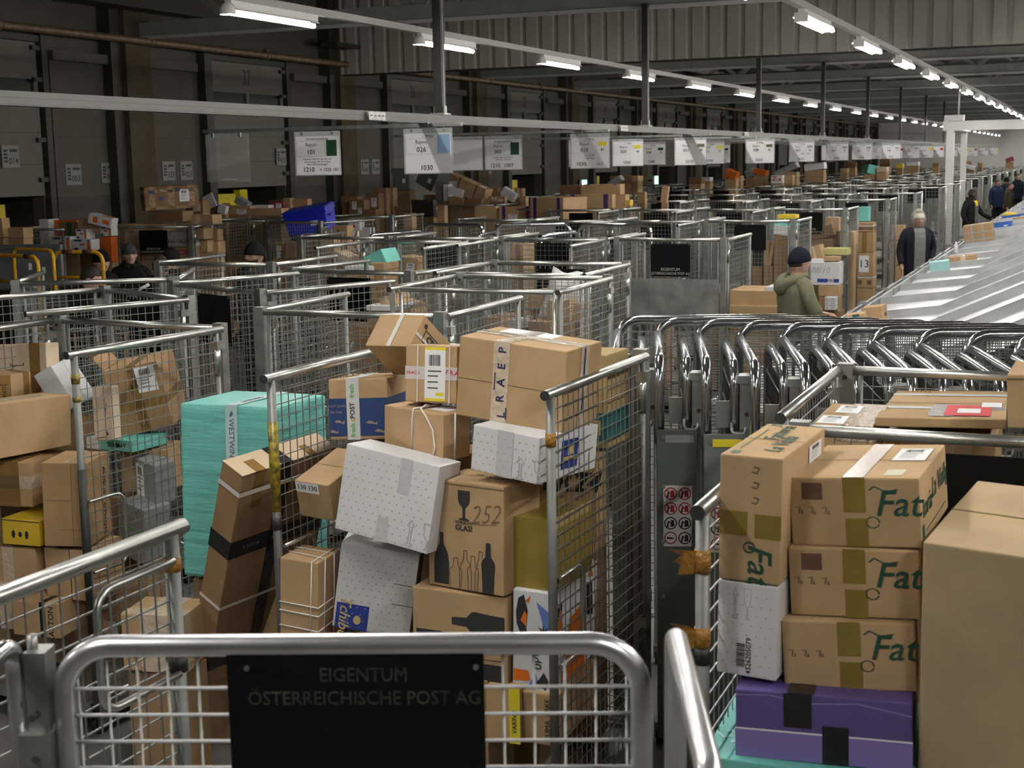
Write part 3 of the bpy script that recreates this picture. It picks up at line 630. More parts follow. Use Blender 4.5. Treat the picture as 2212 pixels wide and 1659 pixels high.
# ------------------------------------------------------------------ sorting conveyor with chutes
def conveyor():
    t = thing('sorting_conveyor', 'long bright metal sorting conveyor with sloping chutes at right', 'conveyor', (0, 0, 0))
    alu = mat('chute_metal', (.66, .67, .69), .34, .55, noise=.12, nscale=2, rnd=.04)
    y0, y1 = 10.2, 104.0; P = [(-2.56, .885), (-1.62, .995), (.6, 1.99)]
    b = MB()
    for (xa, za), (xb, zb) in zip(P, P[1:]): b.face([(xa, y0, za), (xb, y0, zb), (xb, y1, zb), (xa, y1, za)]); b.face([(xa, y1, za-.01), (xb, y1, zb-.01), (xb, y0, zb-.01), (xa, y0, za-.01)])
    part('slide_panel', b, alu, t)
    b = MB(); b.box((-2.70, y0, .70), (-2.67, y1, .955)); b.box((-2.70, y0, .90), (-2.57, y1, .915)); b.box((-2.585, y0, .78), (-2.56, y1, .975)); y = y0
    while y < y1: b.box((-2.705, y, .70), (-2.55, y+.05, .98)); y += 1.95
    part('edge_rail', b, mat('edge_rail', (.36, .37, .38), .4, .7, noise=.15, nscale=3), t)
    b = MB(); b.box((.6, y0, 1.2), (2.2, y1, 2.0)); b.box((.55, y0, 1.9), (.62, y1, 2.12)); part('belt_housing', b, SHEET, t)
    y = 10.85; n = 0
    while y < y1:
        b = MB(); s = .012; e = .16
        Q = [(-2.56, .885, .975), (-1.62, .995, 1.09), (.6, 1.99, 2.09)]
        for (xa, za, ta), (xb, zb, tb) in zip(Q, Q[1:]):
            for yy in (y-s, y+s): b.face([(xa, yy, za), (xb, yy, zb), (xb, yy, tb), (xa, yy, ta)])
            b.face([(xa, y-s-.012, ta), (xb, y-s-.012, tb), (xb, y+s+.012, tb), (xa, y+s+.012, ta)])
        b.face([(-2.56, y-s, .885), (-2.56, y+s, .885), (-2.56, y+s, .975), (-2.56, y-s, .975)])
        part('chute_divider', b, mat('divider_metal', (.50, .51, .53), .38, .6, noise=.2, nscale=3), t); y += 1.95; n += 1  # darker reflection on the rib sides is put into the metal colour
    b = MB(); y = y0+.3
    while y < y1: b.box((-2.5, y, ZF), (-2.42, y+.08, .84)); b.box((.7, y, ZF), (.8, y+.1, 1.2)); y += 3.9
    part('leg', b, SHEET, t)
conveyor()

# ------------------------------------------------------------------ nearest cages at the bottom of the view
def near_cages():
    h = 1.85
    # bright bent-tube back frame with the big black plate: seen from outside
    t = thing('nesting_trolley', 'nearest bright bent-tube trolley with large black plate at the bottom', 'trolley', (-1.385, 2.425, 0), R(20.6))
    w = .60; b = MB(); b.tube(fillet([(-w, 0, -.24), (-w, 0, h-.025), (w, 0, h-.025), (w, 0, -.24)], .105, 8), .0235, 16); b.tube([(-w, 0, 0), (w, 0, 0)], .015, 8); bk = part('back_frame', b, mat('satin_tube', (.74, .75, .78), .30, .9, .15, 9), t)
    b = MB()
    for i in range(19): u = -w+.03+i*(2*w-.06)/18; b.tube([(u, .0, 0), (u, 0, h-.04)], .0032, 5)
    for i in range(25): v = h-.115-i*.058; b.tube([(-w+.01, -.007, v), (w-.01, -.007, v)], .0042, 6, 1)
    part('wire_mesh', b, [WIRE, mat('toplit_wire', (.62, .63, .64), .42, .35)], bk)  # horizontal wires: light from above is painted in as a paler colour
    b = MB(); b.box((-.252, -.018, h-.46), (.278, -.010, h-.035)); p = part('name_plate', b, PLATE, t)
    b = MB()
    for u in (-.21, .262): b.tube([(u, -.022, h-.068), (u, -.015, h-.068)], .006, 8)
    part('rivet', b, STEEL, p)
    m = mat('worn_lettering', (.032, .031, .028), .8, noise=.98, nscale=14)
    for s, v in (('EIGENTUM', -.085), ('ÖSTERREICHISCHE POST AG', -.135)): ob('lettering', text_mesh(s, .042, m, sx=.9), p, (.03, -.0187, h+v), (PI/2, 0, 0))
    # side rails of the same trolley coming towards the camera
    b = MB(); b.tube(fillet([(w+.075, .06, -.24), (w+.075, .06, h-.03), (w+.075, -.62, h-.03), (w+.075, -.62, -.24)], .03, 4), .0235, 14); part('right_side_frame', b, mat('satin_tube', (.74, .75, .78), .30, .9, .15, 9), t)
    b = MB(); b.tube(fillet([(-w-.095, -.01, -.24), (-w-.095, -.01, h-.01), (-w-.095, -.6, h-.01), (-w-.095, -.6, -.24)], .06, 6), .0215, 14); part('left_side_frame', b, CHROME, t)
    b = MB(); b.box((-w-.07, -.03, h-.2), (-w-.025, .03, h-.03)); b.lathe([(.011, 0), (.011, .03), (0, .032)], (-w-.06, 0, h-.03), 10); b.box((-w-.085, -.05, h-.33), (-w-.02, .02, h-.2)); b.tube([(-w-.05, -.055, h-.25), (-w-.05, -.045, h-.25)], .008, 8, 1); b.tube([(-w-.05, -.055, h-.16), (-w-.05, -.03, h-.16)], .008, 8, 1); part('hinge_bracket', b, [SHEET, DARKM], t)
    for u in (-w, w): b = MB(); b.box((u-.03, -.05, ZF+.05), (u+.03, .05, ZF+.13)); b.tube([(u-.02, 0, ZF+.06), (u+.02, 0, ZF+.06)], .06, 12, 1); part('caster', b, [STEEL, RUBBER], t)
    # single open cage whose right panel ends at lower left
    t = thing('roll_cage', 'nearest roll cage at lower left, its side panel with orange tape on the post', 'roll cage', (-3.02, 2.46, ZF), R(178), 'wire roll cages')
    X = CW/2; Y = CD/2
    ob('base_frame', CM['base'], t)
    for sx in (-1, 1):
        for sy in (-1, 1): ob('caster', CM['caster'], t, (sx*(X-.1), sy*(Y-.12), 0))
        ob('corner_post', CM['post'], t, (sx*(X-.035), Y-.03, 0))
    s = ob('side_panel', CM['side'], t, (-X, 0, 0)); ob('wire_mesh', CM['sidewire'], s); ob('end_cap', CM['cap'], s)
    b = MB(); b.tube(fillet([(-.02, -Y+.03, CH-.10), (-.02, -Y+.34, CH-.10), (-.02, -Y+.34, CH-.42), (-.02, -Y+.03, CH-.42)], .06), .011, 8); part('latch_loop', b, TUBE, s)
    s = ob('side_panel', CM['side'], t, (X, 0, 0)); ob('wire_mesh', CM['sidewire'], s)
    bk = ob('back_panel', CM['back'], t, (0, Y-.03, 0)); ob('wire_mesh', CM['backwire'], bk)
    b = MB(); b.tube([(-X, -Y+.01, 2.075), (-X, -Y+.01, 2.115)], .024, 10); part('orange_tape', b, mat('orange_tape', (.32, .15, .02), .3, bump=.6, bscale=60), t)
    b = MB(); b.tube([(-X, -Y+.01, 1.79), (-X, -Y+.01, 1.835)], .027, 10); part('rubber_buffer', b, RUBBER, t)
near_cages()
# ------------------------------------------------------------------ parcels
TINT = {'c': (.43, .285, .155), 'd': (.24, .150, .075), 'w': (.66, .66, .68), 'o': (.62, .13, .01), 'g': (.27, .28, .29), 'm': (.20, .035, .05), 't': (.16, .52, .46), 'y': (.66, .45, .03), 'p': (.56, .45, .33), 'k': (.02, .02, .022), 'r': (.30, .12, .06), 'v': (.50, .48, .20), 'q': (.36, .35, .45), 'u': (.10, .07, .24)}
PLAINM = mat('printed_board', (.7, .7, .7), .55, noise=.06, nscale=4, bump=.12, bscale=8, tint=True)
FOIL = mat('turquoise_wrap', (.16, .52, .46), .38, noise=.1, nscale=4, bump=.75, bscale=5, stretch=(.5, .5, 3.2), tint=True)
ORA = mat('orange_print', (.72, .16, .01), .5); REDP = mat('red_print', (.55, .02, .03), .5); GREENP = mat('green_print', (.10, .45, .10), .5); GREEND = mat('dark_green_print', (.012, .06, .035), .55); BLUEP = mat('blue_print', (.02, .045, .26), .45); NAVY = mat('navy_print', (.012, .035, .13), .5); LGREY = mat('faint_print', (.40, .38, .42), .6); GOLD = mat('gold_print', (.55, .42, .18), .5); LIME = mat('lime_print', (.38, .60, .04), .5); PURPL = mat('lilac_print', (.22, .16, .42), .5)
def face_xf(fc, D):
    w, d, h = D
    return {'F': (Vector((0, -d/2, 0)), Vector((1, 0, 0)), Vector((0, 0, 1)), w, h, (PI/2, 0, 0)),
            'R': (Vector((w/2, 0, 0)), Vector((0, 1, 0)), Vector((0, 0, 1)), d, h, (PI/2, 0, PI/2)),
            'L': (Vector((-w/2, 0, 0)), Vector((0, -1, 0)), Vector((0, 0, 1)), d, h, (PI/2, 0, -PI/2)),
            'T': (Vector((0, 0, h/2)), Vector((1, 0, 0)), Vector((0, 1, 0)), w, d, (0, 0, 0))}[fc]
def box_mesh(D, seam=True, jit=.0, bev=.006, n=2, wrap=False):
    w, d, h = D; bm = bmesh.new(); bmesh.ops.create_cube(bm, size=1)
    for v in bm.verts: v.co = Vector((v.co.x*w, v.co.y*d, v.co.z*h))
    bv = min(bev, .12*min(D))
    bmesh.ops.bevel(bm, geom=bm.edges[:], offset=bv, segments=2, affect='EDGES', profile=.6)
    if jit:
        bmesh.ops.subdivide_edges(bm, edges=[e for e in bm.edges if e.calc_length() > .08], cuts=3, use_grid_fill=True)
        rr = random.Random(int(w*1e4)+int(h*1e3)); ph = [rr.uniform(0, 6) for _ in range(6)]
        for v in bm.verts:
            c = v.co; k = jit*(math.sin(c.x*9+ph[0])*math.cos(c.z*8+ph[1])+.6*math.sin(c.y*11+ph[2]+c.z*5))
            nrm = Vector((c.x/w, c.y/d, c.z/h)); v.co = c-nrm*abs(k)*.9
    for f in bm.faces: f.smooth = False
    me = bpy.data.meshes.new('box'); bm.to_mesh(me); bm.free(); return me
JOINED = ('fold_line', 'arrow_print', 'stamp', 'handling_mark', 'bottle_outline', 'swash', 'sketch_print', 'star_print', 'recycling_mark', 'dent_line', 'seam')
def decal(o, D, nm, fc, quads, m, lift=.0012, thick=True):
    """quads: list of polygons in face units (-.5...5)"""
    if len(quads) > 1 and len(quads) < 7 and nm not in JOINED:
        return [decal(o, D, nm, fc, [q], m, lift) for q in quads][0]
    O, U, V, a, b_, rot = face_xf(fc, D); N = U.cross(V); mb = MB()
    for q in quads:
        mb.face([O+U*(u*a)+V*(v*b_)+N*lift for u, v in q])
    return part(nm, mb, m, o)
def rect(u0, v0, u1, v1): return [(u0, v0), (u1, v0), (u1, v1), (u0, v1)]
def write(o, D, fc, s, u, v, size, m, rz=0., al='CENTER', shear=0., sx=1., bold=0., nm='lettering', lift=.0016):
    O, U, V, a, b_, rot = face_xf(fc, D); N = U.cross(V)
    q = Euler(rot).to_matrix() @ Matrix.Rotation(rz, 3, 'Z')
    return ob(nm, text_mesh(s, size, m, al, shear, sx=sx, bold=bold), o, O+U*(u*a)+V*(v*b_)+N*lift, q.to_euler())
def wraps(o, D, nm, u0, u1, m, faces='FT', lift=.0012, axis='u'):
    """a strip running up the front and over the top between u0 and u1 of the width"""
    w, d, h = D; e = lift; mb = MB(); x0, x1 = u0*w, u1*w
    P = []
    if 'F' in faces: P += [(-d/2-e, -h/2), (-d/2-e, h/2+e)]
    else: P += [(-d/2-e, h/2-.06), (-d/2-e, h/2+e)]
    P += [(d/2+e, h/2+e)] if 'T' in faces else []
    if 'K' in faces: P += [(d/2+e, -h/2)]
    for (ya, za), (yb, zb) in zip(P, P[1:]): mb.face([(x0, ya, za), (x1, ya, za), (x1, yb, zb), (x0, yb, zb)])
    return part(nm, mb, m, o)
def belt(o, D, nm, v0, v1, m, lift=.0012, sides='LFR'):
    """a strip running round the sides between heights v0 and v1"""
    w, d, h = D; e = lift; mb = MB(); z0, z1 = v0*h, v1*h
    P = [(-w/2-e, d/2), (-w/2-e, -d/2-e), (w/2+e, -d/2-e), (w/2+e, d/2)]
    for k, ((xa, ya), (xb, yb)) in enumerate(zip(P, P[1:])):
        if 'LFR'[k] in sides: mb.face([(xa, ya, z0), (xb, yb, z0), (xb, yb, z1), (xa, ya, z1)])
    return part(nm, mb, m, o)
def beltx(o, D, nm, u0, u1, m, lift=.0013):
    """a strip over the top and down both ends, at depth u0..u1"""
    w, d, h = D; e = lift; mb = MB(); y0, y1 = u0*d, u1*d; P = [(-w/2-e, -h/2), (-w/2-e, h/2+e), (w/2+e, h/2+e), (w/2+e, -h/2)]
    for (xa, za), (xb, zb) in zip(P, P[1:]): mb.face([(xa, y0, za), (xa, y1, za), (xb, y1, zb), (xb, y0, zb)])
    return part(nm, mb, m, o)
def barcode(mb, O, U, V, N, a, b_, u0, v0, u1, v1, n=26, vert=True, lift=.002):
    rr = random.Random(5)
    u = u0
    while u < u1:
        wd = rr.choice((.35, .6, 1.))*(u1-u0)/n; P = rect(u, v0, min(u+wd, u1), v1)
        if not vert: P = [(v0+(p[1]-v0), p[0]) for p in P]
        mb.face([O+U*(p*a)+V*(q*b_)+N*lift for p, q in P]); u += wd+rr.choice((.4, .7))*(u1-u0)/n
def ship_label(o, D, fc, u0, v0, u1, v1, ang=0.):
    """white address label with a barcode and lines; a child of the parcel"""
    O, U, V, a, b_, rot = face_xf(fc, D); N = U.cross(V); cu, cv = (u0+u1)/2*a, (v0+v1)/2*b_; hw, hh = (u1-u0)/2*a, (v1-v0)/2*b_
    c, s = math.cos(ang), math.sin(ang)
    pt = lambda p, q, l: O+U*(cu+p*hw*c-q*hh*s)+V*(cv+p*hw*s+q*hh*c)+N*l
    mb = MB(); mb.face([pt(-1, -1, .0018), pt(1, -1, .0018), pt(1, 1, .0018), pt(-1, 1, .0018)]); L = part('address_label', mb, PAPER, o)
    mb = MB(); rr = random.Random(3); p = -.6
    while p < .5: q = p+rr.choice((.02, .04, .07)); mb.face([pt(p, .35, .0022), pt(q, .35, .0022), pt(q, .8, .0022), pt(p, .8, .0022)]); p = q+rr.choice((.02, .05))
    for v in (.1, -.1, -.35, -.6): mb.face([pt(-.7, v, .0022), pt(.3 if v < 0 else .6, v, .0022), pt(.3 if v < 0 else .6, v+.05, .0022), pt(-.7, v+.05, .0022)])
    part('barcode', mb, BLACK, L)
def parcel(label, c, D, r, col='c', cat=None, bev=.006, jit=.002, group=None, m=None, seam=True, name=None):
    kind = name or ('carton' if col in 'cd' else 'parcel_box')
    mm = m or (CARD if col in 'cdp' else PLAINM)
    o = ob(kind, box_mesh(D, jit=jit, bev=bev), None, c, r); o.data.name = kind; o.data.materials.append(mm)
    t = TINT[col]; k = random.uniform(.9, 1.08) if col in 'cdp' else 1; o.color = (t[0]*k, t[1]*k, t[2]*k, 1)
    tag(o, label, cat or 'box', group)
    if seam and col in 'cd': decal(o, D, 'flap_seam', 'T', [rect(-.495, -.006, .495, .006)], SEAM, .0008)
    return o
SUPN = [0]
def fillers(x, y, ztop, w, d, zb=None):
    if zb is None: zb = ZF+.225 if any(abs(x-a) < .95 and abs(y-b) < .9 for a, b in CAGES) else ZF
    n = max(0, round((ztop-zb)/1.3))
    if ztop-zb < .06: return
    n = max(1, n); hh = (ztop-zb)/n
    for i in range(n):
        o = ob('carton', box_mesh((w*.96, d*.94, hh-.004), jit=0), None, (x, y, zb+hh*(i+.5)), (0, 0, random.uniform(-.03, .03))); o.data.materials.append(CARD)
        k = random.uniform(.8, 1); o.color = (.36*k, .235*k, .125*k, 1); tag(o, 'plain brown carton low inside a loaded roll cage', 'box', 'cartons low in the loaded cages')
def simple_deco(o, D, k):
    w, d, h = D
    if k == 'tape': wraps(o, D, 'tape', -.09, .09, TAPE_C)
    elif k == 'btape': wraps(o, D, 'tape', -.14, .14, TAPE_B)
    elif k == 'bands':
        for u in (-.36, -.02, .36): wraps(o, D, 'tape', u-.06, u+.06, TAPE_B)
        belt(o, D, 'tape', .22, .36, TAPE_B); belt(o, D, 'tape', -.5, -.38, TAPE_B); ship_label(o, D, 'F', .14, -.2, .32, .33)
        for u, v in ((-.42, .2), (-.25, -.1), (.06, .25)): decal(o, D, 'print', 'F', [rect(u, v, u+.1, v+.15)], NAVY, .002)
    elif k == 'lab': ship_label(o, D, 'F', -.05, -.35, .35, .2)
    elif k == 'lab2': ship_label(o, D, 'F', -.3, -.1, .0, .4); ship_label(o, D, 'F', .1, -.4, .35, 0)
    elif k == 'hahn': write(o, D, 'F', 'Peter Hahn', -.05, -.12, .11, BLACK, shear=.5)
    elif k == 'redlab': decal(o, D, 'print', 'F', [rect(-.05, -.1, .5, .3)], REDP); write(o, D, 'F', 'CAMP DAVID', .2, .1, .05, PAPER)
    elif k == 'green': decal(o, D, 'tape', 'F', [rect(-.1, -.5, .15, .5)], mat('green_tape', (.02, .12, .05), .4))
    elif k == 'kid':
        decal(o, D, 'print', 'F', [rect(.28, -.48, .42, .3)], ORA); decal(o, D, 'print', 'F', [rect(-.42, -.45, -.2, -.25), rect(-.4, .3, 0, .45), rect(.3, .3, .4, .42)], NAVY); decal(o, D, 'print', 'F', [rect(-.1, -.05, .15, .1)], REDP)
    elif k == 'oran': decal(o, D, 'print', 'T', [rect(.0, -.3, .35, .3)], ORA); decal(o, D, 'print', 'F', [rect(-.3, -.3, -.1, .3), rect(.1, -.2, .4, .2)], ORA)
    elif k == 'redstamp': decal(o, D, 'print', 'F', [rect(-.3, -.2, .3, .05)], mat('faint_red', (.16, .03, .02), .7))
    elif k == 'ora': decal(o, D, 'print', 'F', [rect(.3, .2, .5, .5)], ORA)
    elif k == 'sheet': decal(o, D, 'paper_sheet', 'F', [rect(-.3, -.32, .25, .38)], PAPER); write(o, D, 'F', '13', -.02, .02, h*.45, NAVY, lift=.003)
    elif k == 'redtape': decal(o, D, 'tape', 'F', [rect(-.07, -.25, .05, .5)], REDP); wraps(o, D, 'string', -.19, -.18, STRAP)
    elif k == 'redsym': decal(o, D, 'print', 'F', [[(-.2, -.25), (.2, -.25), (0, .15)]], REDP)
    elif k == 'redtext': decal(o, D, 'print', 'F', [rect(-.35, -.2, .35, .1), rect(-.4, .25, 0, .4)], REDP); decal(o, D, 'print', 'F', [rect(-.2, -.1, .2, 0)], PAPER, .002)
    elif k == 'hole': decal(o, D, 'hand_hole', 'F', [[(-.1+.09*math.cos(a), .3+.035*math.sin(a)) for a in [2*PI*i/12 for i in range(12)]]], BLACK); decal(o, D, 'print', 'F', [rect(-.35, -.38, .0, -.25)], NAVY)
    elif k == 'cross': decal(o, D, 'tape', 'F', [[(-.5, -.5), (-.3, -.5), (.5, .5), (.3, .5)], [(.5, -.5), (.3, -.5), (-.5, .5), (-.3, .5)]], TAPE_B)
    elif k == 'straps':
        for u in (-.2, .25): wraps(o, D, 'black_strap', u-.012, u+.012, BLACK, 'FTK', .003)
        ship_label(o, D, 'T', .28, -.3, .42, .1)
    elif k in ('purp', 'purp12', 'purpc'):
        for u in (-.36, .36):
            if k == 'purpc': decal(o, D, 'tape', 'F', [rect(u-.03, .38, u+.03, .5)], TAPE_P)
            else: wraps(o, D, 'tape', u-.05, u+.05, TAPE_P)
        if k == 'purp12': write(o, D, 'F', '12', .2, .05, .22, mat('red_crayon', (.35, .06, .03), .7), shear=.2); ship_label(o, D, 'F', -.22, -.5, .05, -.1)
    elif k == 'xbg': write(o, D, 'F', '08/10', -.1, .15, .15, LGREY, shear=.3); decal(o, D, 'print', 'F', [rect(-.18, -.38, .14, -.22), rect(.34, -.38, .5, -.22)], BLUEP); write(o, D, 'F', 'XBG', .24, -.3, .07, NAVY, bold=.01)
    elif k == 'txt': decal(o, D, 'print', 'F', [rect(0, -.1, .4, .2), rect(-.4, -.2, -.2, .2)], GRY)
    elif k == 'stamps': decal(o, D, 'print', 'F', [rect(-.4, -.2, -.15, .2), rect(.15, -.2, .4, .2)], SEAM); belt(o, D, 'tape', .42, .5, PAPER)
def background_parcels():
    for lab, col, c, D, (p, ro, ya), sup, deco in BG:
        o = parcel(lab, c, D, (R(p), R(ro), R(ya)), col, jit=0 if c[1] > 24 else .002, cat='parcel' if col not in 'cd' else 'box', seam=c[1] < 24)
        if deco: simple_deco(o, D, deco)
        if sup: fillers(c[0], c[1], c[2]-D[2]/2, D[0], D[1])
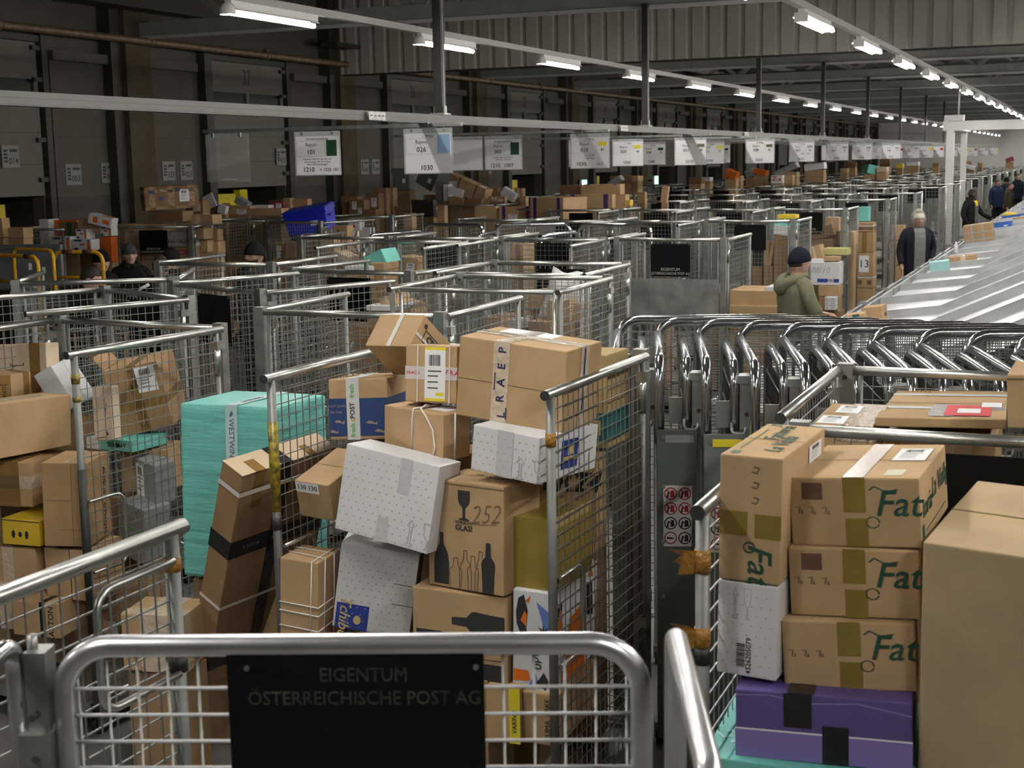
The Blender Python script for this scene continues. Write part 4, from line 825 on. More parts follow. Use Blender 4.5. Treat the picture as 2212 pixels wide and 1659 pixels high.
BG = [
('large carton banded with brown tape on top of the packed cage by the dock wall', 'd', (-14.85, 20.37, 2.307), (0.92, 0.44, 0.394), (0, -2, 46), 0, 'bands'),
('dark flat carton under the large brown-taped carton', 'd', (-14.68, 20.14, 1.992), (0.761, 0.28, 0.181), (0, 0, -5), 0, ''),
('small brown carton right of the large brown-taped carton', 'd', (-14.73, 21.01, 2.125), (0.371, 0.22, 0.219), (0, 0, 0), 1, 'lab'),
('light carton on the right top of the packed dock wall cage', 'c', (-14.18, 20.34, 1.928), (0.612, 0.28, 0.165), (0, 0, 0), 0, 'tape'),
('long carton on the left top inside the packed dock wall cage', 'c', (-15.26, 20.2, 1.799), (0.99, 0.39, 0.127), (0, 0, 0), 0, 'tape'),
('carton in the packed cage behind the black plate', 'c', (-15.43, 20.06, 1.546), (0.507, 0.33, 0.374), (0, 0, 0), 0, 'tape'),
('white carton with signature lettering in the packed cage', 'w', (-14.38, 20.04, 1.602), (0.584, 0.28, 0.235), (0, 0, 0), 0, 'hahn'),
('carton with small red label in the packed cage', 'c', (-14.63, 20.06, 1.373), (1.056, 0.33, 0.205), (0, 0, 0), 0, 'redlab'),
('carton under the red labelled one in the packed cage', 'c', (-14.64, 20.06, 1.148), (1.058, 0.33, 0.229), (0, 0, 0), 1, ''),
('lower left carton in the packed cage', 'c', (-15.45, 20.06, 1.186), (0.518, 0.33, 0.328), (0, 0, 0), 1, ''),
('narrow carton seen through the right side of the packed cage', 'c', (-14.0, 20.14, 1.695), (0.14, 0.28, 0.179), (0, 0, 0), 0, ''),
('small carton near the right post of the packed cage', 'c', (-13.98, 20.39, 1.664), (0.235, 0.17, 0.197), (0, 0, 0), 0, ''),
('second narrow carton at the right side of the packed cage', 'c', (-14.05, 20.21, 1.482), (0.225, 0.22, 0.204), (0, 0, 0), 0, ''),
('carton with crossing bands at the right side of the packed cage', 'c', (-13.96, 20.41, 1.451), (0.207, 0.22, 0.214), (0, 0, 0), 0, ''),
('lower carton at the right side of the packed cage', 'c', (-13.96, 20.21, 1.219), (0.431, 0.22, 0.307), (0, 0, 0), 1, ''),
('tall white box with orange side at far left', 'w', (-16.69, 19.43, 1.746), (0.2, 0.28, 0.459), (0, 0, 0), 1, ''),
('orange panel box beside the tall white box', 'o', (-16.4, 19.46, 1.775), (0.585, 0.06, 0.372), (0, 0, 0), 1, ''),
('carton with green tape before the orange box', 'd', (-16.25, 19.45, 1.797), (0.394, 0.11, 0.252), (0, 0, 0), 0, 'green'),
('white printed box, left one of the pair in the far left cage', 'w', (-16.03, 19.02, 1.589), (0.417, 0.22, 0.232), (0, 0, 0), 0, 'kid'),
('white printed box, right one of the pair in the far left cage', 'w', (-15.6, 19.02, 1.569), (0.392, 0.22, 0.185), (0, 0, 0), 0, 'kid'),
('white printed box on top of the pair in the far left cage', 'w', (-15.71, 19.16, 1.741), (0.231, 0.22, 0.162), (0, 0, 0), 0, 'kid'),
('tilted white box with orange print at far left', 'w', (-15.29, 19.11, 1.963), (0.425, 0.22, 0.168), (0, 14, 10), 0, 'oran'),
('tilted open carton under the tilted white box', 'c', (-15.62, 19.29, 1.877), (0.356, 0.17, 0.17), (0, 20, 0), 0, ''),
('dark carton with faint red stamp behind the yellow trolleys', 'd', (-16.85, 19.86, 1.263), (0.63, 0.33, 0.406), (0, 0, 0), 1, 'redstamp'),
('dark carton under the white printed boxes', 'd', (-16.21, 19.86, 1.221), (0.627, 0.33, 0.386), (0, 0, 0), 1, ''),
('orange box seen through the cage mesh at left', 'o', (-15.34, 19.29, 1.475), (0.22, 0.17, 0.419), (0, 0, 0), 1, ''),
('white printed box above the orange box in the mesh', 'w', (-15.33, 19.29, 1.781), (0.238, 0.17, 0.162), (0, 0, 0), 0, 'kid'),
('plain carton at the left edge of the view', 'c', (-15.31, 17.11, 1.869), (0.395, 0.22, 0.155), (0, 0, 0), 1, ''),
('carton cut by the left edge of the view', 'c', (-15.53, 16.98, 1.944), (0.235, 0.17, 0.296), (0, -4, 0), 1, ''),
('carton with white address label below the yellow lorry', 'c', (-15.61, 23.74, 1.952), (0.578, 0.28, 0.172), (0, 0, 0), 1, 'lab'),
('grey and white wrapped parcel on the carton below the lorry', 'g', (-15.67, 23.89, 2.104), (0.302, 0.17, 0.145), (0, 28, 0), 0, ''),
('open carton with dark triangle print left of the labelled carton', 'd', (-16.12, 23.71, 1.959), (0.445, 0.22, 0.164), (0, -18, 0), 0, ''),
('white label parcel leaning on the open carton', 'w', (-15.85, 23.45, 1.988), (0.182, 0.11, 0.171), (0, 16, 0), 1, ''),
('open flat carton with handwriting under door 37', 'c', (-14.97, 23.74, 1.928), (0.705, 0.28, 0.143), (0, 0, 0), 1, ''),
('white padded envelope on the open flat carton', 'w', (-15.23, 23.91, 2.02), (0.394, 0.22, 0.072), (0, 0, 0), 0, ''),
('maroon and white box beside the dock opening', 'm', (-14.97, 24.11, 2.039), (0.319, 0.22, 0.2), (0, 0, 0), 1, 'lab'),
('small upright carton right of the maroon box', 'c', (-14.8, 24.19, 2.071), (0.159, 0.17, 0.218), (0, 0, 0), 0, ''),
('carton with orange corner right of the upright carton', 'c', (-14.57, 24.29, 2.071), (0.369, 0.17, 0.172), (0, 0, 0), 0, 'ora'),
('white cardboard sheet sticking up beside the lorry', 'w', (-16.47, 23.91, 2.124), (0.254, 0.03, 0.295), (0, -24, 0), 1, ''),
('carton behind the blue crate cage mesh', 'c', (-13.35, 21.51, 1.014), (0.257, 0.22, 0.328), (0, 0, 0), 1, ''),
('brown carton with hand-written white sheet in the blue crate cage', 'c', (-13.44, 21.58, 1.228), (0.192, 0.06, 0.47), (0, 6, 0), 0, 'sheet'),
('carton with red tape in the blue crate cage', 'c', (-12.95, 21.64, 1.334), (0.641, 0.28, 0.285), (0, 0, 0), 0, 'redtape'),
('carton under the red taped one in the blue crate cage', 'c', (-12.97, 21.64, 1.031), (0.643, 0.28, 0.303), (0, 0, 0), 1, ''),
('plain carton left of the bearded man', 'c', (-14.43, 21.71, 1.032), (0.495, 0.22, 0.143), (0, 0, 0), 1, ''),
('white box with small red symbol beside the blue crate', 'w', (-12.5, 21.69, 1.631), (0.233, 0.17, 0.138), (0, 0, 0), 1, 'redsym'),
('white box with red writing under the blue crate', 'w', (-12.84, 21.69, 1.56), (0.282, 0.17, 0.114), (0, 0, 0), 0, 'redtext'),
('plain carton right of the red taped carton', 'c', (-11.78, 20.51, 1.47), (0.264, 0.22, 0.261), (0, 0, 0), 1, ''),
('carton with round hand hole right of the blue crate', 'c', (-11.99, 21.31, 1.566), (0.299, 0.22, 0.42), (0, 0, 0), 1, 'hole'),
('white house shaped box with red mark', 'w', (-12.98, 23.61, 1.682), (0.239, 0.22, 0.209), (0, 0, 0), 1, 'redsym'),
('white box crossed with brown tape', 'w', (-11.83, 21.43, 1.496), (0.163, 0.06, 0.366), (0, 0, 0), 1, 'cross'),
('white box beside the taped cross box', 'w', (-12.23, 22.69, 1.537), (0.171, 0.17, 0.276), (0, 0, 0), 1, ''),
('turquoise parcel seen through the cage in the middle distance', 't', (-8.28, 15.7, 1.627), (0.273, 0.4, 0.184), (0, -24, 0), 0, ''),
('white envelopes heap beside the turquoise parcel', 'w', (-8.42, 15.55, 1.522), (0.357, 0.5, 0.086), (0, 0, 0), 1, ''),
('light carton beside the turquoise parcel', 'c', (-8.2, 15.6, 1.555), (0.194, 0.4, 0.092), (0, 0, 0), 1, ''),
('white leaflet parcel in the middle distance cage', 'p', (-8.83, 15.75, 1.647), (0.2, 0.3, 0.1), (0, 20, 0), 0, ''),
('dark carton beside the leaflet parcel', 'd', (-8.96, 15.8, 1.551), (0.336, 0.4, 0.147), (0, 0, 0), 1, ''),
('worn carton with small white label in the second left cage of the row', 'c', (-8.54, 17.1, 1.451), (0.306, 0.4, 0.224), (0, 8, 0), 1, 'lab'),
('carton below the worn carton with small white label', 'c', (-8.47, 17.0, 1.252), (0.298, 0.4, 0.18), (0, 0, 0), 1, ''),
('brown cartons seen through the mesh of the blank plate cage', 'c', (-7.17, 17.4, 1.628), (0.385, 0.4, 0.196), (0, 0, 0), 0, ''),
('lower brown carton seen through the mesh of the blank plate cage', 'c', (-7.17, 17.4, 1.429), (0.386, 0.4, 0.19), (0, 0, 0), 1, ''),
('upright slim carton through the blank plate cage mesh', 'c', (-7.22, 17.7, 1.496), (0.176, 0.2, 0.363), (0, 0, 0), 1, ''),
('dark carton at the left end of the stack below the grey crates', 'd', (-16.22, 29.34, 1.951), (0.432, 0.28, 0.259), (0, 0, 0), 1, ''),
('carton with two white labels left of the grey crates', 'd', (-15.87, 29.04, 1.82), (0.39, 0.28, 0.362), (0, 0, 0), 1, 'lab2'),
('tall dark carton left of the first grey crate', 'd', (-15.84, 29.74, 1.947), (0.358, 0.28, 0.369), (0, 0, 0), 1, 'lab'),
('small carton on the tall dark carton', 'd', (-15.84, 30.11, 2.186), (0.348, 0.22, 0.131), (0, 0, 0), 1, ''),
('carton behind the first grey crate', 'c', (-15.75, 30.41, 2.1), (0.237, 0.22, 0.287), (0, 0, 0), 1, ''),
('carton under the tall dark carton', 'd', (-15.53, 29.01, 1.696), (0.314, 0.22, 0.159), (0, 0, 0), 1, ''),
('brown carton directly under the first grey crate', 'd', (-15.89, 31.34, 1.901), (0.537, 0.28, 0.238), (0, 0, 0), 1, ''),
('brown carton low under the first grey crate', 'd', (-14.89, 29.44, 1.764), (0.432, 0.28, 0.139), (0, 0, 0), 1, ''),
('narrow carton right of the cage with yellow handle', 'c', (-13.1, 26.11, 1.653), (0.202, 0.22, 0.294), (0, 0, 0), 1, ''),
('black panel box under the leaning grey crate', 'k', (-13.98, 28.59, 1.806), (0.542, 0.17, 0.392), (0, 0, 0), 1, ''),
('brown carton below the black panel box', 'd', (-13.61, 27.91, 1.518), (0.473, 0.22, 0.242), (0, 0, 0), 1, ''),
('long carton with two black straps tilted on the stack', 'c', (-13.84, 30.77, 2.202), (1.083, 0.33, 0.38), (0, 22, -8), 0, 'straps'),
('white printed box leaning under the strapped carton', 'w', (-13.89, 30.12, 2.134), (0.381, 0.03, 0.193), (0, 14, 0), 1, ''),
('white crate half right of the third grey crate', 'w', (-14.18, 30.31, 2.123), (0.144, 0.22, 0.389), (0, 0, 0), 1, ''),
('cartons in the cage right of the black panel box', 'c', (-12.91, 27.29, 1.683), (0.174, 0.17, 0.47), (0, 0, 0), 1, ''),
('brown carton below the strapped carton', 'd', (-13.51, 30.34, 1.86), (0.474, 0.28, 0.215), (0, 0, 0), 1, ''),
('light carton with two white labels beside the white book box', 'c', (-13.02, 30.59, 1.955), (0.413, 0.17, 0.129), (0, 0, 0), 1, 'lab2'),
('dark open carton right of the strapped carton', 'd', (-13.32, 31.11, 2.116), (0.228, 0.22, 0.175), (0, 0, 0), 1, ''),
('slim white box tilted beside the strapped carton', 'w', (-12.94, 31.09, 2.048), (0.357, 0.17, 0.218), (0, 32, 0), 0, ''),
('upright carton with strings before the yellow lorry of door 35', 'c', (-12.75, 31.29, 2.074), (0.214, 0.17, 0.219), (0, 0, 0), 1, 'tape'),
('small open carton right of the slim white box', 'c', (-12.47, 30.89, 1.942), (0.141, 0.17, 0.129), (0, 0, 0), 1, ''),
('carton row behind the mesh left of the purple taped cartons', 'c', (-11.88, 27.31, 1.754), (0.478, 0.22, 0.28), (0, 0, 0), 1, ''),
('low long carton with purple tape and red number 12', 'c', (-11.19, 27.31, 1.756), (0.74, 0.22, 0.268), (0, 0, 0), 1, 'purp12'),
('large carton with two purple tapes, long side running back', 'c', (-10.23, 27.21, 1.858), (0.834, 0.83, 0.438), (0, 0, -16), 1, 'purp'),
('pinkish carton with purple tapes behind the large one', 'c', (-10.06, 28.71, 1.944), (1.049, 0.22, 0.295), (0, 0, 0), 1, 'purp'),
('topmost large carton with purple corner marks', 'c', (-10.04, 29.56, 2.18), (0.844, 0.33, 0.221), (0, 0, 0), 1, 'purpc'),
('carton under the topmost purple marked carton', 'c', (-9.98, 29.54, 1.903), (0.962, 0.28, 0.312), (0, 0, 0), 1, ''),
('dark cartons behind the purple taped cartons', 'd', (-12.82, 35.25, 2.058), (0.583, 0.5, 0.241), (0, 0, 0), 1, ''),
('long dark carton on the far stack right of the purple cartons', 'd', (-12.6, 38.85, 2.255), (0.652, 0.5, 0.209), (0, 0, 0), 1, ''),
('grey wedge parcel on the far stack', 'g', (-12.34, 37.35, 2.227), (0.403, 0.3, 0.152), (0, -30, 0), 1, ''),
('light carton end beside the long dark carton', 'c', (-12.19, 38.85, 2.277), (0.179, 0.5, 0.156), (0, 0, 0), 1, ''),
('small yellow parcel right of the purple taped cartons', 'y', (-8.8, 27.5, 1.947), (0.098, 0.2, 0.112), (0, 0, 0), 1, ''),
('carton behind the white sheet cage', 'c', (-9.8, 31.59, 1.94), (0.191, 0.17, 0.245), (0, 0, 0), 1, ''),
('leaning light cardboard strip in a cage', 'c', (-9.09, 31.05, 2.018), (0.152, 0.11, 0.375), (0, 8, 0), 1, ''),
('carton with barcode label beside the white post bag', 'c', (-4.69, 12.05, 1.552), (0.146, 0.3, 0.17), (0, 0, -8), 0, ''),
('carton below the white post bag', 'c', (-4.42, 11.88, 1.482), (0.221, 0.35, 0.191), (0, 0, 0), 0, 'tape'),
('flat carton under the letters in the plate cage', 'c', (-4.57, 11.78, 1.333), (0.205, 0.35, 0.113), (0, 0, 0), 1, ''),
('carton at the foot of the white post bag', 'c', (-4.4, 11.88, 1.309), (0.199, 0.35, 0.146), (0, 0, 0), 1, ''),
('carton behind the letters in the plate cage', 'd', (-4.71, 12.1, 1.404), (0.151, 0.3, 0.107), (0, 0, 0), 0, ''),
('carton with white letters on top, left in the plate cage', 'c', (-5.02, 11.8, 1.366), (0.16, 0.4, 0.106), (0, 0, 0), 1, ''),
('heap of white letters in the plate cage', 'w', (-4.89, 11.95, 1.332), (0.285, 0.3, 0.094), (0, -10, 0), 1, ''),
('narrow carton at the right post of the plate cage', 'c', (-4.28, 11.95, 1.447), (0.088, 0.3, 0.188), (0, 0, 0), 1, ''),
('open carton with black tape in the closed front cage', 'c', (-5.45, 10.55, 1.666), (0.139, 0.3, 0.093), (0, -20, 0), 0, 'tape'),
('white envelopes in the closed front cage', 'w', (-5.47, 10.5, 1.621), (0.26, 0.4, 0.046), (0, 0, 0), 1, ''),
('light carton flap in the closed front cage', 'c', (-5.41, 10.75, 1.602), (0.176, 0.3, 0.067), (0, 15, 0), 1, ''),
('dark carton low in the closed front cage', 'd', (-5.59, 10.4, 1.401), (0.152, 0.4, 0.155), (0, 0, 0), 1, ''),
('turquoise parcel in the cage behind the olive hoodie man', 't', (-4.51, 22.2, 1.749), (0.327, 0.4, 0.144), (0, 0, 0), 1, ''),
('yellow padded envelope on the turquoise parcel', 'y', (-4.5, 22.25, 1.878), (0.291, 0.3, 0.065), (0, 0, 0), 0, ''),
('crumpled white parcel under the turquoise one', 'w', (-4.54, 22.05, 1.674), (0.224, 0.3, 0.144), (0, 8, 0), 1, ''),
('carton with label right of the crumpled white parcel', 'c', (-4.4, 22.1, 1.532), (0.13, 0.3, 0.252), (0, 8, 0), 1, ''),
('upright cardboard sheet left of the red printed box', 'c', (-4.78, 22.1, 1.305), (0.081, 0.3, 0.385), (0, 0, 0), 1, ''),
('second upright cardboard sheet left of the red printed box', 'c', (-4.7, 22.1, 1.313), (0.051, 0.3, 0.399), (0, 8, 0), 1, ''),
('box with red and white print behind the olive hoodie man', 'r', (-4.54, 22.1, 1.228), (0.218, 0.3, 0.239), (0, 0, 0), 1, 'redtext'),
('dark parcels behind the cage corner', 'k', (-4.94, 22.15, 1.298), (0.163, 0.2, 0.388), (0, 0, 0), 1, ''),
('carton with white tape tilted beside the olive hoodie man', 'c', (-4.7, 25.8, 1.077), (0.25, 0.4, 0.251), (0, -14, 0), 0, 'tape'),
('white carton with pencilled 08 and blue bars', 'w', (-4.48, 25.53, 0.731), (0.567, 0.45, 0.406), (0, 0, 0), 0, 'xbg'),
('pale olive shoe box lid in the third cage', 'v', (-4.37, 26.1, 1.085), (0.433, 0.4, 0.118), (0, 0, 0), 0, ''),
('flat carton with white paper on the white carton', 'c', (-4.36, 25.55, 0.989), (0.27, 0.3, 0.074), (0, 0, 0), 0, ''),
('white envelopes on the white carton', 'w', (-4.6, 25.55, 0.954), (0.231, 0.3, 0.058), (0, 0, 0), 0, ''),
('brown carton under the white carton with blue bars', 'c', (-4.36, 25.43, 0.431), (0.359, 0.45, 0.182), (0, 0, 0), 1, ''),
('slim white packet with print, top of three stacked', 'w', (-4.29, 25.1, 0.308), (0.194, 0.2, 0.07), (0, 0, 0), 0, 'txt'),
('slim white packet with print, middle of three stacked', 'w', (-4.29, 25.1, 0.231), (0.195, 0.2, 0.07), (0, 0, 0), 0, 'txt'),
('slim white packet with print, bottom of three stacked', 'w', (-4.29, 25.1, 0.154), (0.195, 0.2, 0.07), (0, 0, 0), 0, 'txt'),
('dark carton at the bottom beside the olive hoodie man', 'd', (-4.35, 25.43, -0.042), (0.401, 0.45, 0.233), (0, 0, 0), 1, ''),
('lilac parcel behind the tilted carton', 'q', (-4.98, 27.1, 0.94), (0.289, 0.4, 0.132), (0, 0, 0), 1, ''),
('open dark carton with raised flap in the third cage', 'd', (-4.84, 27.25, 1.374), (0.481, 0.5, 0.219), (0, -14, 0), 1, ''),
('carton with white strip in the third cage', 'c', (-4.66, 27.4, 1.518), (0.254, 0.4, 0.264), (0, 0, 0), 1, 'tape'),
('carton behind the right post of the third cage', 'c', (-4.37, 27.3, 1.261), (0.286, 0.4, 0.262), (0, 0, 0), 1, ''),
('flattened cardboard layer, number one from the top of the carton tower', 'c', (-4.7, 31.75, 1.335), (0.378, 0.5, 0.042), (0, 0, 0), 0, ''),
('flattened cardboard layer, number two from the top of the carton tower', 'p', (-4.7, 31.75, 1.284), (0.378, 0.5, 0.042), (0, 0, 0), 0, ''),
('flattened cardboard layer, number three from the top of the carton tower', 'd', (-4.7, 31.75, 1.234), (0.378, 0.5, 0.042), (0, 0, 0), 0, ''),
('flattened cardboard layer, number four from the top of the carton tower', 'c', (-4.7, 31.75, 1.183), (0.378, 0.5, 0.042), (0, 0, 0), 0, ''),
('top carton with brown tape in the tower by the conveyor', 'c', (-4.69, 31.75, 0.932), (0.379, 0.5, 0.446), (0, 0, 0), 0, 'btape'),
('carton with white hand-written sheet in the tower by the conveyor', 'c', (-4.68, 31.75, 0.439), (0.38, 0.5, 0.519), (0, 0, 0), 0, 'sheet'),
('carton with two square stamps in the tower by the conveyor', 'c', (-4.67, 31.75, 0.047), (0.38, 0.5, 0.245), (0, 0, 0), 0, 'stamps'),
('lowest carton in the tower by the conveyor', 'c', (-4.67, 31.75, -0.301), (0.381, 0.5, 0.43), (0, 0, 0), 1, ''),
('turquoise and white upright parcel by the conveyor cages', 't', (-4.76, 31.95, 1.531), (0.211, 0.3, 0.315), (0, 0, 0), 0, ''),
('top carton of the tower behind the man in the pale hood', 'c', (-4.66, 37.0, 0.856), (0.309, 0.4, 0.375), (0, 0, 0), 0, ''),
('middle carton of the tower behind the man in the pale hood', 'c', (-4.65, 36.8, 0.516), (0.353, 0.4, 0.28), (0, 0, 0), 0, ''),
('third carton of the tower behind the man in the pale hood', 'c', (-4.64, 36.8, 0.206), (0.354, 0.4, 0.316), (0, 0, 0), 0, ''),
('lowest carton of the tower behind the man in the pale hood', 'c', (-4.62, 36.8, -0.186), (0.331, 0.4, 0.446), (0, 0, 0), 1, ''),
('wide flat carton in the cage before the olive hoodie man', 'c', (-3.77, 17.25, 1.111), (0.712, 0.7, 0.181), (0, 0, 0), 0, ''),
('wide lower carton in the cage before the olive hoodie man', 'c', (-3.75, 17.15, 0.881), (0.71, 0.7, 0.288), (0, 0, 0), 1, ''),
('white envelope on the wide flat carton', 'w', (-3.58, 17.1, 1.224), (0.214, 0.4, 0.051), (0, 0, 0), 0, ''),
('small carton behind the kick sheet', 'c', (-5.2, 17.7, 1.151), (0.187, 0.4, 0.084), (0, 0, 0), 1, ''),
('pale wooden tray behind the kick sheet', 'w', (-4.45, 17.6, 1.155), (0.21, 0.4, 0.071), (0, 0, 0), 1, ''),
('turquoise box tilted on the far cages', 't', (-9.09, 62.3, 2.215), (0.466, 0.6, 0.373), (0, 12, 30), 1, ''),
('flat pale carton beside the far turquoise box', 'p', (-8.58, 62.4, 2.208), (0.425, 0.8, 0.215), (0, 0, 0), 1, ''),
('white lidded crate on the far cages', 'w', (-10.15, 55.3, 2.426), (0.763, 0.6, 0.247), (0, -6, 0), 1, ''),
('grey tilted crate on the far cages', 'g', (-10.64, 52.3, 2.362), (0.852, 0.6, 0.202), (0, -24, 0), 1, ''),
('orange tilted box on a far stack, left one', 'o', (-11.72, 48.25, 2.25), (0.389, 0.5, 0.284), (0, 24, 0), 1, ''),
('orange tilted box on a far stack, right one', 'o', (-11.6, 52.25, 2.274), (0.484, 0.5, 0.203), (0, 12, 0), 1, ''),
('grey wedge between the two orange boxes', 'g', (-11.98, 52.25, 2.245), (0.313, 0.5, 0.272), (0, -20, 0), 1, ''),
('white box with red stripes on a far cage', 'w', (-10.75, 51.2, 2.019), (0.42, 0.4, 0.282), (0, 0, 0), 1, 'redtext'),
('brown carton beside the red striped box', 'c', (-10.42, 51.5, 2.018), (0.37, 0.4, 0.299), (0, 0, 0), 1, ''),
('carton under the left orange box', 'c', (-11.74, 48.75, 2.099), (0.524, 0.5, 0.191), (0, 0, 0), 1, ''),
('brown tilted carton on a far stack', 'd', (-11.14, 70.3, 2.386), (0.443, 0.6, 0.267), (0, 14, 0), 1, ''),
('carton left of the far turquoise box', 'c', (-10.17, 62.25, 2.182), (0.295, 0.5, 0.197), (0, 0, 0), 1, ''),
('small yellow crate on the farthest cages', 'y', (-10.12, 80.25, 2.236), (0.37, 0.5, 0.251), (0, 0, 0), 1, ''),
('white heap of envelopes on the farthest cages', 'w', (-9.66, 82.3, 2.313), (0.653, 0.6, 0.205), (0, 0, 0), 1, ''),
('dark brown large carton near the end wall', 'd', (-11.59, 85.4, 2.401), (0.581, 0.8, 0.374), (0, 0, 0), 1, ''),
('brown carton left of the white gantry post', 'd', (-8.0, 78.25, 2.257), (0.33, 0.5, 0.218), (0, 0, 0), 1, ''),
('white flap carton right of the gantry posts', 'w', (-6.14, 76.3, 2.14), (0.475, 0.6, 0.187), (0, 14, 0), 1, ''),
('brown carton behind the white flap carton', 'd', (-6.84, 84.25, 2.304), (0.325, 0.5, 0.207), (0, 0, 0), 1, ''),
('small upright carton right of the gantry posts', 'c', (-6.21, 84.25, 2.203), (0.248, 0.5, 0.232), (0, 0, 0), 1, ''),
('reddish parcel on the farthest cages at right', 'm', (-5.25, 95.3, 2.401), (0.498, 0.6, 0.289), (0, -20, 0), 1, ''),
('stack of white trays near a far dock door', 'w', (-12.32, 47.2, 2.109), (0.29, 0.4, 0.14), (0, 0, 0), 1, ''),
('dark cartons left of the white trays', 'd', (-12.43, 46.25, 2.09), (0.428, 0.5, 0.214), (0, 0, 0), 1, '')]
background_parcels()
FG = {
'bottle': ([-2.577, 5.697, 0.689], [0.473, 0.36, 0.409], [-0.004, 0.012, -0.01]),
'twine': ([-3.412, 5.62, 0.764], [0.204, 0.224, 0.419], [0.026, 0.061, 0.033]),
'tchlow': ([-3.074, 5.686, 0.831], [0.372, 0.16, 0.425], [0.078, 0.163, 0.3]),
'penguin': ([-2.23, 5.83, 0.698], [0.188, 0.582, 0.46], [-0.001, 0.023, -0.012]),
'wine': ([-2.521, 5.69, 1.142], [0.411, 0.3, 0.495], [-0.046, -0.006, -0.19]),
'olive': ([-2.233, 5.798, 1.081], [0.21, 0.44, 0.324], [-0.021, -0.006, -0.051]),
'tchup': ([-2.918, 5.609, 1.296], [0.489, 0.211, 0.405], [-0.089, 0.15, -0.051]),
'postw': ([-2.301, 5.78, 1.529], [0.36, 0.472, 0.207], [-0.032, 0.079, -0.23]),
'string': ([-2.873, 5.843, 1.559], [0.373, 0.195, 0.223], [-0.022, 0.033, -0.283]),
'long': ([-2.368, 5.887, 1.824], [0.541, 0.371, 0.368], [0.005, 0.089, -0.095]),
'fresh': ([-3.412, 6.273, 1.58], [0.299, 0.46, 0.305], [-0.09, -0.027, 0.265]),
'label': ([-2.844, 5.936, 1.819], [0.264, 0.2, 0.268], [-0.106, 0.0, 0.022]),
'strap': ([-3.186, 6.292, 1.897], [0.294, 0.26, 0.196], [-0.732, -0.046, -0.25]),
'tilt': ([-3.33, 5.759, 1.288], [0.194, 0.361, 0.191], [0.259, 0.044, -0.098]),
'tall': ([-3.991, 6.096, 0.753], [0.159, 0.62, 1.32], [0.074, 0.387, -0.29]),
'teal': ([-4.226, 6.438, 1.073], [0.584, 0.578, 0.948], [-0.039, 0.01, 0.064]),
'saud': ([-5.308, 6.941, 1.457], [0.332, 0.437, 0.406], [0.039, -0.192, 0.403]),
'smile': ([-5.284, 6.527, 1.399], [0.176, 0.06, 0.315], [-0.098, -0.12, -0.245]),
'white': ([-5.886, 6.895, 1.477], [0.289, 0.261, 0.145], [0.214, 1.065, 0.378]),
'jones': ([-6.223, 6.648, 1.462], [0.386, 0.2, 0.223], [0.024, 0.01, 1.251]),
'backtan': ([-6.497, 7.021, 1.493], [0.842, 0.12, 0.41], [-0.108, -0.065, -0.008]),
'long2': ([-5.737, 6.313, 1.344], [0.607, 0.22, 0.307], [0.016, 0.055, 1.536]),
'cardA': ([-5.247, 6.184, 0.973], [0.259, 0.35, 0.473], [-0.009, 0.02, 0.323]),
'yellow': ([-5.508, 6.139, 0.797], [0.244, 0.3, 0.149], [-0.021, 0.015, 0.089]),
'fatstand': ([-0.863, 4.101, 1.78], [0.183, 0.493, 0.371], [0.004, 0.012, -0.062]),
'fattop': ([-0.588, 4.19, 1.803], [0.367, 0.497, 0.201], [0.002, -0.072, -0.045]),
'fatmid': ([-0.599, 4.127, 1.603], [0.366, 0.4, 0.203], [0.024, -0.052, 0.026]),
'fatlow': ([-0.619, 4.099, 1.395], [0.371, 0.4, 0.203], [0.018, -0.053, 0.094]),
'purple': ([-0.673, 4.019, 1.194], [0.492, 0.4, 0.202], [0.004, -0.018, 0.079]),
'tealbase': ([-0.708, 4.074, 0.889], [0.592, 0.6, 0.4], [-0.0, -0.002, 0.049]),
'postsmall': ([-0.872, 3.976, 1.45], [0.18, 0.25, 0.28], [-0.003, 0.012, -0.094]),
'bigtan': ([-0.168, 4.118, 1.101], [0.37, 0.561, 1.4], [0.105, 0.022, -0.174]),
'slab': ([-0.54, 5.945, 1.768], [0.472, 1.072, 0.036], [-0.061, -0.023, 0.05]),
'slab2': ([-0.861, 5.552, 1.717], [0.228, 0.382, 0.15], [0.053, -0.012, -0.027]),
'retop': ([-0.168, 5.249, 1.955], [0.174, 0.3, 0.191], [0.029, -0.048, -0.041]),
}
# ------------------------------------------------------------------ foreground parcels
def fgb(k, label, col='c', **kw): c, D, r = FG[k]; o = parcel(label, c, D, r, col, **kw); return o, D
def string(o, D, nm, m, r, *paths):
    mb = MB()
    for p in paths: mb.tube([tuple(a*b for a, b in zip(q, D)) for q in p], r, 6)
    return part(nm, mb, m, o)
def bottle(fl, u, v, w, h, kind):
    """silhouette polygon in face units: base centre (u, v), width w, height h"""
    P = {'b': [(-.5, 0), (-.5, .42), (-.42, .6), (-.14, .78), (-.12, .97), (-.14, 1), (.14, 1), (.12, .97), (.14, .78), (.42, .6), (.5, .42), (.5, 0)],
         's': [(-.4, 0), (-.44, .3), (-.5, .55), (-.46, .62), (-.2, .72), (-.16, 1), (.16, 1), (.2, .72), (.46, .62), (.5, .55), (.44, .3), (.4, 0)],
         'c': [(-.5, 0), (-.5, .35), (-.36, .6), (-.15, .85), (-.13, 1), (.13, 1), (.15, .85), (.36, .6), (.5, .35), (.5, 0)]}[kind]
    return [(u+x*w, v+y*h) for x, y in P]
def outline(P, t):
    Q = []
    for (a, b), (c, d) in zip(P, P[1:]):
        L = math.hypot(c-a, d-b) or 1; nx, ny = -(d-b)/L*t, (c-a)/L*t
        Q.append([(a-nx, b-ny), (c-nx, d-ny), (c+nx, d+ny), (a+nx, b+ny)])
    return Q
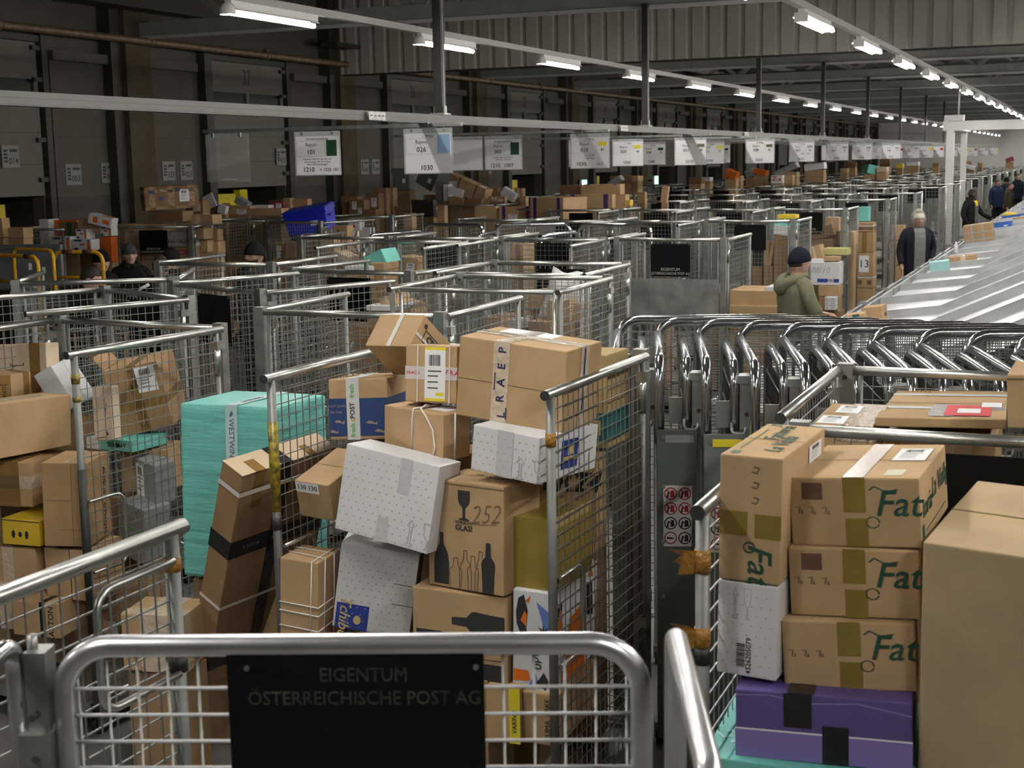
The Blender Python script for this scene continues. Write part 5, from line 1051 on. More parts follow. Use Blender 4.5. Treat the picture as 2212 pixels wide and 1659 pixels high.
def arrows(o, D, fc, u, v, s, m=LGREY):
    a = face_xf(fc, D); k = a[3]/a[4]
    P = [(u-.03, v), (u-.03, v+.02), (u-.01, v+.02), (u-.01, v+.2), (u-.035, v+.2), (u, v+.27), (u+.035, v+.2), (u+.01, v+.2), (u+.01, v+.02), (u+.03, v+.02), (u+.03, v), (u-.03, v)]
    G = [(u+.14, v), (u+.2, v), (u+.175, v+.02), (u+.175, v+.1), (u+.21, v+.14), (u+.22, v+.27), (u+.12, v+.27), (u+.13, v+.14), (u+.165, v+.1), (u+.165, v+.02), (u+.14, v)]
    f = lambda L: [(u+(x-u)*s, v+(y-v)*s) for x, y in L]
    decal(o, D, 'handling_mark', fc, outline(f(P), .0035*s)+outline(f(G), .0035*s), m)
def sprinkle(o, D, fc, nu, nv, seed=1, s=.005):
    rr = random.Random(seed); Q = []; F = face_xf(fc, D); a, b_ = F[3], F[4]; 
    for i in range(nu):
        for j in range(nv):
            u = -.47+.94*(i+(.5 if j % 2 else .0))/nu; v = -.47+.94*j/nv
            if abs(u) > .49: continue
            Q.append([(u-s/a, v), (u, v-s/b_*.7), (u+s/a, v+s/b_*.4), (u+s*.2/a, v+s/b_)])
    decal(o, D, 'sprinkled_print', fc, Q, mat('bean_print', (.46, .37, .28), .6))
def crease(o, D, fc, v, u0=-.49, u1=.49): decal(o, D, 'fold_line', fc, [rect(u0, v-.004, u1, v+.004)], SEAM, .0007)
def foreground():
    # ---- middle cage, bottom to top
    o, D = fgb('bottle', 'brown wine carton with lying bottle silhouettes under the upright wine carton')
    B = lambda P: [(y, x) for x, y in P]
    decal(o, D, 'bottle_print', 'F', [[(.47-y, x) for x, y in bottle('F', .17, .0, .26, .55, 's')], [(.47-y, x) for x, y in bottle('F', -.42, .0, .28, .6, 'c')], [(-.46+y, x) for x, y in bottle('F', -.12, .0, .3, .62, 'b')]], BLACK)
    decal(o, D, 'bottle_outline', 'F', outline([(.47-y, x) for x, y in bottle('F', -.12, .0, .22, .6, 'b')], .004), BLACK)
    o, D = fgb('twine', 'upright carton bound with white string beside the patterned white boxes')
    string(o, D, 'string', STRAP, .0035, *[[(-.5, -.51, v), (.51, -.51, v-.01), (.51, .5, v)] for v in (-.02, -.12, -.3)], [(.3, -.51, -.5), (.34, -.51, .505), (.36, .5, .51)], [(.51, -.25, -.5), (.51, -.2, .505), (-.5, -.1, .51)], [(.51, .2, -.5), (.51, .2, .505), (-.5, .2, .51)])
    o, D = fgb('tchlow', 'lower white patterned box with dark blue label, standing in the middle cage', 'w', bev=.004)
    sprinkle(o, D, 'F', 9, 12, 2); decal(o, D, 'brand_label', 'F', [rect(-.47, -.50, -.05, -.20)], BLUEP)
    for a in [0]: write(o, D, 'F', 'Tchibo', -.36, -.36, .075, GOLD, -PI/2, shear=.3, bold=.01); decal(o, D, 'bean_mark', 'F', [[(-.19+.05*math.cos(t)*(.7 if k else 1), -.38+.055*math.sin(t)+.02*k) for t in [2*PI*i/10 for i in range(10)]] for k in (0,)], GOLD, .0016)
    decal(o, D, 'brown_inside', 'R', [rect(-.48, -.48, .48, .48)], CARD_IN); crease(o, D, 'F', .12, .22, .5); crease(o, D, 'F', -.12, .22, .5)
    o, D = fgb('penguin', 'white carton with black, blue and orange print at the right of the middle cage', 'w', bev=.004)
    star = lambda u, v, r1, r2, n: [(u+(r1 if i % 2 == 0 else r2)*math.cos(PI*i/n), v+(r1 if i % 2 == 0 else r2)*.45*math.sin(PI*i/n)) for i in range(2*n)]
    decal(o, D, 'print', 'F', [[(-.42, .28), (-.36, .42), (-.22, .46), (-.12, .3), (-.16, .12), (-.08, .02), (-.3, .06), (-.4, .16)], star(.28, .1, .2, .07, 8), [(.1, -.42), (.3, -.3), (.42, -.38), (.36, -.48)]], BLACK)
    decal(o, D, 'print', 'F', [[(.1, .4), (.45, .3), (.47, -.02), (.3, .05), (.25, .2)], [(-.1, -.45), (.1, -.32), (.2, -.45)]], mat('sky_print', (.12, .2, .5), .5), .0010)
    decal(o, D, 'print', 'F', [[(-.3, .2), (-.2, .3), (-.14, .26), (-.16, .14)], [(-.47, -.42), (-.47, -.3), (-.1, -.3), (-.05, -.4)], [(-.18, .4), (-.05, .46), (-.1, .38)]], ORA, .0018)
    decal(o, D, 'print', 'R', [[(-.3, -.5), (-.25, -.2), (-.12, .1), (.1, .16), (.22, -.02), (.22, -.5)]], ORA); decal(o, D, 'print', 'R', [[(-.46, .1), (-.42, .3), (-.3, .34), (-.28, .0), (-.36, -.16)], [(.26, .0), (.24, .35), (.38, .3), (.4, -.05)]], BLACK); decal(o, D, 'print', 'R', [[(-.4, .06), (-.36, .26), (-.3, .26), (-.3, .04)], [(.28, .4), (.36, .46), (.4, .36)]], ORA, .0018)
    write(o, D, 'F', 'nd0', .12, -.18, .06, BLACK, -PI/2)
    o, D = fgb('wine', 'upright brown wine carton with glass symbol and bottle silhouettes')
    decal(o, D, 'bottle_print', 'F', [bottle('F', -.32, -.47, .20, .48, 'b'), bottle('F', .3, -.49, .18, .46, 's')], BLACK)
    glass = [(-.08, -.0), (-.08, .0), (.08, .0), (.08, -.08), (.065, -.125), (.02, -.16), (.018, -.25), (.07, -.265), (.07, -.275), (-.07, -.275), (-.07, -.265), (-.018, -.25), (-.02, -.16), (-.065, -.125), (-.08, -.08)]
    decal(o, D, 'glass_symbol', 'F', [[(x-.02, y+.42) for x, y in glass[1:]]], BLACK)
    decal(o, D, 'bottle_outline', 'F', [q for u, w_, h_, k in ((-.13, .17, .28, 's'), (0, .16, .36, 'b'), (.10, .15, .32, 's'), (.2, .15, .37, 'c')) for q in outline(bottle('F', u, -.49, w_, h_, k), .0028)], BLACK)
    write(o, D, 'F', 'VORSICHT', -.02, .125, .021, BLACK); write(o, D, 'F', 'GLAS!', -.02, .075, .036, BLACK, bold=.015)
    write(o, D, 'F', '252', .25, .22, .12, mat('pencil', (.2, .135, .075), .7), .12, shear=.4, sx=.9, bold=-.018); decal(o, D, 'pencil_line', 'F', [[(.1, .115), (.42, .145), (.42, .15), (.1, .122)]], mat('pencil', (.13, .085, .05), .7))
    decal(o, D, 'lid_edge', 'F', [rect(-.5, .462, .5, .47)], SEAM); decal(o, D, 'print', 'T', [star(-.1, .1, .1, .04, 5), rect(.05, 0, .3, .06)], BLACK)
    o, D = fgb('olive', 'square carton covered in olive tape, right of the wine carton', 'c')
    o.color = (.36, .25, .10, 1); wraps(o, D, 'tape', -.46, .46, TAPE_O); belt(o, D, 'tape', -.42, .36, TAPE_O, .002)
    o, D = fgb('tchup', 'upper white patterned box leaning above the blue-labelled one', 'w', bev=.004)
    sprinkle(o, D, 'F', 12, 11, 4); arrows(o, D, 'F', .30, -.46, 1.1); decal(o, D, 'clear_tape', 'F', [rect(.1, .1, .22, .5), rect(-.06, -.5, .06, -.22)], mat('tape_on_white', (.55, .55, .57), .2))
    o, D = fgb('postw', 'white patterned box with small blue label under the big taped carton', 'w', bev=.004)
    sprinkle(o, D, 'F', 9, 6, 6); sprinkle(o, D, 'R', 10, 6, 9); arrows(o, D, 'F', .24, -.46, 1.7); decal(o, D, 'tape', 'F', [rect(-.12, -.5, .12, .5)], mat('tape_on_white', (.55, .55, .57), .2), .001)
    decal(o, D, 'brand_label', 'R', [rect(-.12, -.32, .16, .32)], BLUEP); decal(o, D, 'bean_mark', 'R', [rect(-.02, -.02, .08, .2), rect(-.1, -.15, .14, -.05)], GOLD, .0018)
    # star-printed long carton behind the olive one
    D = (.44, .28, .36); o = parcel('long carton with black star and EVERT 24 lettering behind the wine carton', (-2.36, 6.2, 1.22), D, (0, 0, R(10)), 'c'); o.color = (.36, .24, .12, 1)
    st = [(-.38+.11*(1 if i % 2 == 0 else .4)*math.sin(PI*i/5), .2+.17*(1 if i % 2 == 0 else .4)*math.cos(PI*i/5)) for i in range(11)]
    decal(o, D, 'star_print', 'F', outline(st, .014), BLACK); write(o, D, 'F', 'EVERT', -.02, .22, .13, BLACK, shear=.25, bold=.02); write(o, D, 'F', '24', .38, .22, .13, BLACK, shear=.25, bold=.02)
    o, D = fgb('string', 'carton tied with thick white cord below the address label carton')
    string(o, D, 'cord', STRAP, .0045, [(-.02, -.51, -.5), (-.01, -.515, .3), (.0, -.5, .52), (.05, .4, .53)], [(.34, -.52, -.5), (.38, -.53, -.2), (.34, -.53, .15), (.22, -.53, .42), (.1, -.45, .54), (.02, -.1, .56), (0, .2, .53)], [(.51, -.1, -.5), (.52, -.12, .5)])
    decal(o, D, 'paper_label', 'T', [rect(.1, -.2, .4, .4)], PAPER)
    o, D = fgb('long', 'biggest carton on top of the middle cage with dark lettered tape')
    o.color = (.42, .28, .145, 1)
    wraps(o, D, 'tape', -.17, -.02, TAPE_C, 'FT'); beltx(o, D, 'tape', -.1, .12, TAPE_C); decal(o, D, 'address_label', 'T', [rect(-.36, .14, .14, .46)], PAPER)
    dk = mat('tape_lettering', (.03, .03, .10), .35)
    for i, s in enumerate('PEARL'): write(o, D, 'F', s, -.085+(.02 if i > 3 else 0), .40-.2*i, .055, dk, PI/2, bold=.02)
    decal(o, D, 'tape_print', 'F', [rect(-.15, -.1, -.14, .12), rect(-.03, -.45, -.02, -.3)], dk, .002); decal(o, D, 'tape_print', 'R', [rect(-.02, .1, .03, .48), rect(-.01, -.3, .03, .02)], dk, .002); decal(o, D, 'tape_print', 'T', [rect(-.5, .03, -.06, .06), rect(.1, .04, .5, .06)], dk, .002); crease(o, D, 'F', -.02)
    D = (.34, .28, .46); o = parcel('tall carton with dark green band, behind the big taped carton', (-2.31, 6.50, 1.645), D, (0, 0, R(-4)), 'c'); o.color = (.36, .26, .12, 1); belt(o, D, 'print', -.42, -.12, mat('teal_print', (.01, .11, .11), .5), sides='FR'); decal(o, D, 'print', 'F', [rect(.2, -.36, .4, -.2)], GOLD, .002)
    o, D = fgb('fresh', 'carton with navy blue lower half and white lettered tape')
    belt(o, D, 'print', -.44, .18, NAVY, .001); wraps(o, D, 'tape', -.2, .02, mat('white_tape', (.62, .62, .62), .35), 'FT', .0018)
    for s, v, m in (('fresh', .30, GREENP), ('POST', -.02, BLACK), ('fresh', -.34, GREENP)): write(o, D, 'F', s, -.10, v, .034, m, PI/2, bold=.015, lift=.0026)
    decal(o, D, 'post_horn', 'F', [[(-.13, -.2), (-.07, -.2), (-.05, -.14), (-.1, -.17), (-.14, -.13)]], GOLD, .0026)
    fish = lambda u, v, s: [(u, v), (u+.05*s, v+.03), (u+.1*s, v+.02), (u+.14*s, v-.01), (u+.18*s, v+.02), (u+.17*s, v-.04), (u+.1*s, v-.02), (u+.04*s, v-.02)]
    decal(o, D, 'fish_print', 'F', [fish(-.42, -.2, 1), fish(-.5, -.36, .8), fish(.12, -.22, 1.1), fish(.26, -.36, 1.1)], mat('tan_print', (.30, .22, .16), .6), .0016); write(o, D, 'F', 'fresh inside', -.36, .06, .02, mat('tan_print', (.30, .22, .16), .6)); write(o, D, 'F', 'the box', -.38, -.04, .02, mat('tan_print', (.30, .22, .16), .6))
    o, D = fgb('label', 'carton with white and yellow address label and two white straps')
    belt(o, D, 'fragile_tape', -.1, .13, mat('pale_tape', (.60, .55, .53), .35), .001)
    write(o, D, 'F', 'FRAGIL', -.34, .015, .022, REDP, .05); write(o, D, 'F', 'F.R.A.', .42, .03, .03, REDP, -.1, bold=.01)
    decal(o, D, 'yellow_border', 'F', [rect(-.12, -.47, .28, .47)], YEL, .0016); ship_label(o, D, 'F', -.12, -.42, .28, .42); decal(o, D, 'yellow_field', 'F', [rect(.1, -.38, .25, -.32)], YEL, .0026)
    for u in (-.26, .36): wraps(o, D, 'strap', u-.012, u+.012, STRAP, 'FT', .0028)
    o, D = fgb('strap', 'topmost tilted carton with one white strap and a black stamp')
    o.color = (.46, .31, .17, 1)
    wraps(o, D, 'strap', -.02, .07, STRAP, 'FT', .0015); decal(o, D, 'strap', 'R', [rect(-.5, -.1, .5, -.02)], STRAP); write(o, D, 'R', 'CBV', .0, .05, .05, BLACK, bold=.03)
    decal(o, D, 'stamp', 'R', outline([(-.28, .2), (.3, .2), (.3, -.1), (-.28, -.1), (-.28, .2)], .012)+[[(-.32+.05*math.cos(t), .28+.07*math.sin(t)) for t in [2*PI*i/8 for i in range(8)]]], BLACK)
    o, D = fgb('tilt', 'tilted small carton with grey label wedged against the left mesh')
    decal(o, D, 'paper_label', 'F', [rect(-.48, .2, .2, .48)], PAPER); write(o, D, 'F', '130 130', -.14, .34, .035, BLACK)
    o, D = fgb('tall', 'tall slim carton with black tape and white straps leaning at the cage')
    o.color = (.30, .185, .095, 1)
    belt(o, D, 'tape', .12, .20, TAPE_K, .002); beltx(o, D, 'tape', -.1, .02, TAPE_K, .002); belt(o, D, 'strap', .405, .425, STRAP, .003); belt(o, D, 'strap', -.12, -.105, STRAP, .003); belt(o, D, 'tape', -.42, -.35, TAPE_K, .002)
    for i in range(3): write(o, D, 'R', 'a prime', -.28+.3*i, .16, .035, mat('tape_prime', (.10, .16, .24), .4), lift=.003)
    decal(o, D, 'lid', 'T', [rect(-.5, -.5, .5, .5)], mat('pale_lid', (.52, .40, .27), .7), .001); decal(o, D, 'tape', 'T', [rect(-.15, -.36, .5, -.26), rect(-.1, .2, .5, .28)], TAPE_B, .002); decal(o, D, 'tape', 'R', [rect(-.36, .34, -.26, .5)], TAPE_B, .002)
    o, D = fgb('teal', 'large turquoise foil wrapped parcel with white printed tape', 't', m=FOIL, jit=.004, bev=.015)
    wt = mat('sheer_tape', (.50, .66, .66), .3); wraps(o, D, 'tape', -.02, .1, wt, 'FT', .003)
    for v in (.30, -.05, -.38): write(o, D, 'F', 'WESTWING', .04, v, .045, mat('tape_ink', (.10, .16, .2), .5), -PI/2, lift=.0042); decal(o, D, 'tape_print', 'F', [[(.02, v+.13), (.06, v+.15), (.05, v+.17), (.03, v+.16)]], mat('tape_ink', (.10, .16, .2), .5), .0042)
    write(o, D, 'T', 'WESTWING', .04, -.1, .04, mat('tape_ink', (.10, .16, .2), .5), PI/2, lift=.0042)
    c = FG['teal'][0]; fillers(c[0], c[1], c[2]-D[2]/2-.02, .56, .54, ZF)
    # shiny taped carton and flat pieces at the foot of the tall one
    D = (.34, .3, .3); o = parcel('carton with glossy clear tape at the foot of the tall slim carton', (-4.36, 5.74, .42), D, (0, 0, R(12)), 'c'); wraps(o, D, 'tape', -.2, .25, TAPE_C); beltx(o, D, 'tape', -.45, -.2, TAPE_C); fillers(-4.36, 5.74, .265, .32, .28, ZF)
    # low filling of the middle cage
    D = (.16, .3, .26); o = parcel('narrow carton with yellow caution tape low in the middle cage', (-2.36, 5.62, .365), D, (0, 0, R(3)), 'c'); decal(o, D, 'tape', 'F', [rect(.18, -.5, .5, .5)], YEL); write(o, D, 'F', 'VARINIE', .34, -.1, .03, BLACK, PI/2, lift=.002)
    D = (.19, .5, .24); o = parcel('carton with black vertical print under the printed white carton', (-2.2, 5.76, .352), D, (0, 0, 0), 'c'); write(o, D, 'F', 'KUMA  PRKE', .24, 0, .035, BLACK, PI/2); wraps(o, D, 'print', -.5, .5, CARD, 'F') if 0 else None
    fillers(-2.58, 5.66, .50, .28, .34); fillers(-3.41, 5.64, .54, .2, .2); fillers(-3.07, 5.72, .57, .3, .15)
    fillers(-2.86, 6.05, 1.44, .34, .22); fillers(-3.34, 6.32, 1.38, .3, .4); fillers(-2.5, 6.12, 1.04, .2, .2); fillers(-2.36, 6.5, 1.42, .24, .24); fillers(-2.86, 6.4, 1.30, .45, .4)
    # ---- left cage
    o, D = fgb('saud', 'leaning carton with open flaps and brown lettered tape in the left cage'); o.color = (.34, .205, .10, 1)
    wraps(o, D, 'tape', -.08, .1, TAPE_B, 'FT'); belt(o, D, 'tape', -.14, .0, TAPE_B); write(o, D, 'F', 'Saud', .01, .3, .06, BLACK, PI/2, lift=.002); write(o, D, 'F', 'Saud', .01, -.3, .06, BLACK, PI/2, lift=.002); ship_label(o, D, 'F', .06, .08, .42, .46, -.02)
    mb = MB(); w, d, h = D; mb.box((-.002, 0, 0), (.002, d*.8, .1), 0); f = part('open_flap', mb, CARD, o, (-w/2, -d*.4, h/2), (0, R(-30), 0)); f.color = o.color
    o, D = fgb('smile', 'pale slim carton with curved black arrow print in the left cage', 'p'); arc = [(-.08+.0*i, 0) for i in range(1)]
    decal(o, D, 'arrow_print', 'F', outline([(.32+.16*math.cos(a), -.1+.3*math.sin(a)) for a in [PI*.62+i*.11 for i in range(12)]], .018)+[[(.14, -.42), (.3, -.40), (.2, -.32)]], BLACK); decal(o, D, 'print', 'F', outline([(-.4, -.46), (.1, -.44), (.2, -.38)], .008), SEAM)
    o, D = fgb('white', 'white tilted box with lime green print in the left cage', 'w', bev=.008); decal(o, D, 'seam', 'T', [rect(-.49, -.01, .49, .01)], LGREY); decal(o, D, 'lime_print', 'F', [rect(.1, -.42, .3, -.3), [(.12, -.3), (.3, -.3), (.42, -.05), (.3, -.05)], rect(.38, -.42, .46, -.1)], LIME)
    o, D = fgb('jones', 'carton with brown Jones tape at the left edge'); decal(o, D, 'tape', 'F', [rect(-.08, -.5, .14, .5)], TAPE_B); write(o, D, 'F', 'Jones', .03, 0, .055, BLACK, -PI/2, lift=.002); wraps(o, D, 'tape', .36, .46, TAPE_B, 'FT')
    o, D = fgb('backtan', 'wide pale carton standing against the back of the left cage', 'p'); decal(o, D, 'tape', 'F', [rect(.34, -.5, .44, .5)], TAPE_B); decal(o, D, 'print', 'F', outline([(.15, .2), (.16, .16), (.28, .16), (.28, .2)], .006), SEAM); decal(o, D, 'handle_slot', 'F', [rect(-.2, .02, .1, .03)], SEAM)
    o, D = fgb('long2', 'long plain carton with clear tape on its top in the left cage'); decal(o, D, 'tape', 'T', [rect(-.5, -.12, .3, .14)], TAPE_C)
    o, D = fgb('cardA', 'tall carton with dented front behind the post of the left cage'); o.color = (.36, .225, .115, 1)
    decal(o, D, 'tape', 'T', [rect(-.04, -.5, .04, .5)], TAPE_C); decal(o, D, 'fold_line', 'F', [rect(.14, -.49, .15, .49), rect(-.4, .05, .14, .055), rect(-.2, -.3, .5, -.295)], SEAM); write(o, D, 'R', 'AUGUST OPHON', .2, -.05, .05, BLACK, -PI/2)
    o, D = fgb('yellow', 'yellow box with small black marks low in the left cage', 'y', bev=.003); decal(o, D, 'print', 'F', [[(u+.05*math.cos(t), -.08+.16*math.sin(t)*(1 if i != 1 else .7)) for t in [2*PI*j/7 for j in range(7)]] for i, u in enumerate((-.2, -.02, .16))], BLACK); decal(o, D, 'lid_edge', 'F', [rect(-.5, .42, .5, .46)], SEAM)
    L = [  # (label, c, D, r, col, deco)
     ('brown carton with crumpled tape below the long plain carton', (-5.72, 6.22, 1.04), (.38, .24, .26), (0, 0, .12), 'c', 'sh'),
     ('small teal and white flat box behind the left cage post', (-5.3, 6.72, 1.20), (.36, .3, .07), (0, 0, -.1), 't', 'gom'),
     ('plain carton with folded edge under the leaning carton', (-5.22, 6.86, 1.02), (.30, .3, .26), (0, 0, .25), 'c', ''),
     ('grey wrapped parcel with label through the mesh of the left cage', (-5.1, 6.7, .98), (.2, .14, .26), (.1, .15, -.3), 'g', 'lab'),
     ('stack of grey white packets tied with green strap in the left cage', (-5.14, 6.62, .70), (.22, .2, .34), (.05, .2, -.2), 'g', 'gr'),
     ('plain carton under the yellow box in the left cage', (-5.62, 6.16, .60), (.36, .34, .21), (0, 0, .1), 'c', 'tape'),
     ('carton with dark string under the dented carton', (-5.24, 6.2, .57), (.28, .34, .29), (0, 0, .05), 'c', 'str'),
     ('carton with dark KARTON tape low in the left cage', (-5.36, 6.02, .34), (.30, .26, .2), (0, 0, .1), 'c', 'kar'),
     ('pale carton with blue band at the bottom of the left cage', (-5.68, 6.06, .37), (.3, .26, .26), (0, 0, .1), 'p', 'blue'),
     ('carton behind the KARTON taped one', (-5.24, 6.42, .32), (.3, .3, .18), (0, 0, .1), 'd', '')]
    for lab, c, D, r, col, k in L:
        o = parcel(lab, c, D, r, col)
        if k == 'sh': wraps(o, D, 'tape', -.4, .3, TAPE_B); belt(o, D, 'tape', -.1, .2, TAPE_C)
        elif k == 'gom': write(o, D, 'F', 'GOMMAY', .15, 0, .035, BLACK, bold=.01); decal(o, D, 'white_end', 'F', [rect(-.5, -.5, -.2, .5)], PAPER)
        elif k == 'lab': ship_label(o, D, 'F', -.4, -.4, -.05, .4)
        elif k == 'gr':
            for v in (-.3, -.1, .1, .3): belt(o, D, 'packet_edge', v, v+.015, LGREY)
            belt(o, D, 'green_strap', .05, .08, GREENP)
        elif k == 'tape': wraps(o, D, 'tape', -.1, .1, TAPE_C)
        elif k == 'str': wraps(o, D, 'string', .1, .12, BLACK)
        elif k == 'kar': wraps(o, D, 'tape', .1, .22, TAPE_K); write(o, D, 'F', 'KARTON', .34, -.1, .05, BLACK, PI/2)
        elif k == 'blue': belt(o, D, 'print', -.2, .2, TAPE_P, sides='F') if 0 else decal(o, D, 'print', 'F', [rect(-.1, -.5, .1, .5)], TAPE_P)
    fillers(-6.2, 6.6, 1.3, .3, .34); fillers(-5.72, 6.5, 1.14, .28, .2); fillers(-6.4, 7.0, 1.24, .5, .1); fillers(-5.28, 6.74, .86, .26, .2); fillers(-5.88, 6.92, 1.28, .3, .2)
    # ---- right cage
    def fat(o, D, fc='F', rz=0):
        if rz == 0:
            write(o, D, fc, 'Fat', .33, .12, .105, GREEND, 0, 'CENTER', .25, bold=.006); decal(o, D, 'swash', fc, outline([(.14+.05*math.cos(a)*1.0, -.14+.08*math.sin(a)) for a in [i*.5 for i in range(13)]], .006)+outline([(.12, .32), (.16, .38), (.24, .3), (.34, .34)], .007), GREEND)
            for i, u in enumerate((-.46, -.36, -.25)): decal(o, D, 'sketch_print', fc, outline([(u, .06), (u+.04, .07), (u+.03, -.02), (u+.06, -.03), (u+.05, .02)], .004), mat('sketch', (.10, .09, .05), .7))
            decal(o, D, 'olive_tape', fc, [rect(-.08, .0, .09, .5), rect(-.07, -.5, .1, -.09)], TAPE_O)
    for k, lab, st in (('fattop', 'topmost of three stacked cartons lettered Fat, white label on its lid', 1), ('fatmid', 'middle of three stacked cartons lettered Fat with brown stamp', 1), ('fatlow', 'lowest of three stacked cartons lettered Fat, on the purple box', 0)):
        o, D = fgb(k, lab); o.color = (.46, .31, .17, 1); fat(o, D)
        if st: decal(o, D, 'brown_stamp', 'F', [rect(-.40, .18, -.24, .42)], mat('stamp_brown', (.12, .055, .03), .7)); write(o, D, 'F', '3010', -.32, .3, .022, SEAM, lift=.002)
        if k == 'fattop':
            decal(o, D, 'olive_tape', 'T', [rect(-.08, -.5, .08, .5)], TAPE_O); ship_label(o, D, 'T', .18, -.02, .44, .34); decal(o, D, 'paper_label', 'T', [rect(.22, -.44, .36, -.28)], mat('cream', (.6, .58, .45), .6))
            write(o, D, 'R', 'toria', -.28, .02, .085, GREEND, 0, shear=.25); write(o, D, 'R', 'La Vialla', .18, .12, .085, GREEND, 0, shear=.25); decal(o, D, 'print', 'R', [rect(-.46, -.4, -.4, -.2), rect(-.36, -.34, .4, -.32), rect(.42, -.1, .47, .06)], GREEND)
    o, D = fgb('fatstand', 'carton lettered Fat standing on its end, left of the stack'); o.color = (.47, .32, .175, 1)
    decal(o, D, 'olive_tape', 'F', [rect(-.5, -.13, -.04, .06), rect(.08, -.14, .5, .05)], TAPE_O); write(o, D, 'F', 'Fat', .15, -.35, .10, GREEND, -PI/2, shear=.25, bold=.006); decal(o, D, 'swash', 'F', outline([(.0+.09*math.cos(a), -.22+.04*math.sin(a)) for a in [i*.5 for i in range(13)]], .008), GREEND)
    for v in (.42, .3, .18): decal(o, D, 'sketch_print', 'F', outline([(.05, v), (.14, v-.01), (.1, v-.05), (.02, v-.04)], .006), mat('sketch', (.10, .09, .05), .7))
    write(o, D, 'T', 'Fattoria', -.06, .22, .07, GREEND, PI/2, shear=.2); write(o, D, 'T', 'La Vialla', .2, -.1, .07, GREEND, PI/2, shear=.2); decal(o, D, 'print', 'T', [rect(-.34, -.3, -.32, .3), rect(-.38, -.45, -.24, -.38), rect(-.38, .42, -.2, .47)], GREEND); ship_label(o, D, 'R', .1, .3, .4, .44)
    o, D = fgb('purple', 'purple and lilac box with black tape under the Fat cartons', 'u', bev=.005)
    belt(o, D, 'lilac_band', -.5, -.08, PURPL); belt(o, D, 'white_line', -.09, -.065, PAPER, .0016); decal(o, D, 'tape', 'F', [rect(-.22, .0, -.06, .5), rect(.0, -.5, .15, .06)], TAPE_K, .002); decal(o, D, 'tape', 'T', [rect(-.2, -.5, -.05, .5)], TAPE_K, .002); decal(o, D, 'dent_line', 'F', outline([(-.5, .42), (-.3, .45), (-.1, .36), (.2, .42), (.5, .30)], .008), mat('lilac_edge', (.28, .22, .45), .5))
    o, D = fgb('tealbase', 'turquoise box at the bottom under the purple box', 't', bev=.005); decal(o, D, 'print', 'T', outline([(-.4, -.3), (-.2, 0), (-.4, .3)], .01), mat('teal_light', (.4, .7, .66), .5)); write(o, D, 'T', "L'S", -.42, -.2, .07, mat('teal_light', (.4, .7, .66), .5), .6)
    o, D = fgb('postsmall', 'white patterned box with barcode under the standing Fat carton', 'w', bev=.004); sprinkle(o, D, 'F', 6, 9, 12, .003); arrows(o, D, 'F', -.2, .12, 1.2)
    O, U, V, a, b_, _ = face_xf('F', D); mb = MB()
    rr = random.Random(8); v = -.4
    while v < -.14: q = rr.choice((.005, .009, .014)); mb.face([O+U*(x*a)+V*(y*b_)-Vector((0, .002, 0)) for x, y in ((-.16, v), (-.02, v), (-.02, v+q), (-.16, v+q))]); v += q+rr.choice((.006, .01))
    part('barcode', mb, BLACK, o); write(o, D, 'F', '4526205079', .04, -.27, .022, BLACK, PI/2)
    o, D = fgb('bigtan', 'large plain tan carton filling the right edge', 'c', jit=.003); o.color = (.43, .315, .185, 1); decal(o, D, 'paper_label', 'T', [rect(.30, -.4, .36, -.25)], PAPER); decal(o, D, 'fold_line', 'T', [rect(-.5, -.004, .5, .004)], SEAM)
    fillers(-.71, 4.07, .685, .55, .5)
    o, D = fgb('slab', 'wide flat carton with red document pouch and grey tape', 'c'); o.color = (.42, .28, .145, 1)
    gt = mat('grey_tape', (.33, .33, .34), .35)
    decal(o, D, 'grey_tape', 'T', [rect(-.5, .28, .5, .36), rect(-.5, -.2, .5, -.12)], gt); decal(o, D, 'document_pouch', 'T', [rect(.02, -.42, .38, -.08)], REDP, .003); decal(o, D, 'paper_sheet', 'T', [rect(.12, -.34, .3, -.2), rect(.3, -.14, .46, .02)], PAPER, .004); decal(o, D, 'clear_film', 'T', [rect(-.1, -.44, .1, -.05)], mat('film', (.6, .58, .58), .08, bump=1, bscale=50), .002); decal(o, D, 'print', 'T', [rect(-.36+i*.04, .42, -.345+i*.04, .47) for i in range(5)], SEAM)
    o, D = fgb('slab2', 'smaller carton with glossy tape and labels left of the flat carton'); wraps(o, D, 'glossy_tape', -.1, .5, mat('film2', (.52, .42, .33), .06, bump=1, bscale=60), 'T'); ship_label(o, D, 'T', -.3, .05, .1, .4); ship_label(o, D, 'T', -.45, -.45, .0, -.1)
    o, D = fgb('retop', 'carton with recycling mark at the upper right edge'); write(o, D, 'F', 'RE', .42, -.3, .05, BLACK, bold=.01); decal(o, D, 'recycling_mark', 'F', outline([(.28, -.1), (.4, .1), (.5, -.12), (.28, -.1)], .012), BLACK); decal(o, D, 'lid_edge', 'F', [rect(-.5, .4, .5, .43)], SEAM)
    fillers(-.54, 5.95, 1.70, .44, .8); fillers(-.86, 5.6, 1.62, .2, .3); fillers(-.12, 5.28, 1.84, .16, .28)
foreground()
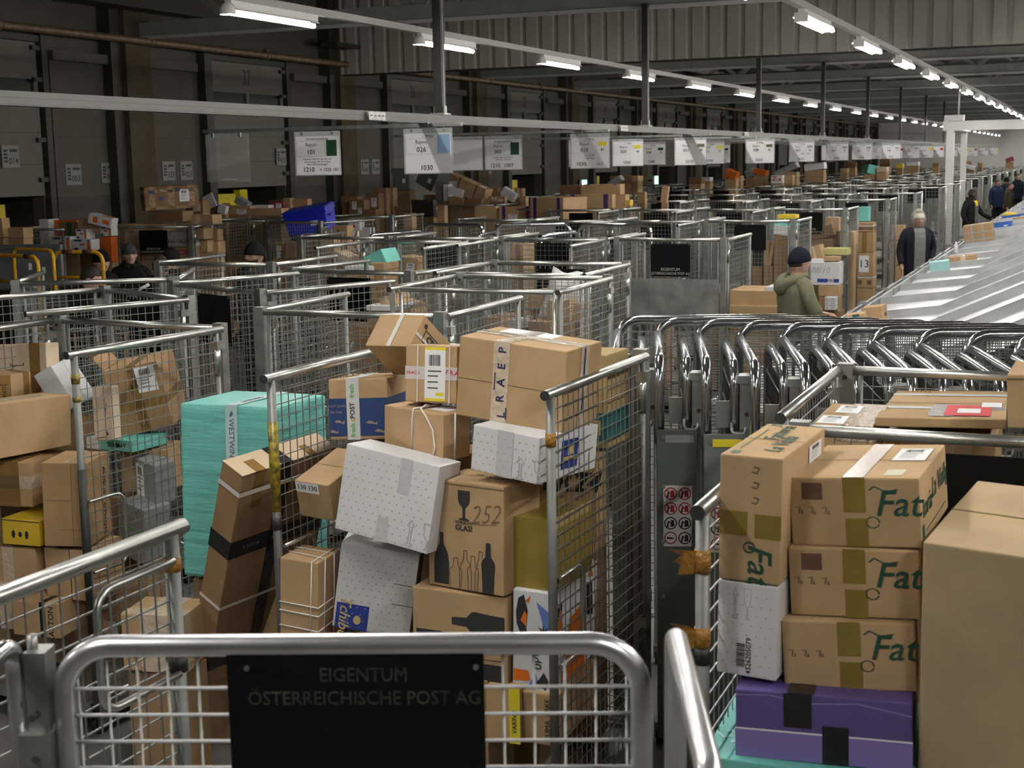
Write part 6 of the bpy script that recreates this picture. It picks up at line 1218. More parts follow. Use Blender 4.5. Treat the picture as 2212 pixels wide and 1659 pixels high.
# ------------------------------------------------------------------ people
SKIN = mat('skin', (.50, .30, .21), .55, noise=.08, nscale=20, tint=True); HAIR = mat('dark_hair', (.018, .013, .010), .75); EYE = mat('eye', (.02, .015, .012), .25); LIP = mat('lip', (.30, .12, .10), .5)
CLOTH = {}
def cloth(nm, col): return mat('cloth_'+nm, col, .9, noise=.14, nscale=14, bump=.5, bscale=9, spec=.2)
def head_r(u):
    """head surface: unit direction (x right, -y front, z up) -> vector"""
    x, y, z = u; sx, sy, sz = .076, .097, .116
    if z < 0: sx *= 1-.22*min(1, -z*1.2); sy *= 1-.12*min(1, -z)
    r = 1/math.sqrt((x/sx)**2+(y/sy)**2+(z/sz)**2)
    g = lambda a, b, c, s: math.exp(-((x-a)**2+(y-b)**2+(z-c)**2)/(s*s))
    r += .024*g(0, -.98, -.14, .13)+.012*g(0, -.99, .0, .10) - .010*g(.34, -.92, .10, .17)-.010*g(-.34, -.92, .10, .17)+.006*g(0, -.96, .27, .3)+.012*g(0, -.72, -.70, .24)+.006*g(0, -.9, -.40, .12)-.006*g(0, -.88, -.47, .05)
    r += .020*g(.99, .08, -.05, .13)+.020*g(-.99, .08, -.05, .13)
    return Vector(u)*r
def limb_mesh(bm_parts): pass
def body_mesh(J, Rr, edges, head, hq, HS=1.):
    me = bpy.data.meshes.new('b'); names = list(J); idx = {n: i for i, n in enumerate(names)}
    me.from_pydata([J[n] for n in names], [(idx[a], idx[b]) for a, b in edges], [])
    o = bpy.data.objects.new('b', me); COL.objects.link(o)
    md = o.modifiers.new('s', 'SKIN'); md.use_smooth_shade = True
    for i, n in enumerate(names):
        sv = me.skin_vertices[0].data[i]; r = Rr[n]; sv.radius = r if isinstance(r, tuple) else (r, r); sv.use_root = (n == 'pelvis')
    sb = o.modifiers.new('u', 'SUBSURF'); sb.levels = 2; sb.render_levels = 2
    dg = bpy.context.evaluated_depsgraph_get(); out = bpy.data.meshes.new_from_object(o.evaluated_get(dg)); bpy.data.objects.remove(o)
    # refine and sculpt the head
    bm = bmesh.new(); bm.from_mesh(out); hi = hq.inverted()
    isH = lambda v: (v.co-head).length < .17 and (hi @ (v.co-head)).z > -.10
    es = [e for e in bm.edges if all(isH(v) for v in e.verts)]
    bmesh.ops.subdivide_edges(bm, edges=es, cuts=2, use_grid_fill=True)
    for v in bm.verts:
        q = hi @ (v.co-head)
        if q.length < .18 and q.z > -.135:
            w = min(1, max(0, (q.z+.135)/.035)); t = head_r(q.normalized())*HS; v.co = head+hq @ (q.lerp(t, w))
    for f in bm.faces: f.smooth = True
    bm.to_mesh(out); bm.free(); return out
def shell(root, nm, head, hq, lim, scale, m, lift=.0, front=PI, bottom=None, n=28, k=9, top=PI/2):
    """cap-like shell on the head: lim(phi) = lowest elevation; phi 0 = front"""
    mb = MB(); rows = []
    full = front >= PI
    for j in range(k+1):
        row = []
        for i in range(n+(0 if full else 1)):
            ph = -front+2*front*i/n; lo = lim(ph); el = top+(lo-top)*j/k
            u = Vector((math.sin(ph)*math.cos(el), -math.cos(ph)*math.cos(el), math.sin(el)))
            sc = scale(ph, el) if callable(scale) else scale
            row.append(len(mb.v)); mb.v.append(tuple(head+hq @ (head_r(u)*sc+u*lift)))
        rows.append(row)
    c = len(rows[0])
    for a, b in zip(rows, rows[1:]):
        for i in range(c if full else c-1):
            j = (i+1) % c; mb.f.append((a[i], a[j], b[j], b[i])); mb.m.append(0); mb.s.append(True)
    o = part(nm, mb, m, root); sd = o.modifiers.new('t', 'SOLIDIFY'); sd.thickness = .006; sd.offset = 1
    return o
def rings(mb, C, n=20, sm=True, cap=False):
    """loft elliptical rings: (centre, rx, ry, axis_x, axis_y)"""
    R0 = []
    for c, rx, ry, ax, ay in C:
        row = []
        for i in range(n):
            a = 2*PI*i/n; ca, sa = math.cos(a), math.sin(a); p = 2/2.6
            row.append(len(mb.v)); mb.v.append(tuple(Vector(c)+Vector(ax)*(rx*math.copysign(abs(ca)**p, ca))+Vector(ay)*(ry*math.copysign(abs(sa)**p, sa))))
        R0.append(row)
    for a, b in zip(R0, R0[1:]):
        for i in range(n): j = (i+1) % n; mb.f.append((a[i], a[j], b[j], b[i])); mb.m.append(0); mb.s.append(sm)
    if cap:
        for r in (R0[0], R0[-1]): mb.f.append(tuple(r)); mb.m.append(0); mb.s.append(False)
def spline(P, rad, sub=4):
    """smooth a limb path"""
    P = [Vector(p) for p in P]; out = []; rr = []
    for i in range(len(P)-1):
        p0 = P[max(i-1, 0)]; p1, p2 = P[i], P[i+1]; p3 = P[min(i+2, len(P)-1)]
        for k in range(sub):
            t = k/sub; out.append(.5*((2*p1)+(p2-p0)*t+(2*p0-5*p1+4*p2-p3)*t*t+(3*p1-p0-3*p2+p3)*t**3)); rr.append(rad[i]*(1-t)+rad[i+1]*t)
    out.append(P[-1]); rr.append(rad[-1]); return out, rr
def person(label, x, y, yaw, H=1.76, top=('jacket', (.02, .022, .03)), legs=(.02, .02, .022), hands=None, headyaw=0., headpitch=0., skin=(.50, .30, .21), hat=None, hair=True, beard=False, shirt=None, hood=None, lean=0., bulk=1., fold=False, scarf=None, stride=.0, extra=None):
    s = H*1.2/1.76; t = thing('person', label, 'person', (x, y, ZF), R(yaw)); k = lambda a, b, c: Vector((a*s, b*s, c*s))
    ly = -lean
    HS = 1.12; hd = k(0, ly*1.25-.035, 1.62); hq = (Matrix.Rotation(R(headyaw), 3, 'Z') @ Matrix.Rotation(R(headpitch), 3, 'X'))
    J = {'pelvis': k(0, 0, .96), 'waist': k(0, ly*.4, 1.12), 'chest': k(0, ly*.8, 1.32), 'neck': k(0, ly-.005, 1.47), 'h0': k(0, ly*1.2-.02, 1.56), 'h1': hd, 'h2': hd+hq @ k(0, .01, .06)}
    Rr = {'pelvis': (.14*s, .10*s), 'waist': (.125*s, .095*s), 'chest': (.145*s, .10*s), 'neck': .058*s, 'h0': .055*s, 'h1': .085*s, 'h2': .075*s}
    E = [('pelvis', 'waist'), ('waist', 'chest'), ('chest', 'neck'), ('neck', 'h0'), ('h0', 'h1'), ('h1', 'h2')]
    arms = {}
    for sd in (-1, 1):
        el, wr = (hands[0 if sd < 0 else 1] if hands else (None, None))
        sh = k(sd*.168, ly*.95, 1.42)
        el = k(*el) if el else k(sd*.225, .03+ly*.5, 1.14); wr = k(*wr) if wr else k(sd*.235, -.05+ly*.3, .90)
        d = (wr-el).normalized(); pa = wr+d*.06*s; q = 'L' if sd < 0 else 'R'; arms[sd] = (sh, el, wr)
        J.update({q+'sh': sh, q+'el': el, q+'wr': wr, q+'pa': pa}); Rr.update({q+'sh': .058*s, q+'el': .043*s, q+'wr': (.030*s, .024*s), q+'pa': (.038*s, .02*s)})
        E += [('chest', q+'sh'), (q+'sh', q+'el'), (q+'el', q+'wr'), (q+'wr', q+'pa')]
        side = d.cross(Vector((0, -1, 0))).normalized() if abs(d.y) < .9 else Vector((1, 0, 0)); fw = side.cross(d).normalized()
        for f_, (off, ln) in enumerate(((-.03, .065), (-.010, .082), (.010, .086), (.030, .076))):
            b0 = pa+d*.03*s+fw*off*s; b1 = b0+d*ln*.55*s; b2 = b1+(d*.7-side*.5*sd).normalized()*ln*.5*s
            J.update({f'{q}f{f_}0': b0, f'{q}f{f_}1': b1, f'{q}f{f_}2': b2}); Rr.update({f'{q}f{f_}0': .0095*s, f'{q}f{f_}1': .0085*s, f'{q}f{f_}2': .007*s})
            E += [(q+'pa', f'{q}f{f_}0'), (f'{q}f{f_}0', f'{q}f{f_}1'), (f'{q}f{f_}1', f'{q}f{f_}2')]
        b0 = wr+d*.035*s-fw*.036*s; b1 = b0+(d*.7-fw*.6).normalized()*.045*s
        J.update({q+'t0': b0, q+'t1': b1}); Rr.update({q+'t0': .012*s, q+'t1': .009*s}); E += [(q+'wr', q+'t0'), (q+'t0', q+'t1')]
        st = stride*sd
        J.update({q+'hp': k(sd*.09, 0, .90), q+'kn': k(sd*.10, -.03-st*.5, .50), q+'an': k(sd*.10, .02-st, .09), q+'to': k(sd*.115, -.13-st, .045)}); Rr.update({q+'hp': .085*s, q+'kn': .055*s, q+'an': .04*s, q+'to': (.045*s, .03*s)})
        E += [('pelvis', q+'hp'), (q+'hp', q+'kn'), (q+'kn', q+'an'), (q+'an', q+'to')]
    HS *= s/1.2 if 0 else s; me = body_mesh(J, Rr, E, hd, hq, HS); hq = hq.to_3x3()*1.0; HQ = hq @ Matrix.Scale(HS, 3); me.materials.append(SKIN); b = ob('body', me, t); b.color = (*skin, 1)
    # trousers, shoes
    mb = MB(); lm = cloth('%.3f_%.3f_%.3f' % legs, legs)
    X, Y = Vector((1, 0, 0)), Vector((0, 1, 0))
    rings(mb, [(k(0, 0, .80), .175*s, .125*s, X, Y), (k(0, 0, .92), .18*s, .135*s, X, Y), (k(0, 0, 1.05), .17*s, .125*s, X, Y)])
    for sd in (-1, 1):
        q = 'L' if sd < 0 else 'R'; P, rr = spline([J[q+'hp']+k(0, 0, .03), J[q+'kn'], J[q+'an']+k(0, 0, -.02)], [.108*s, .078*s, .07*s]); mb.tube(P, rr, 14)
    part('trousers', mb, lm, t)
    for sd in (-1, 1):
        q = 'L' if sd < 0 else 'R'; a = J[q+'an']; mb = MB(); P, rr = spline([a+k(0, .06, -.045), a+k(0, -.02, -.03), J[q+'to']+k(0, 0, .0), J[q+'to']+k(0, -.06, -.005)], [.04*s, .05*s, .045*s, .03*s]); mb.tube(P, rr, 12); part('shoe', mb, cloth('shoe', (.015, .014, .013)), t)
    # upper garment
    kind, col = top; cm = cloth('%.3f_%.3f_%.3f' % col, col); B = bulk; mb = MB()
    hem = .80 if kind != 'hoodie' else .93
    L = [(hem, .178, .145), (hem+.03, .186, .15), (1.02, .182, .145), (1.16, .182, .145), (1.30, .202, .148), (1.39, .198, .138), (1.45, .155, .11), (1.50, .09, .085)]
    rings(mb, [(k(0, ly*max(0, (z-.96)/.5), z), rx*s*B, ry*s*B, X, Y) for z, rx, ry in L], 22)
    for sd in (-1, 1):
        sh, el, wr = arms[sd]; P, rr = spline([sh-k(sd*.06, 0, -.0), sh+k(sd*.015, 0, -.03), el, wr-(wr-el).normalized()*.01], [.078*s*B, .070*s*B, .058*s*B, .046*s*B]); mb.tube(P, rr, 14)
    g = part({'jacket': 'jacket', 'hoodie': 'hoodie', 'coat': 'coat'}[kind], mb, cm, t)
    if kind == 'hoodie':
        mb = MB(); rings(mb, [(k(0, 0, .90), .172*s*B, .14*s*B, X, Y), (k(0, 0, .955), .188*s*B, .152*s*B, X, Y)], 22); part('ribbed_hem', mb, cm, g)
        mb = MB(); P, rr = spline([k(-.10, -.07, 1.50), k(-.12, .05, 1.47), k(-.06, .13, 1.42), k(0, .155, 1.38), k(.06, .13, 1.42), k(.12, .05, 1.47), k(.10, -.07, 1.50)], [.03*s, .05*s, .06*s, .075*s, .06*s, .05*s, .03*s]); mb.tube(P, rr, 12); part('folded_hood', mb, cm, g)
    if shirt:
        mb = MB(); m2 = cloth('%.3f_%.3f_%.3f' % shirt[0], shirt[0]); w = shirt[1]
        pr = [(hem+.02, .158), (1.02, .158), (1.2, .16), (1.34, .158), (1.42, .14), (1.49, .09)]
        for (za, ra), (zb, rb) in zip(pr, pr[1:]):
            n = 8
            for i in range(n):
                ua, ub = -w+2*w*i/n, -w+2*w*(i+1)/n; f = lambda u, z, r: k(u, ly*max(0, (z-.96)/.5)-(r+.008)*B+abs(u)**2*1.5, z); mb.face([f(ua, za, ra), f(ub, za, ra), f(ub, zb, rb), f(ua, zb, rb)], 0, True)
        part('shirt_front', mb, m2, t)
        if len(shirt) > 2:
            mb = MB(); m3 = cloth('%.3f_%.3f_%.3f' % shirt[2], shirt[2])
            for (za, ra), (zb, rb) in zip(pr[3:], pr[4:]):
                f = lambda u, z, r: k(u, ly*.8-(r+.014)*B+abs(u)**2*1.5, z); mb.face([f(-w*.8, za, ra), f(w*.8, za, ra), f(w*.7, zb, rb), f(-w*.7, zb, rb)], 0, True)
            part('collar', mb, m3, t)
    if scarf:
        mb = MB(); P = [k(.075*math.sin(a), ly-.005-.08*math.cos(a), 1.485-.03*math.cos(a)) for a in [2*PI*i/16 for i in range(17)]]; mb.tube(P, .034*s, 10); part('scarf', mb, cloth('scarf', scarf), t)
    elif kind != 'hoodie' and not hood:
        mb = MB(); P = [k(.084*math.sin(a), ly-.0-.088*math.cos(a), 1.495-.02*math.cos(a)) for a in [2*PI*i/16 for i in range(17)]]; mb.tube(P, .042*s, 10); part('collar', mb, cm, t)
    # head dress
    if hat:
        hc, style = hat; hm = cloth('hat_%.3f_%.3f_%.3f' % hc, hc)
        lim = lambda ph: .30+.10*math.cos(ph) if style == 'up' else .14+.20*math.cos(ph)
        h = shell(t, 'beanie', hd, HQ, lambda ph: lim(ph)-.10, lambda ph, el: 1.10+.10*max(0, math.sin(el)) if style != 'slouch' else 1.10+.12*max(0, -math.cos(ph))*math.cos(el)+.06*math.sin(el), hm)
        shell(h, 'turned_cuff', hd, HQ, lambda ph: lim(ph)-.12, 1.17, hm, top=.44, k=2) if style == 'up' else None
        if style == 'up':
            mb = MB(); mb.lathe([(0, .018), (.014, .012), (.018, 0), (.014, -.012), (0, -.018)], hd+HQ @ Vector((0, .02, .142)), 10); part('bobble', mb, hm, h)
    if hair: shell(t, 'hair', hd, HQ, lambda ph: (.62 if abs(ph) < .9 else (.25 if abs(ph) < 1.7 else -.42)) if hair != 'bald' else (.9 if abs(ph) < 1.3 else (.5 if abs(ph) < 2 else -.4)), 1.05, HAIR)
    if beard: shell(t, 'beard', hd, HQ, lambda ph: -1.05, 1.035, mat('beard', (.03, .022, .018), .8), front=1.45, top=-.40, k=5)
    if hood:
        hm = cloth('%.3f_%.3f_%.3f' % hood, hood); o = shell(t, 'raised_hood', hd, HQ, lambda ph: -1.25 if abs(ph) > .92 else .95, lambda ph, el: 1.30+.08*max(0, -el) if abs(ph) > .92 else 1.28, hm, n=44, k=12)
    for sd in (-1, 1):
        u = Vector((sd*.36, -.90, .13)).normalized(); mb = MB(); c = hd+HQ @ (head_r(u)*.985); mb.lathe([(0, .007), (.006, .004), (.0075, 0), (.006, -.004), (0, -.007)], c, 10); part('eye', mb, EYE, t)
        mb = MB(); pts = [hd+HQ @ (head_r(Vector((sd*(.2+.32*i/4), -.88, .27-.05*abs(i-2)/2)).normalized())*1.02) for i in range(5)]; mb.tube(pts, [.002, .0035, .004, .003, .0015], 6); part('eyebrow', mb, HAIR, t)
    mb = MB(); pts = [hd+HQ @ (head_r(Vector((.22*(i-2)/2, -.88, -.46+.02*abs(i-2))).normalized())*1.005) for i in range(5)]; mb.tube(pts, [.002, .005, .005, .005, .002], 6); part('mouth', mb, LIP, t)
    if extra: extra(t, k, hd, hq)
    return t
def people():
    GREEN = (.135, .135, .085)
    person('man in olive hoodie and dark navy beanie seen from behind, arms folded', -3.22, 16.4, 128, 1.76, ('hoodie', GREEN), (.012, .012, .014), [((-.29, -.08, 1.13), (.02, -.24, 1.16)), ((.29, -.08, 1.13), (-.04, -.25, 1.12))], headyaw=4, headpitch=4, skin=(.42, .24, .17), hat=((.006, .007, .014), 'down'), hair=True, bulk=1.06)
    person('man with pale hood over grey sweatshirt and dark open jacket, walking', -3.12, 27.5, 24, 1.78, ('coat', (.012, .014, .022)), (.012, .012, .014), [((-.25, .03, 1.15), (-.25, -.06, .92)), ((.27, .06, 1.15), (.18, -.10, .98))], headpitch=8, skin=(.40, .24, .165), hat=((.60, .58, .46), 'down'), hood=(.27, .26, .23), hair=False, shirt=((.20, .20, .205), .085), scarf=(.17, .13, .085), bulk=1.04, stride=.12)
    person('man in black jacket with yellow collar reaching to the conveyor', -3.47, 43.9, 62, 1.80, ('jacket', (.008, .008, .009)), (.01, .01, .011), [((-.30, .0, 1.13), (-.26, -.12, .9)), ((.34, -.10, 1.15), (.38, -.36, 1.02))], headyaw=-6, headpitch=14, skin=(.055, .030, .020), hair=True, shirt=((.10, .10, .105), .07, (.70, .52, .02)), bulk=1.06)
    person('far man in dark blue jacket at the conveyor, left of two talking', -3.85, 61.5, 40, 1.76, ('jacket', (.012, .02, .05)), (.01, .01, .012), None, skin=(.36, .2, .14), bulk=1.15)
    person('far person in navy jacket and black cap with back turned', -3.6, 63.6, 200, 1.80, ('jacket', (.010, .016, .035)), (.01, .01, .012), None, hat=((.008, .008, .01), 'down'), hair=False, bulk=1.15)
    person('far person with reddish face right of the navy jackets', -3.3, 60.2, 70, 1.68, ('jacket', (.06, .05, .035)), (.01, .01, .012), None, skin=(.55, .27, .20))
    person('person in dark clothes cut off by the right edge far back', -3.55, 71.5, 30, 1.84, ('jacket', (.010, .014, .028)), (.01, .01, .012), None)
    person('man in grey knitted bobble hat and black jacket', -13.2, 17.05, 40, 1.72, ('jacket', (.010, .010, .011)), (.02, .02, .022), None, headyaw=6, headpitch=4, skin=(.48, .28, .21), hat=((.06, .062, .07), 'up'), hair=False)
    person('man in black knit cap, face in profile behind the yellow trolley', -12.55, 15.55, 74, 1.73, ('jacket', (.008, .008, .009)), (.02, .02, .022), None, headpitch=8, skin=(.55, .34, .27), hat=((.005, .005, .006), 'down'), hair=False)
    person('short haired person with black hair, low before the yellow trolley', -11.25, 13.7, 110, 1.68, ('jacket', (.008, .008, .009)), (.02, .02, .022), None, headpitch=22, skin=(.45, .27, .2))
    def lamp_band(t, k, hd, hq):
        mb = MB(); c = hd+hq @ Vector((-.05, .105, -.06)); mb.box(tuple(c-Vector((.03, .012, .014))), tuple(c+Vector((.03, .012, .014)))); part('yellow_band', mb, YEL, t)
    person('person in black knit cap with yellow band, seen from behind', -11.55, 15.75, 170, 1.74, ('jacket', (.008, .008, .009)), (.02, .02, .022), None, hat=((.006, .006, .006), 'down'), hair=True, extra=lamp_band)
    def stripe(t, k, hd, hq):
        mb = MB(); mb.tube([k(.10, .12, 1.46), k(.19, .09, 1.42), k(.26, .05, 1.33)], .02, 8); part('white_stripe', mb, PAPER, t)
    person('balding dark haired man with white shoulder stripe, seen from behind', -10.7, 14.4, 205, 1.76, ('jacket', (.010, .010, .011)), (.02, .02, .022), None, headyaw=10, skin=(.40, .23, .16), hair='bald', extra=stripe)
    person('bearded man in slouchy black beanie and hooded grey jacket', -10.4, 16.1, 8, 1.80, ('jacket', (.045, .047, .045)), (.02, .02, .022), None, headyaw=-28, headpitch=6, skin=(.40, .235, .165), hat=((.007, .007, .008), 'slouch'), hair=False, beard=True, scarf=(.07, .072, .07), bulk=1.08)
people()

# ------------------------------------------------------------------ crates, trolleys, gantry, freight on the chutes
def crate(label, c, D, r, col, lid=True, grp=None):
    m = mat('crate_%.2f_%.2f_%.2f' % col, col, .38, noise=.05, nscale=3); t = thing('plastic_crate', label, 'crate', c, 0, grp); t.rotation_euler = r
    w, d, h = D; mb = MB(); k = .92
    P = lambda s, z: [(-w/2*s, -d/2*s, z), (w/2*s, -d/2*s, z), (w/2*s, d/2*s, z), (-w/2*s, d/2*s, z)]
    lv = [(k, -h/2), (.985, h*.28), (1.03, h*.28), (1.03, h*.36), (1., h*.36), (1.0, h*.42)]
    for (sa, za), (sb, zb) in zip(lv, lv[1:]):
        a, b = P(sa, za), P(sb, zb)
        for i in range(4): j = (i+1) % 4; mb.face([a[i], a[j], b[j], b[i]])
    mb.face(P(k, -h/2)[::-1])
    for x in (-.3, .3): mb.box((w*x-.02, -d/2*1.01, -h*.4), (w*x+.02, -d/2*.93, h*.28))
    part('tub', mb, m, t)
    if lid:
        mb = MB(); mb.box((-w*.52, -d*.52, h*.42), (w*.52, d*.52, h*.47)); mb.box((-w*.48, -d*.5, h*.47), (-.01, d*.5, h*.5)); mb.box((.01, -d*.5, h*.47), (w*.48, d*.5, h*.5))
        for i in range(5): mb.box((-w*.42+i*w*.2, -d*.54, h*.40), (-w*.36+i*w*.2, -d*.50, h*.49))
        part('lid', mb, m, t)
    mb = MB()
    for x in (-.18, .18): mb.box((w*x-.05, -d*.535, h*.05), (w*x+.05, -d*.50, h*.11))
    mb.box((w*.505, -.08, h*.05), (w*.53, .08, h*.12)); part('handle', mb, m, t)
    mb = MB(); mb.box((w*.1, -d*.507, -h*.2), (w*.28, -d*.495, 0)); part('paper_label', mb, PAPER, t)
    return t
crate('bright blue lidded plastic crate tilted on top of a cage at left', (-13.0, 21.95, 1.86), (.80, .52, .44), (R(8), R(-8), R(10)), (.015, .035, .62))
crate('upright grey lidded crate, left one of three on the stack', (-15.8, 31.3, 2.45), (.46, .6, .52), (0, 0, R(4)), (.14, .15, .16))
crate('tilted grey crate leaning between the other grey crates', (-15.05, 31.35, 2.46), (.62, .5, .55), (R(-8), R(24), R(-18)), (.14, .15, .16))
crate('grey crate with pale side, right one of the three on the stack', (-14.3, 30.55, 2.13), (.40, .5, .50), (0, 0, R(-6)), (.19, .20, .21))
fillers(-15.8, 31.3, 2.19, .4, .4); fillers(-15.08, 31.4, 2.05, .4, .4); fillers(-14.3, 30.55, 1.88, .34, .4)
def post_bag():
    bm = bmesh.new(); bmesh.ops.create_cube(bm, size=1); bmesh.ops.subdivide_edges(bm, edges=bm.edges[:], cuts=7, use_grid_fill=True)
    for v in bm.verts:
        x, y, z = v.co; r = max(0, 1-(2*abs(x))**4)*max(0, 1-(2*abs(z))**4); v.co = Vector((x*.42*(1-.25*z), y*.26*(.12+.88*r), z*.5+.04*math.sin(9*x)*abs(z)))+Vector((0, .015*math.sin(11*x+5*z), 0))
    for f in bm.faces: f.smooth = True
    me = bpy.data.meshes.new('post_bag'); bm.to_mesh(me); bm.free(); me.materials.append(mat('bag_white', (.56, .56, .56), .6, bump=.8, bscale=7))
    o = ob('post_bag', me, None, (-4.42, 11.95, 1.56), (R(-8), R(10), R(6))); tag(o, 'slack white post bag slumped on the cartons in the plate cage', 'bag')
post_bag()
def yellow_trolley(label, x, y, rz, w, sgn):
    t = thing('mail_trolley', label, 'trolley', (x, y, ZF), R(rz), 'yellow mail trolleys'); m = mat('trolley_yellow', (.62, .33, .01), .4, noise=.3, nscale=12); g = mat('grip_brown', (.07, .035, .015), .6)
    mb = MB(); h = 2.11; mb.tube(fillet([(-w, 0, .15), (-w, 0, h), (w, 0, h), (w, 0, .15)], .13, 6), .026, 12); mb.tube([(-w, 0, h-.33), (w, 0, h-.33)], .02, 8); mb.tube([(-w, 0, 1.21), (w, 0, 1.21)], .02, 8); part('handle_frame', mb, m, t)
    mb = MB(); mb.tube([(-w+.14, 0, h), (-w+.3, 0, h)], .028, 12); mb.tube([(w-.28, 0, h), (w-.14, 0, h)], .028, 12); part('grip', mb, g, t)
    mb = MB(); mb.box((-w, .02, .22), (w, .45, .28)); mb.tube([(-w, .45, .2), (-w, .45, 1.1), (w, .45, 1.1), (w, .45, .2)], .018, 8); part('platform', mb, m, t)
    mb = MB(); mb.box((-w+.05, .03, .3), (w-.05, .42, 1.66)); part('dark_load_bag', mb, mat('bag_dark', (.018, .017, .018), .8), t)
    for u in (-w+.06, w-.06):
        for v in (.05, .4): mb = MB(); mb.box((u-.03, v-.04, .1), (u+.03, v+.04, .2)); mb.tube([(u-.02, v, .07), (u+.02, v, .07)], .07, 12, 1); part('caster', mb, [STEEL, RUBBER], t)
    if sgn:
        mb = MB(); mb.box((w-.42, -.035, 1.31), (w-.04, -.028, 1.68)); p = part('sign_board', mb, PAPER, t); ob('lettering', text_mesh('PAS', .14, BLACK, 'LEFT'), p, (w-.36, -.037, 1.44), (PI/2, 0, 0)); ob('lettering', text_mesh('mio', .07, BLACK, 'LEFT'), p, (w-.3, -.037, 1.58), (PI/2, 0, 0))
        mb = MB(); mb.tube(fillet([(-w+.1, .3, .28), (-w+.1, .3, h+.06), (w-.12, .3, h+.06), (w-.12, .3, .28)], .1, 5), .022, 10); part('rear_frame', mb, m, t)
    return t
yellow_trolley('yellow bent-tube mail trolley with white board at the left edge', -12.6, 13.95, -16, .55, True)
yellow_trolley('yellow bent-tube mail trolley with brown grips, right one of the pair', -12.22, 14.72, 8, .36, False)
# grey mesh-backed container at far left
t = thing('mesh_container', 'grey container with perforated back behind the yellow trolleys', 'container', (-13.9, 15.3, ZF), R(12))
mb = MB(); mb.box((-.75, 0, .2), (.75, .03, 2.14)); mb.box((-.78, -.02, 2.10), (.78, .05, 2.16)); mb.box((.74, -.02, 0), (.8, .05, 2.16)); mb.box((-.8, -.02, 0), (-.74, .05, 2.16)); mb.box((-.75, .03, .2), (.75, .8, .26)); mb.box((-.75, .75, 0), (-.7, .8, .26)); mb.box((.7, .75, 0), (.75, .8, .26)); part('frame', mb, mat('container_grey', (.17, .18, .19), .5, .3, noise=.2, nscale=4), t)
mb = MB()
for i, (u, v) in enumerate(((.3, 1.81), (.42, 1.86), (.5, 1.76), (.35, 1.56))): mb.box((u, -.004, v), (u+.05, 0, v+.09))
part('label_scrap', mb, PAPER, t)
# white portal over the conveyor
t = thing('gantry', 'white steel portal with two posts over the far conveyor', 'gantry', (-4.86, 52, 0), 0)
mb = MB(); mb.box((-.13, -.13, ZF), (.13, .13, 3.95)); part('post', mb, mat('gantry_white', (.66, .66, .65), .45), t)
mb = MB(); mb.box((-.1, -.1, ZF), (.1, .1, 3.7), 0, Matrix.Translation((.12, 4, 0))); part('post', mb, mat('gantry_white', (.66, .66, .65), .45), t)
mb = MB(); mb.box((-.25, -.16, 3.62), (6, .16, 3.95)); mb.box((-.1, .1, 3.62), (.34, 4.1, 3.8)); part('crossbeam', mb, mat('gantry_white', (.66, .66, .65), .45), t)
mb = MB(); mb.box((-.2, -.3, 3.95), (.45, .1, 4.15)); mb.tube([(.25, 0, 4.1), (.25, 0, 5.3)], .03, 8); part('suspension_rod', mb, mat('gantry_white', (.66, .66, .65), .45), t)
# freight on the chutes
def chute_z(x): return .885+(x+2.56)/.94*.11 if x < -1.62 else .995+(x+1.62)*.448
CR = (0, R(-7.9), 0)
def on_chute(label, x, y, D, col, yaw=0, deco=''):
    z = chute_z(x); o = parcel(label, (x, y, z+D[2]/2*1.0+.006), D, (0, R(-7.9), R(yaw)), col, cat='parcel')
    if deco: simple_deco(o, D, deco)
    return o, D
o, D = on_chute('small tan box with dark teal band nearest on the conveyor', -2.36, 15.45, (.20, .26, .20), 'c', 4, ''); decal(o, D, 'print', 'F', [rect(-.15, -.5, .22, .5)], mat('deep_teal', (.02, .07, .075), .5)); decal(o, D, 'arrow_print', 'R', outline([(-.2, .1), (-.1, -.15), (.1, -.2), (.25, 0)], .03), BLACK)
o, D = on_chute('small tan box with black print behind the teal banded box', -2.24, 15.95, (.22, .30, .22), 'c', -3, ''); write(o, D, 'R', 'BOX', .1, 0, .06, BLACK, bold=.02)
mb = MB(); mb.box((-.15, -.2, 0), (.15, .2, .004)); mb.box((-.3, -.05, .0), (-.12, .16, .003)); o = part('paper_sheet', mb, PAPER, None, (-2.02, 17.6, chute_z(-2.02)+.012), (0, R(-7.9), R(10))); tag(o, 'crumpled white paper sheet lying on the conveyor chute', 'paper')
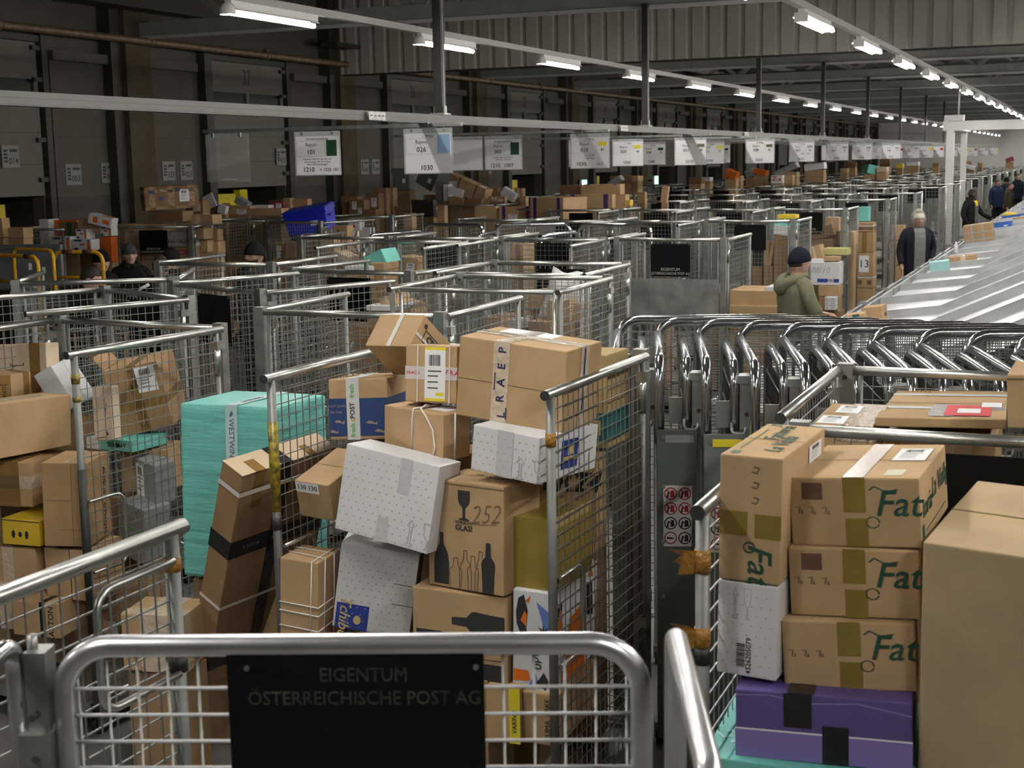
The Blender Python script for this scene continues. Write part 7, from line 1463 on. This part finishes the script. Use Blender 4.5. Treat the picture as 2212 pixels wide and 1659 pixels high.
o, D = on_chute('pale turquoise box on the conveyor beside the hooded man', -2.3, 23.5, (.31, .3, .19), 't', 6, ''); o.color = (.33, .58, .58, 1)
o, D = on_chute('flat tan box with white tape behind the pale turquoise box', -2.12, 25.5, (.46, .3, .12), 'c', 8, 'tape')
o, D = on_chute('large tan carton crossed by grey straps on the conveyor', -2.28, 31.3, (.58, .6, .42), 'c', 0, '')
for u in (-.2, .17): wraps(o, D, 'grey_strap', u-.02, u+.02, GRY)
for v in (-.25, .12): belt(o, D, 'grey_strap', v-.02, v+.02, GRY)
mb = MB(); mb.lathe([(0, 0), (.035, 0), (.036, .14), (.02, .18), (.012, .2), (.012, .235), (0, .235)], (0, 0, 0), 14); o = tag(part('bottle', mb, mat('clear_plastic', (.75, .75, .75), .25), None, (-2.49, 28.4, chute_z(-2.49)+.004)), 'small clear bottle standing at the conveyor edge', 'bottle')
for lab, x, y, D, c in (('blue flat tray on the conveyor behind the strapped carton', -2.2, 37.6, (.5, .4, .16), (.03, .12, .45)), ('long blue tray on the conveyor beside the man in black', -2.1, 43.2, (.85, .4, .12), (.03, .12, .45)), ('blue tray stack at the far right edge of the conveyor', -2.15, 56.5, (.8, .6, .42), (.02, .07, .25)), ('far blue flat tray half way up the conveyor', -1.9, 49.5, (.8, .4, .08), (.05, .15, .5))):
    crate(lab, (x, y, chute_z(x)+D[2]/2+.01), D, (0, R(-7.9), 0), c, lid=False)
o, D = on_chute('small tan box on the conveyor before the long blue tray', -1.95, 41.5, (.4, .3, .1), 'c', 0)
mb = MB(); mb.lathe([(0, .0), (.2, .0), (.24, .06), (.2, .13), (.1, .16), (0, .17)], (0, 0, 0), 14); o = tag(part('mail_bag', mb, mat('bag_yellow', (.62, .44, .02), .6, bump=.6), None, (-2.4, 44.6, chute_z(-2.4)+.004)), 'yellow mail bag on the conveyor in front of the man in black', 'bag')

# ------------------------------------------------------------------ lift the place so that the floor is at z = 0
for o in list(COL.objects):
    if o.parent is None and o.type != 'CAMERA': o.location.z += LIFT
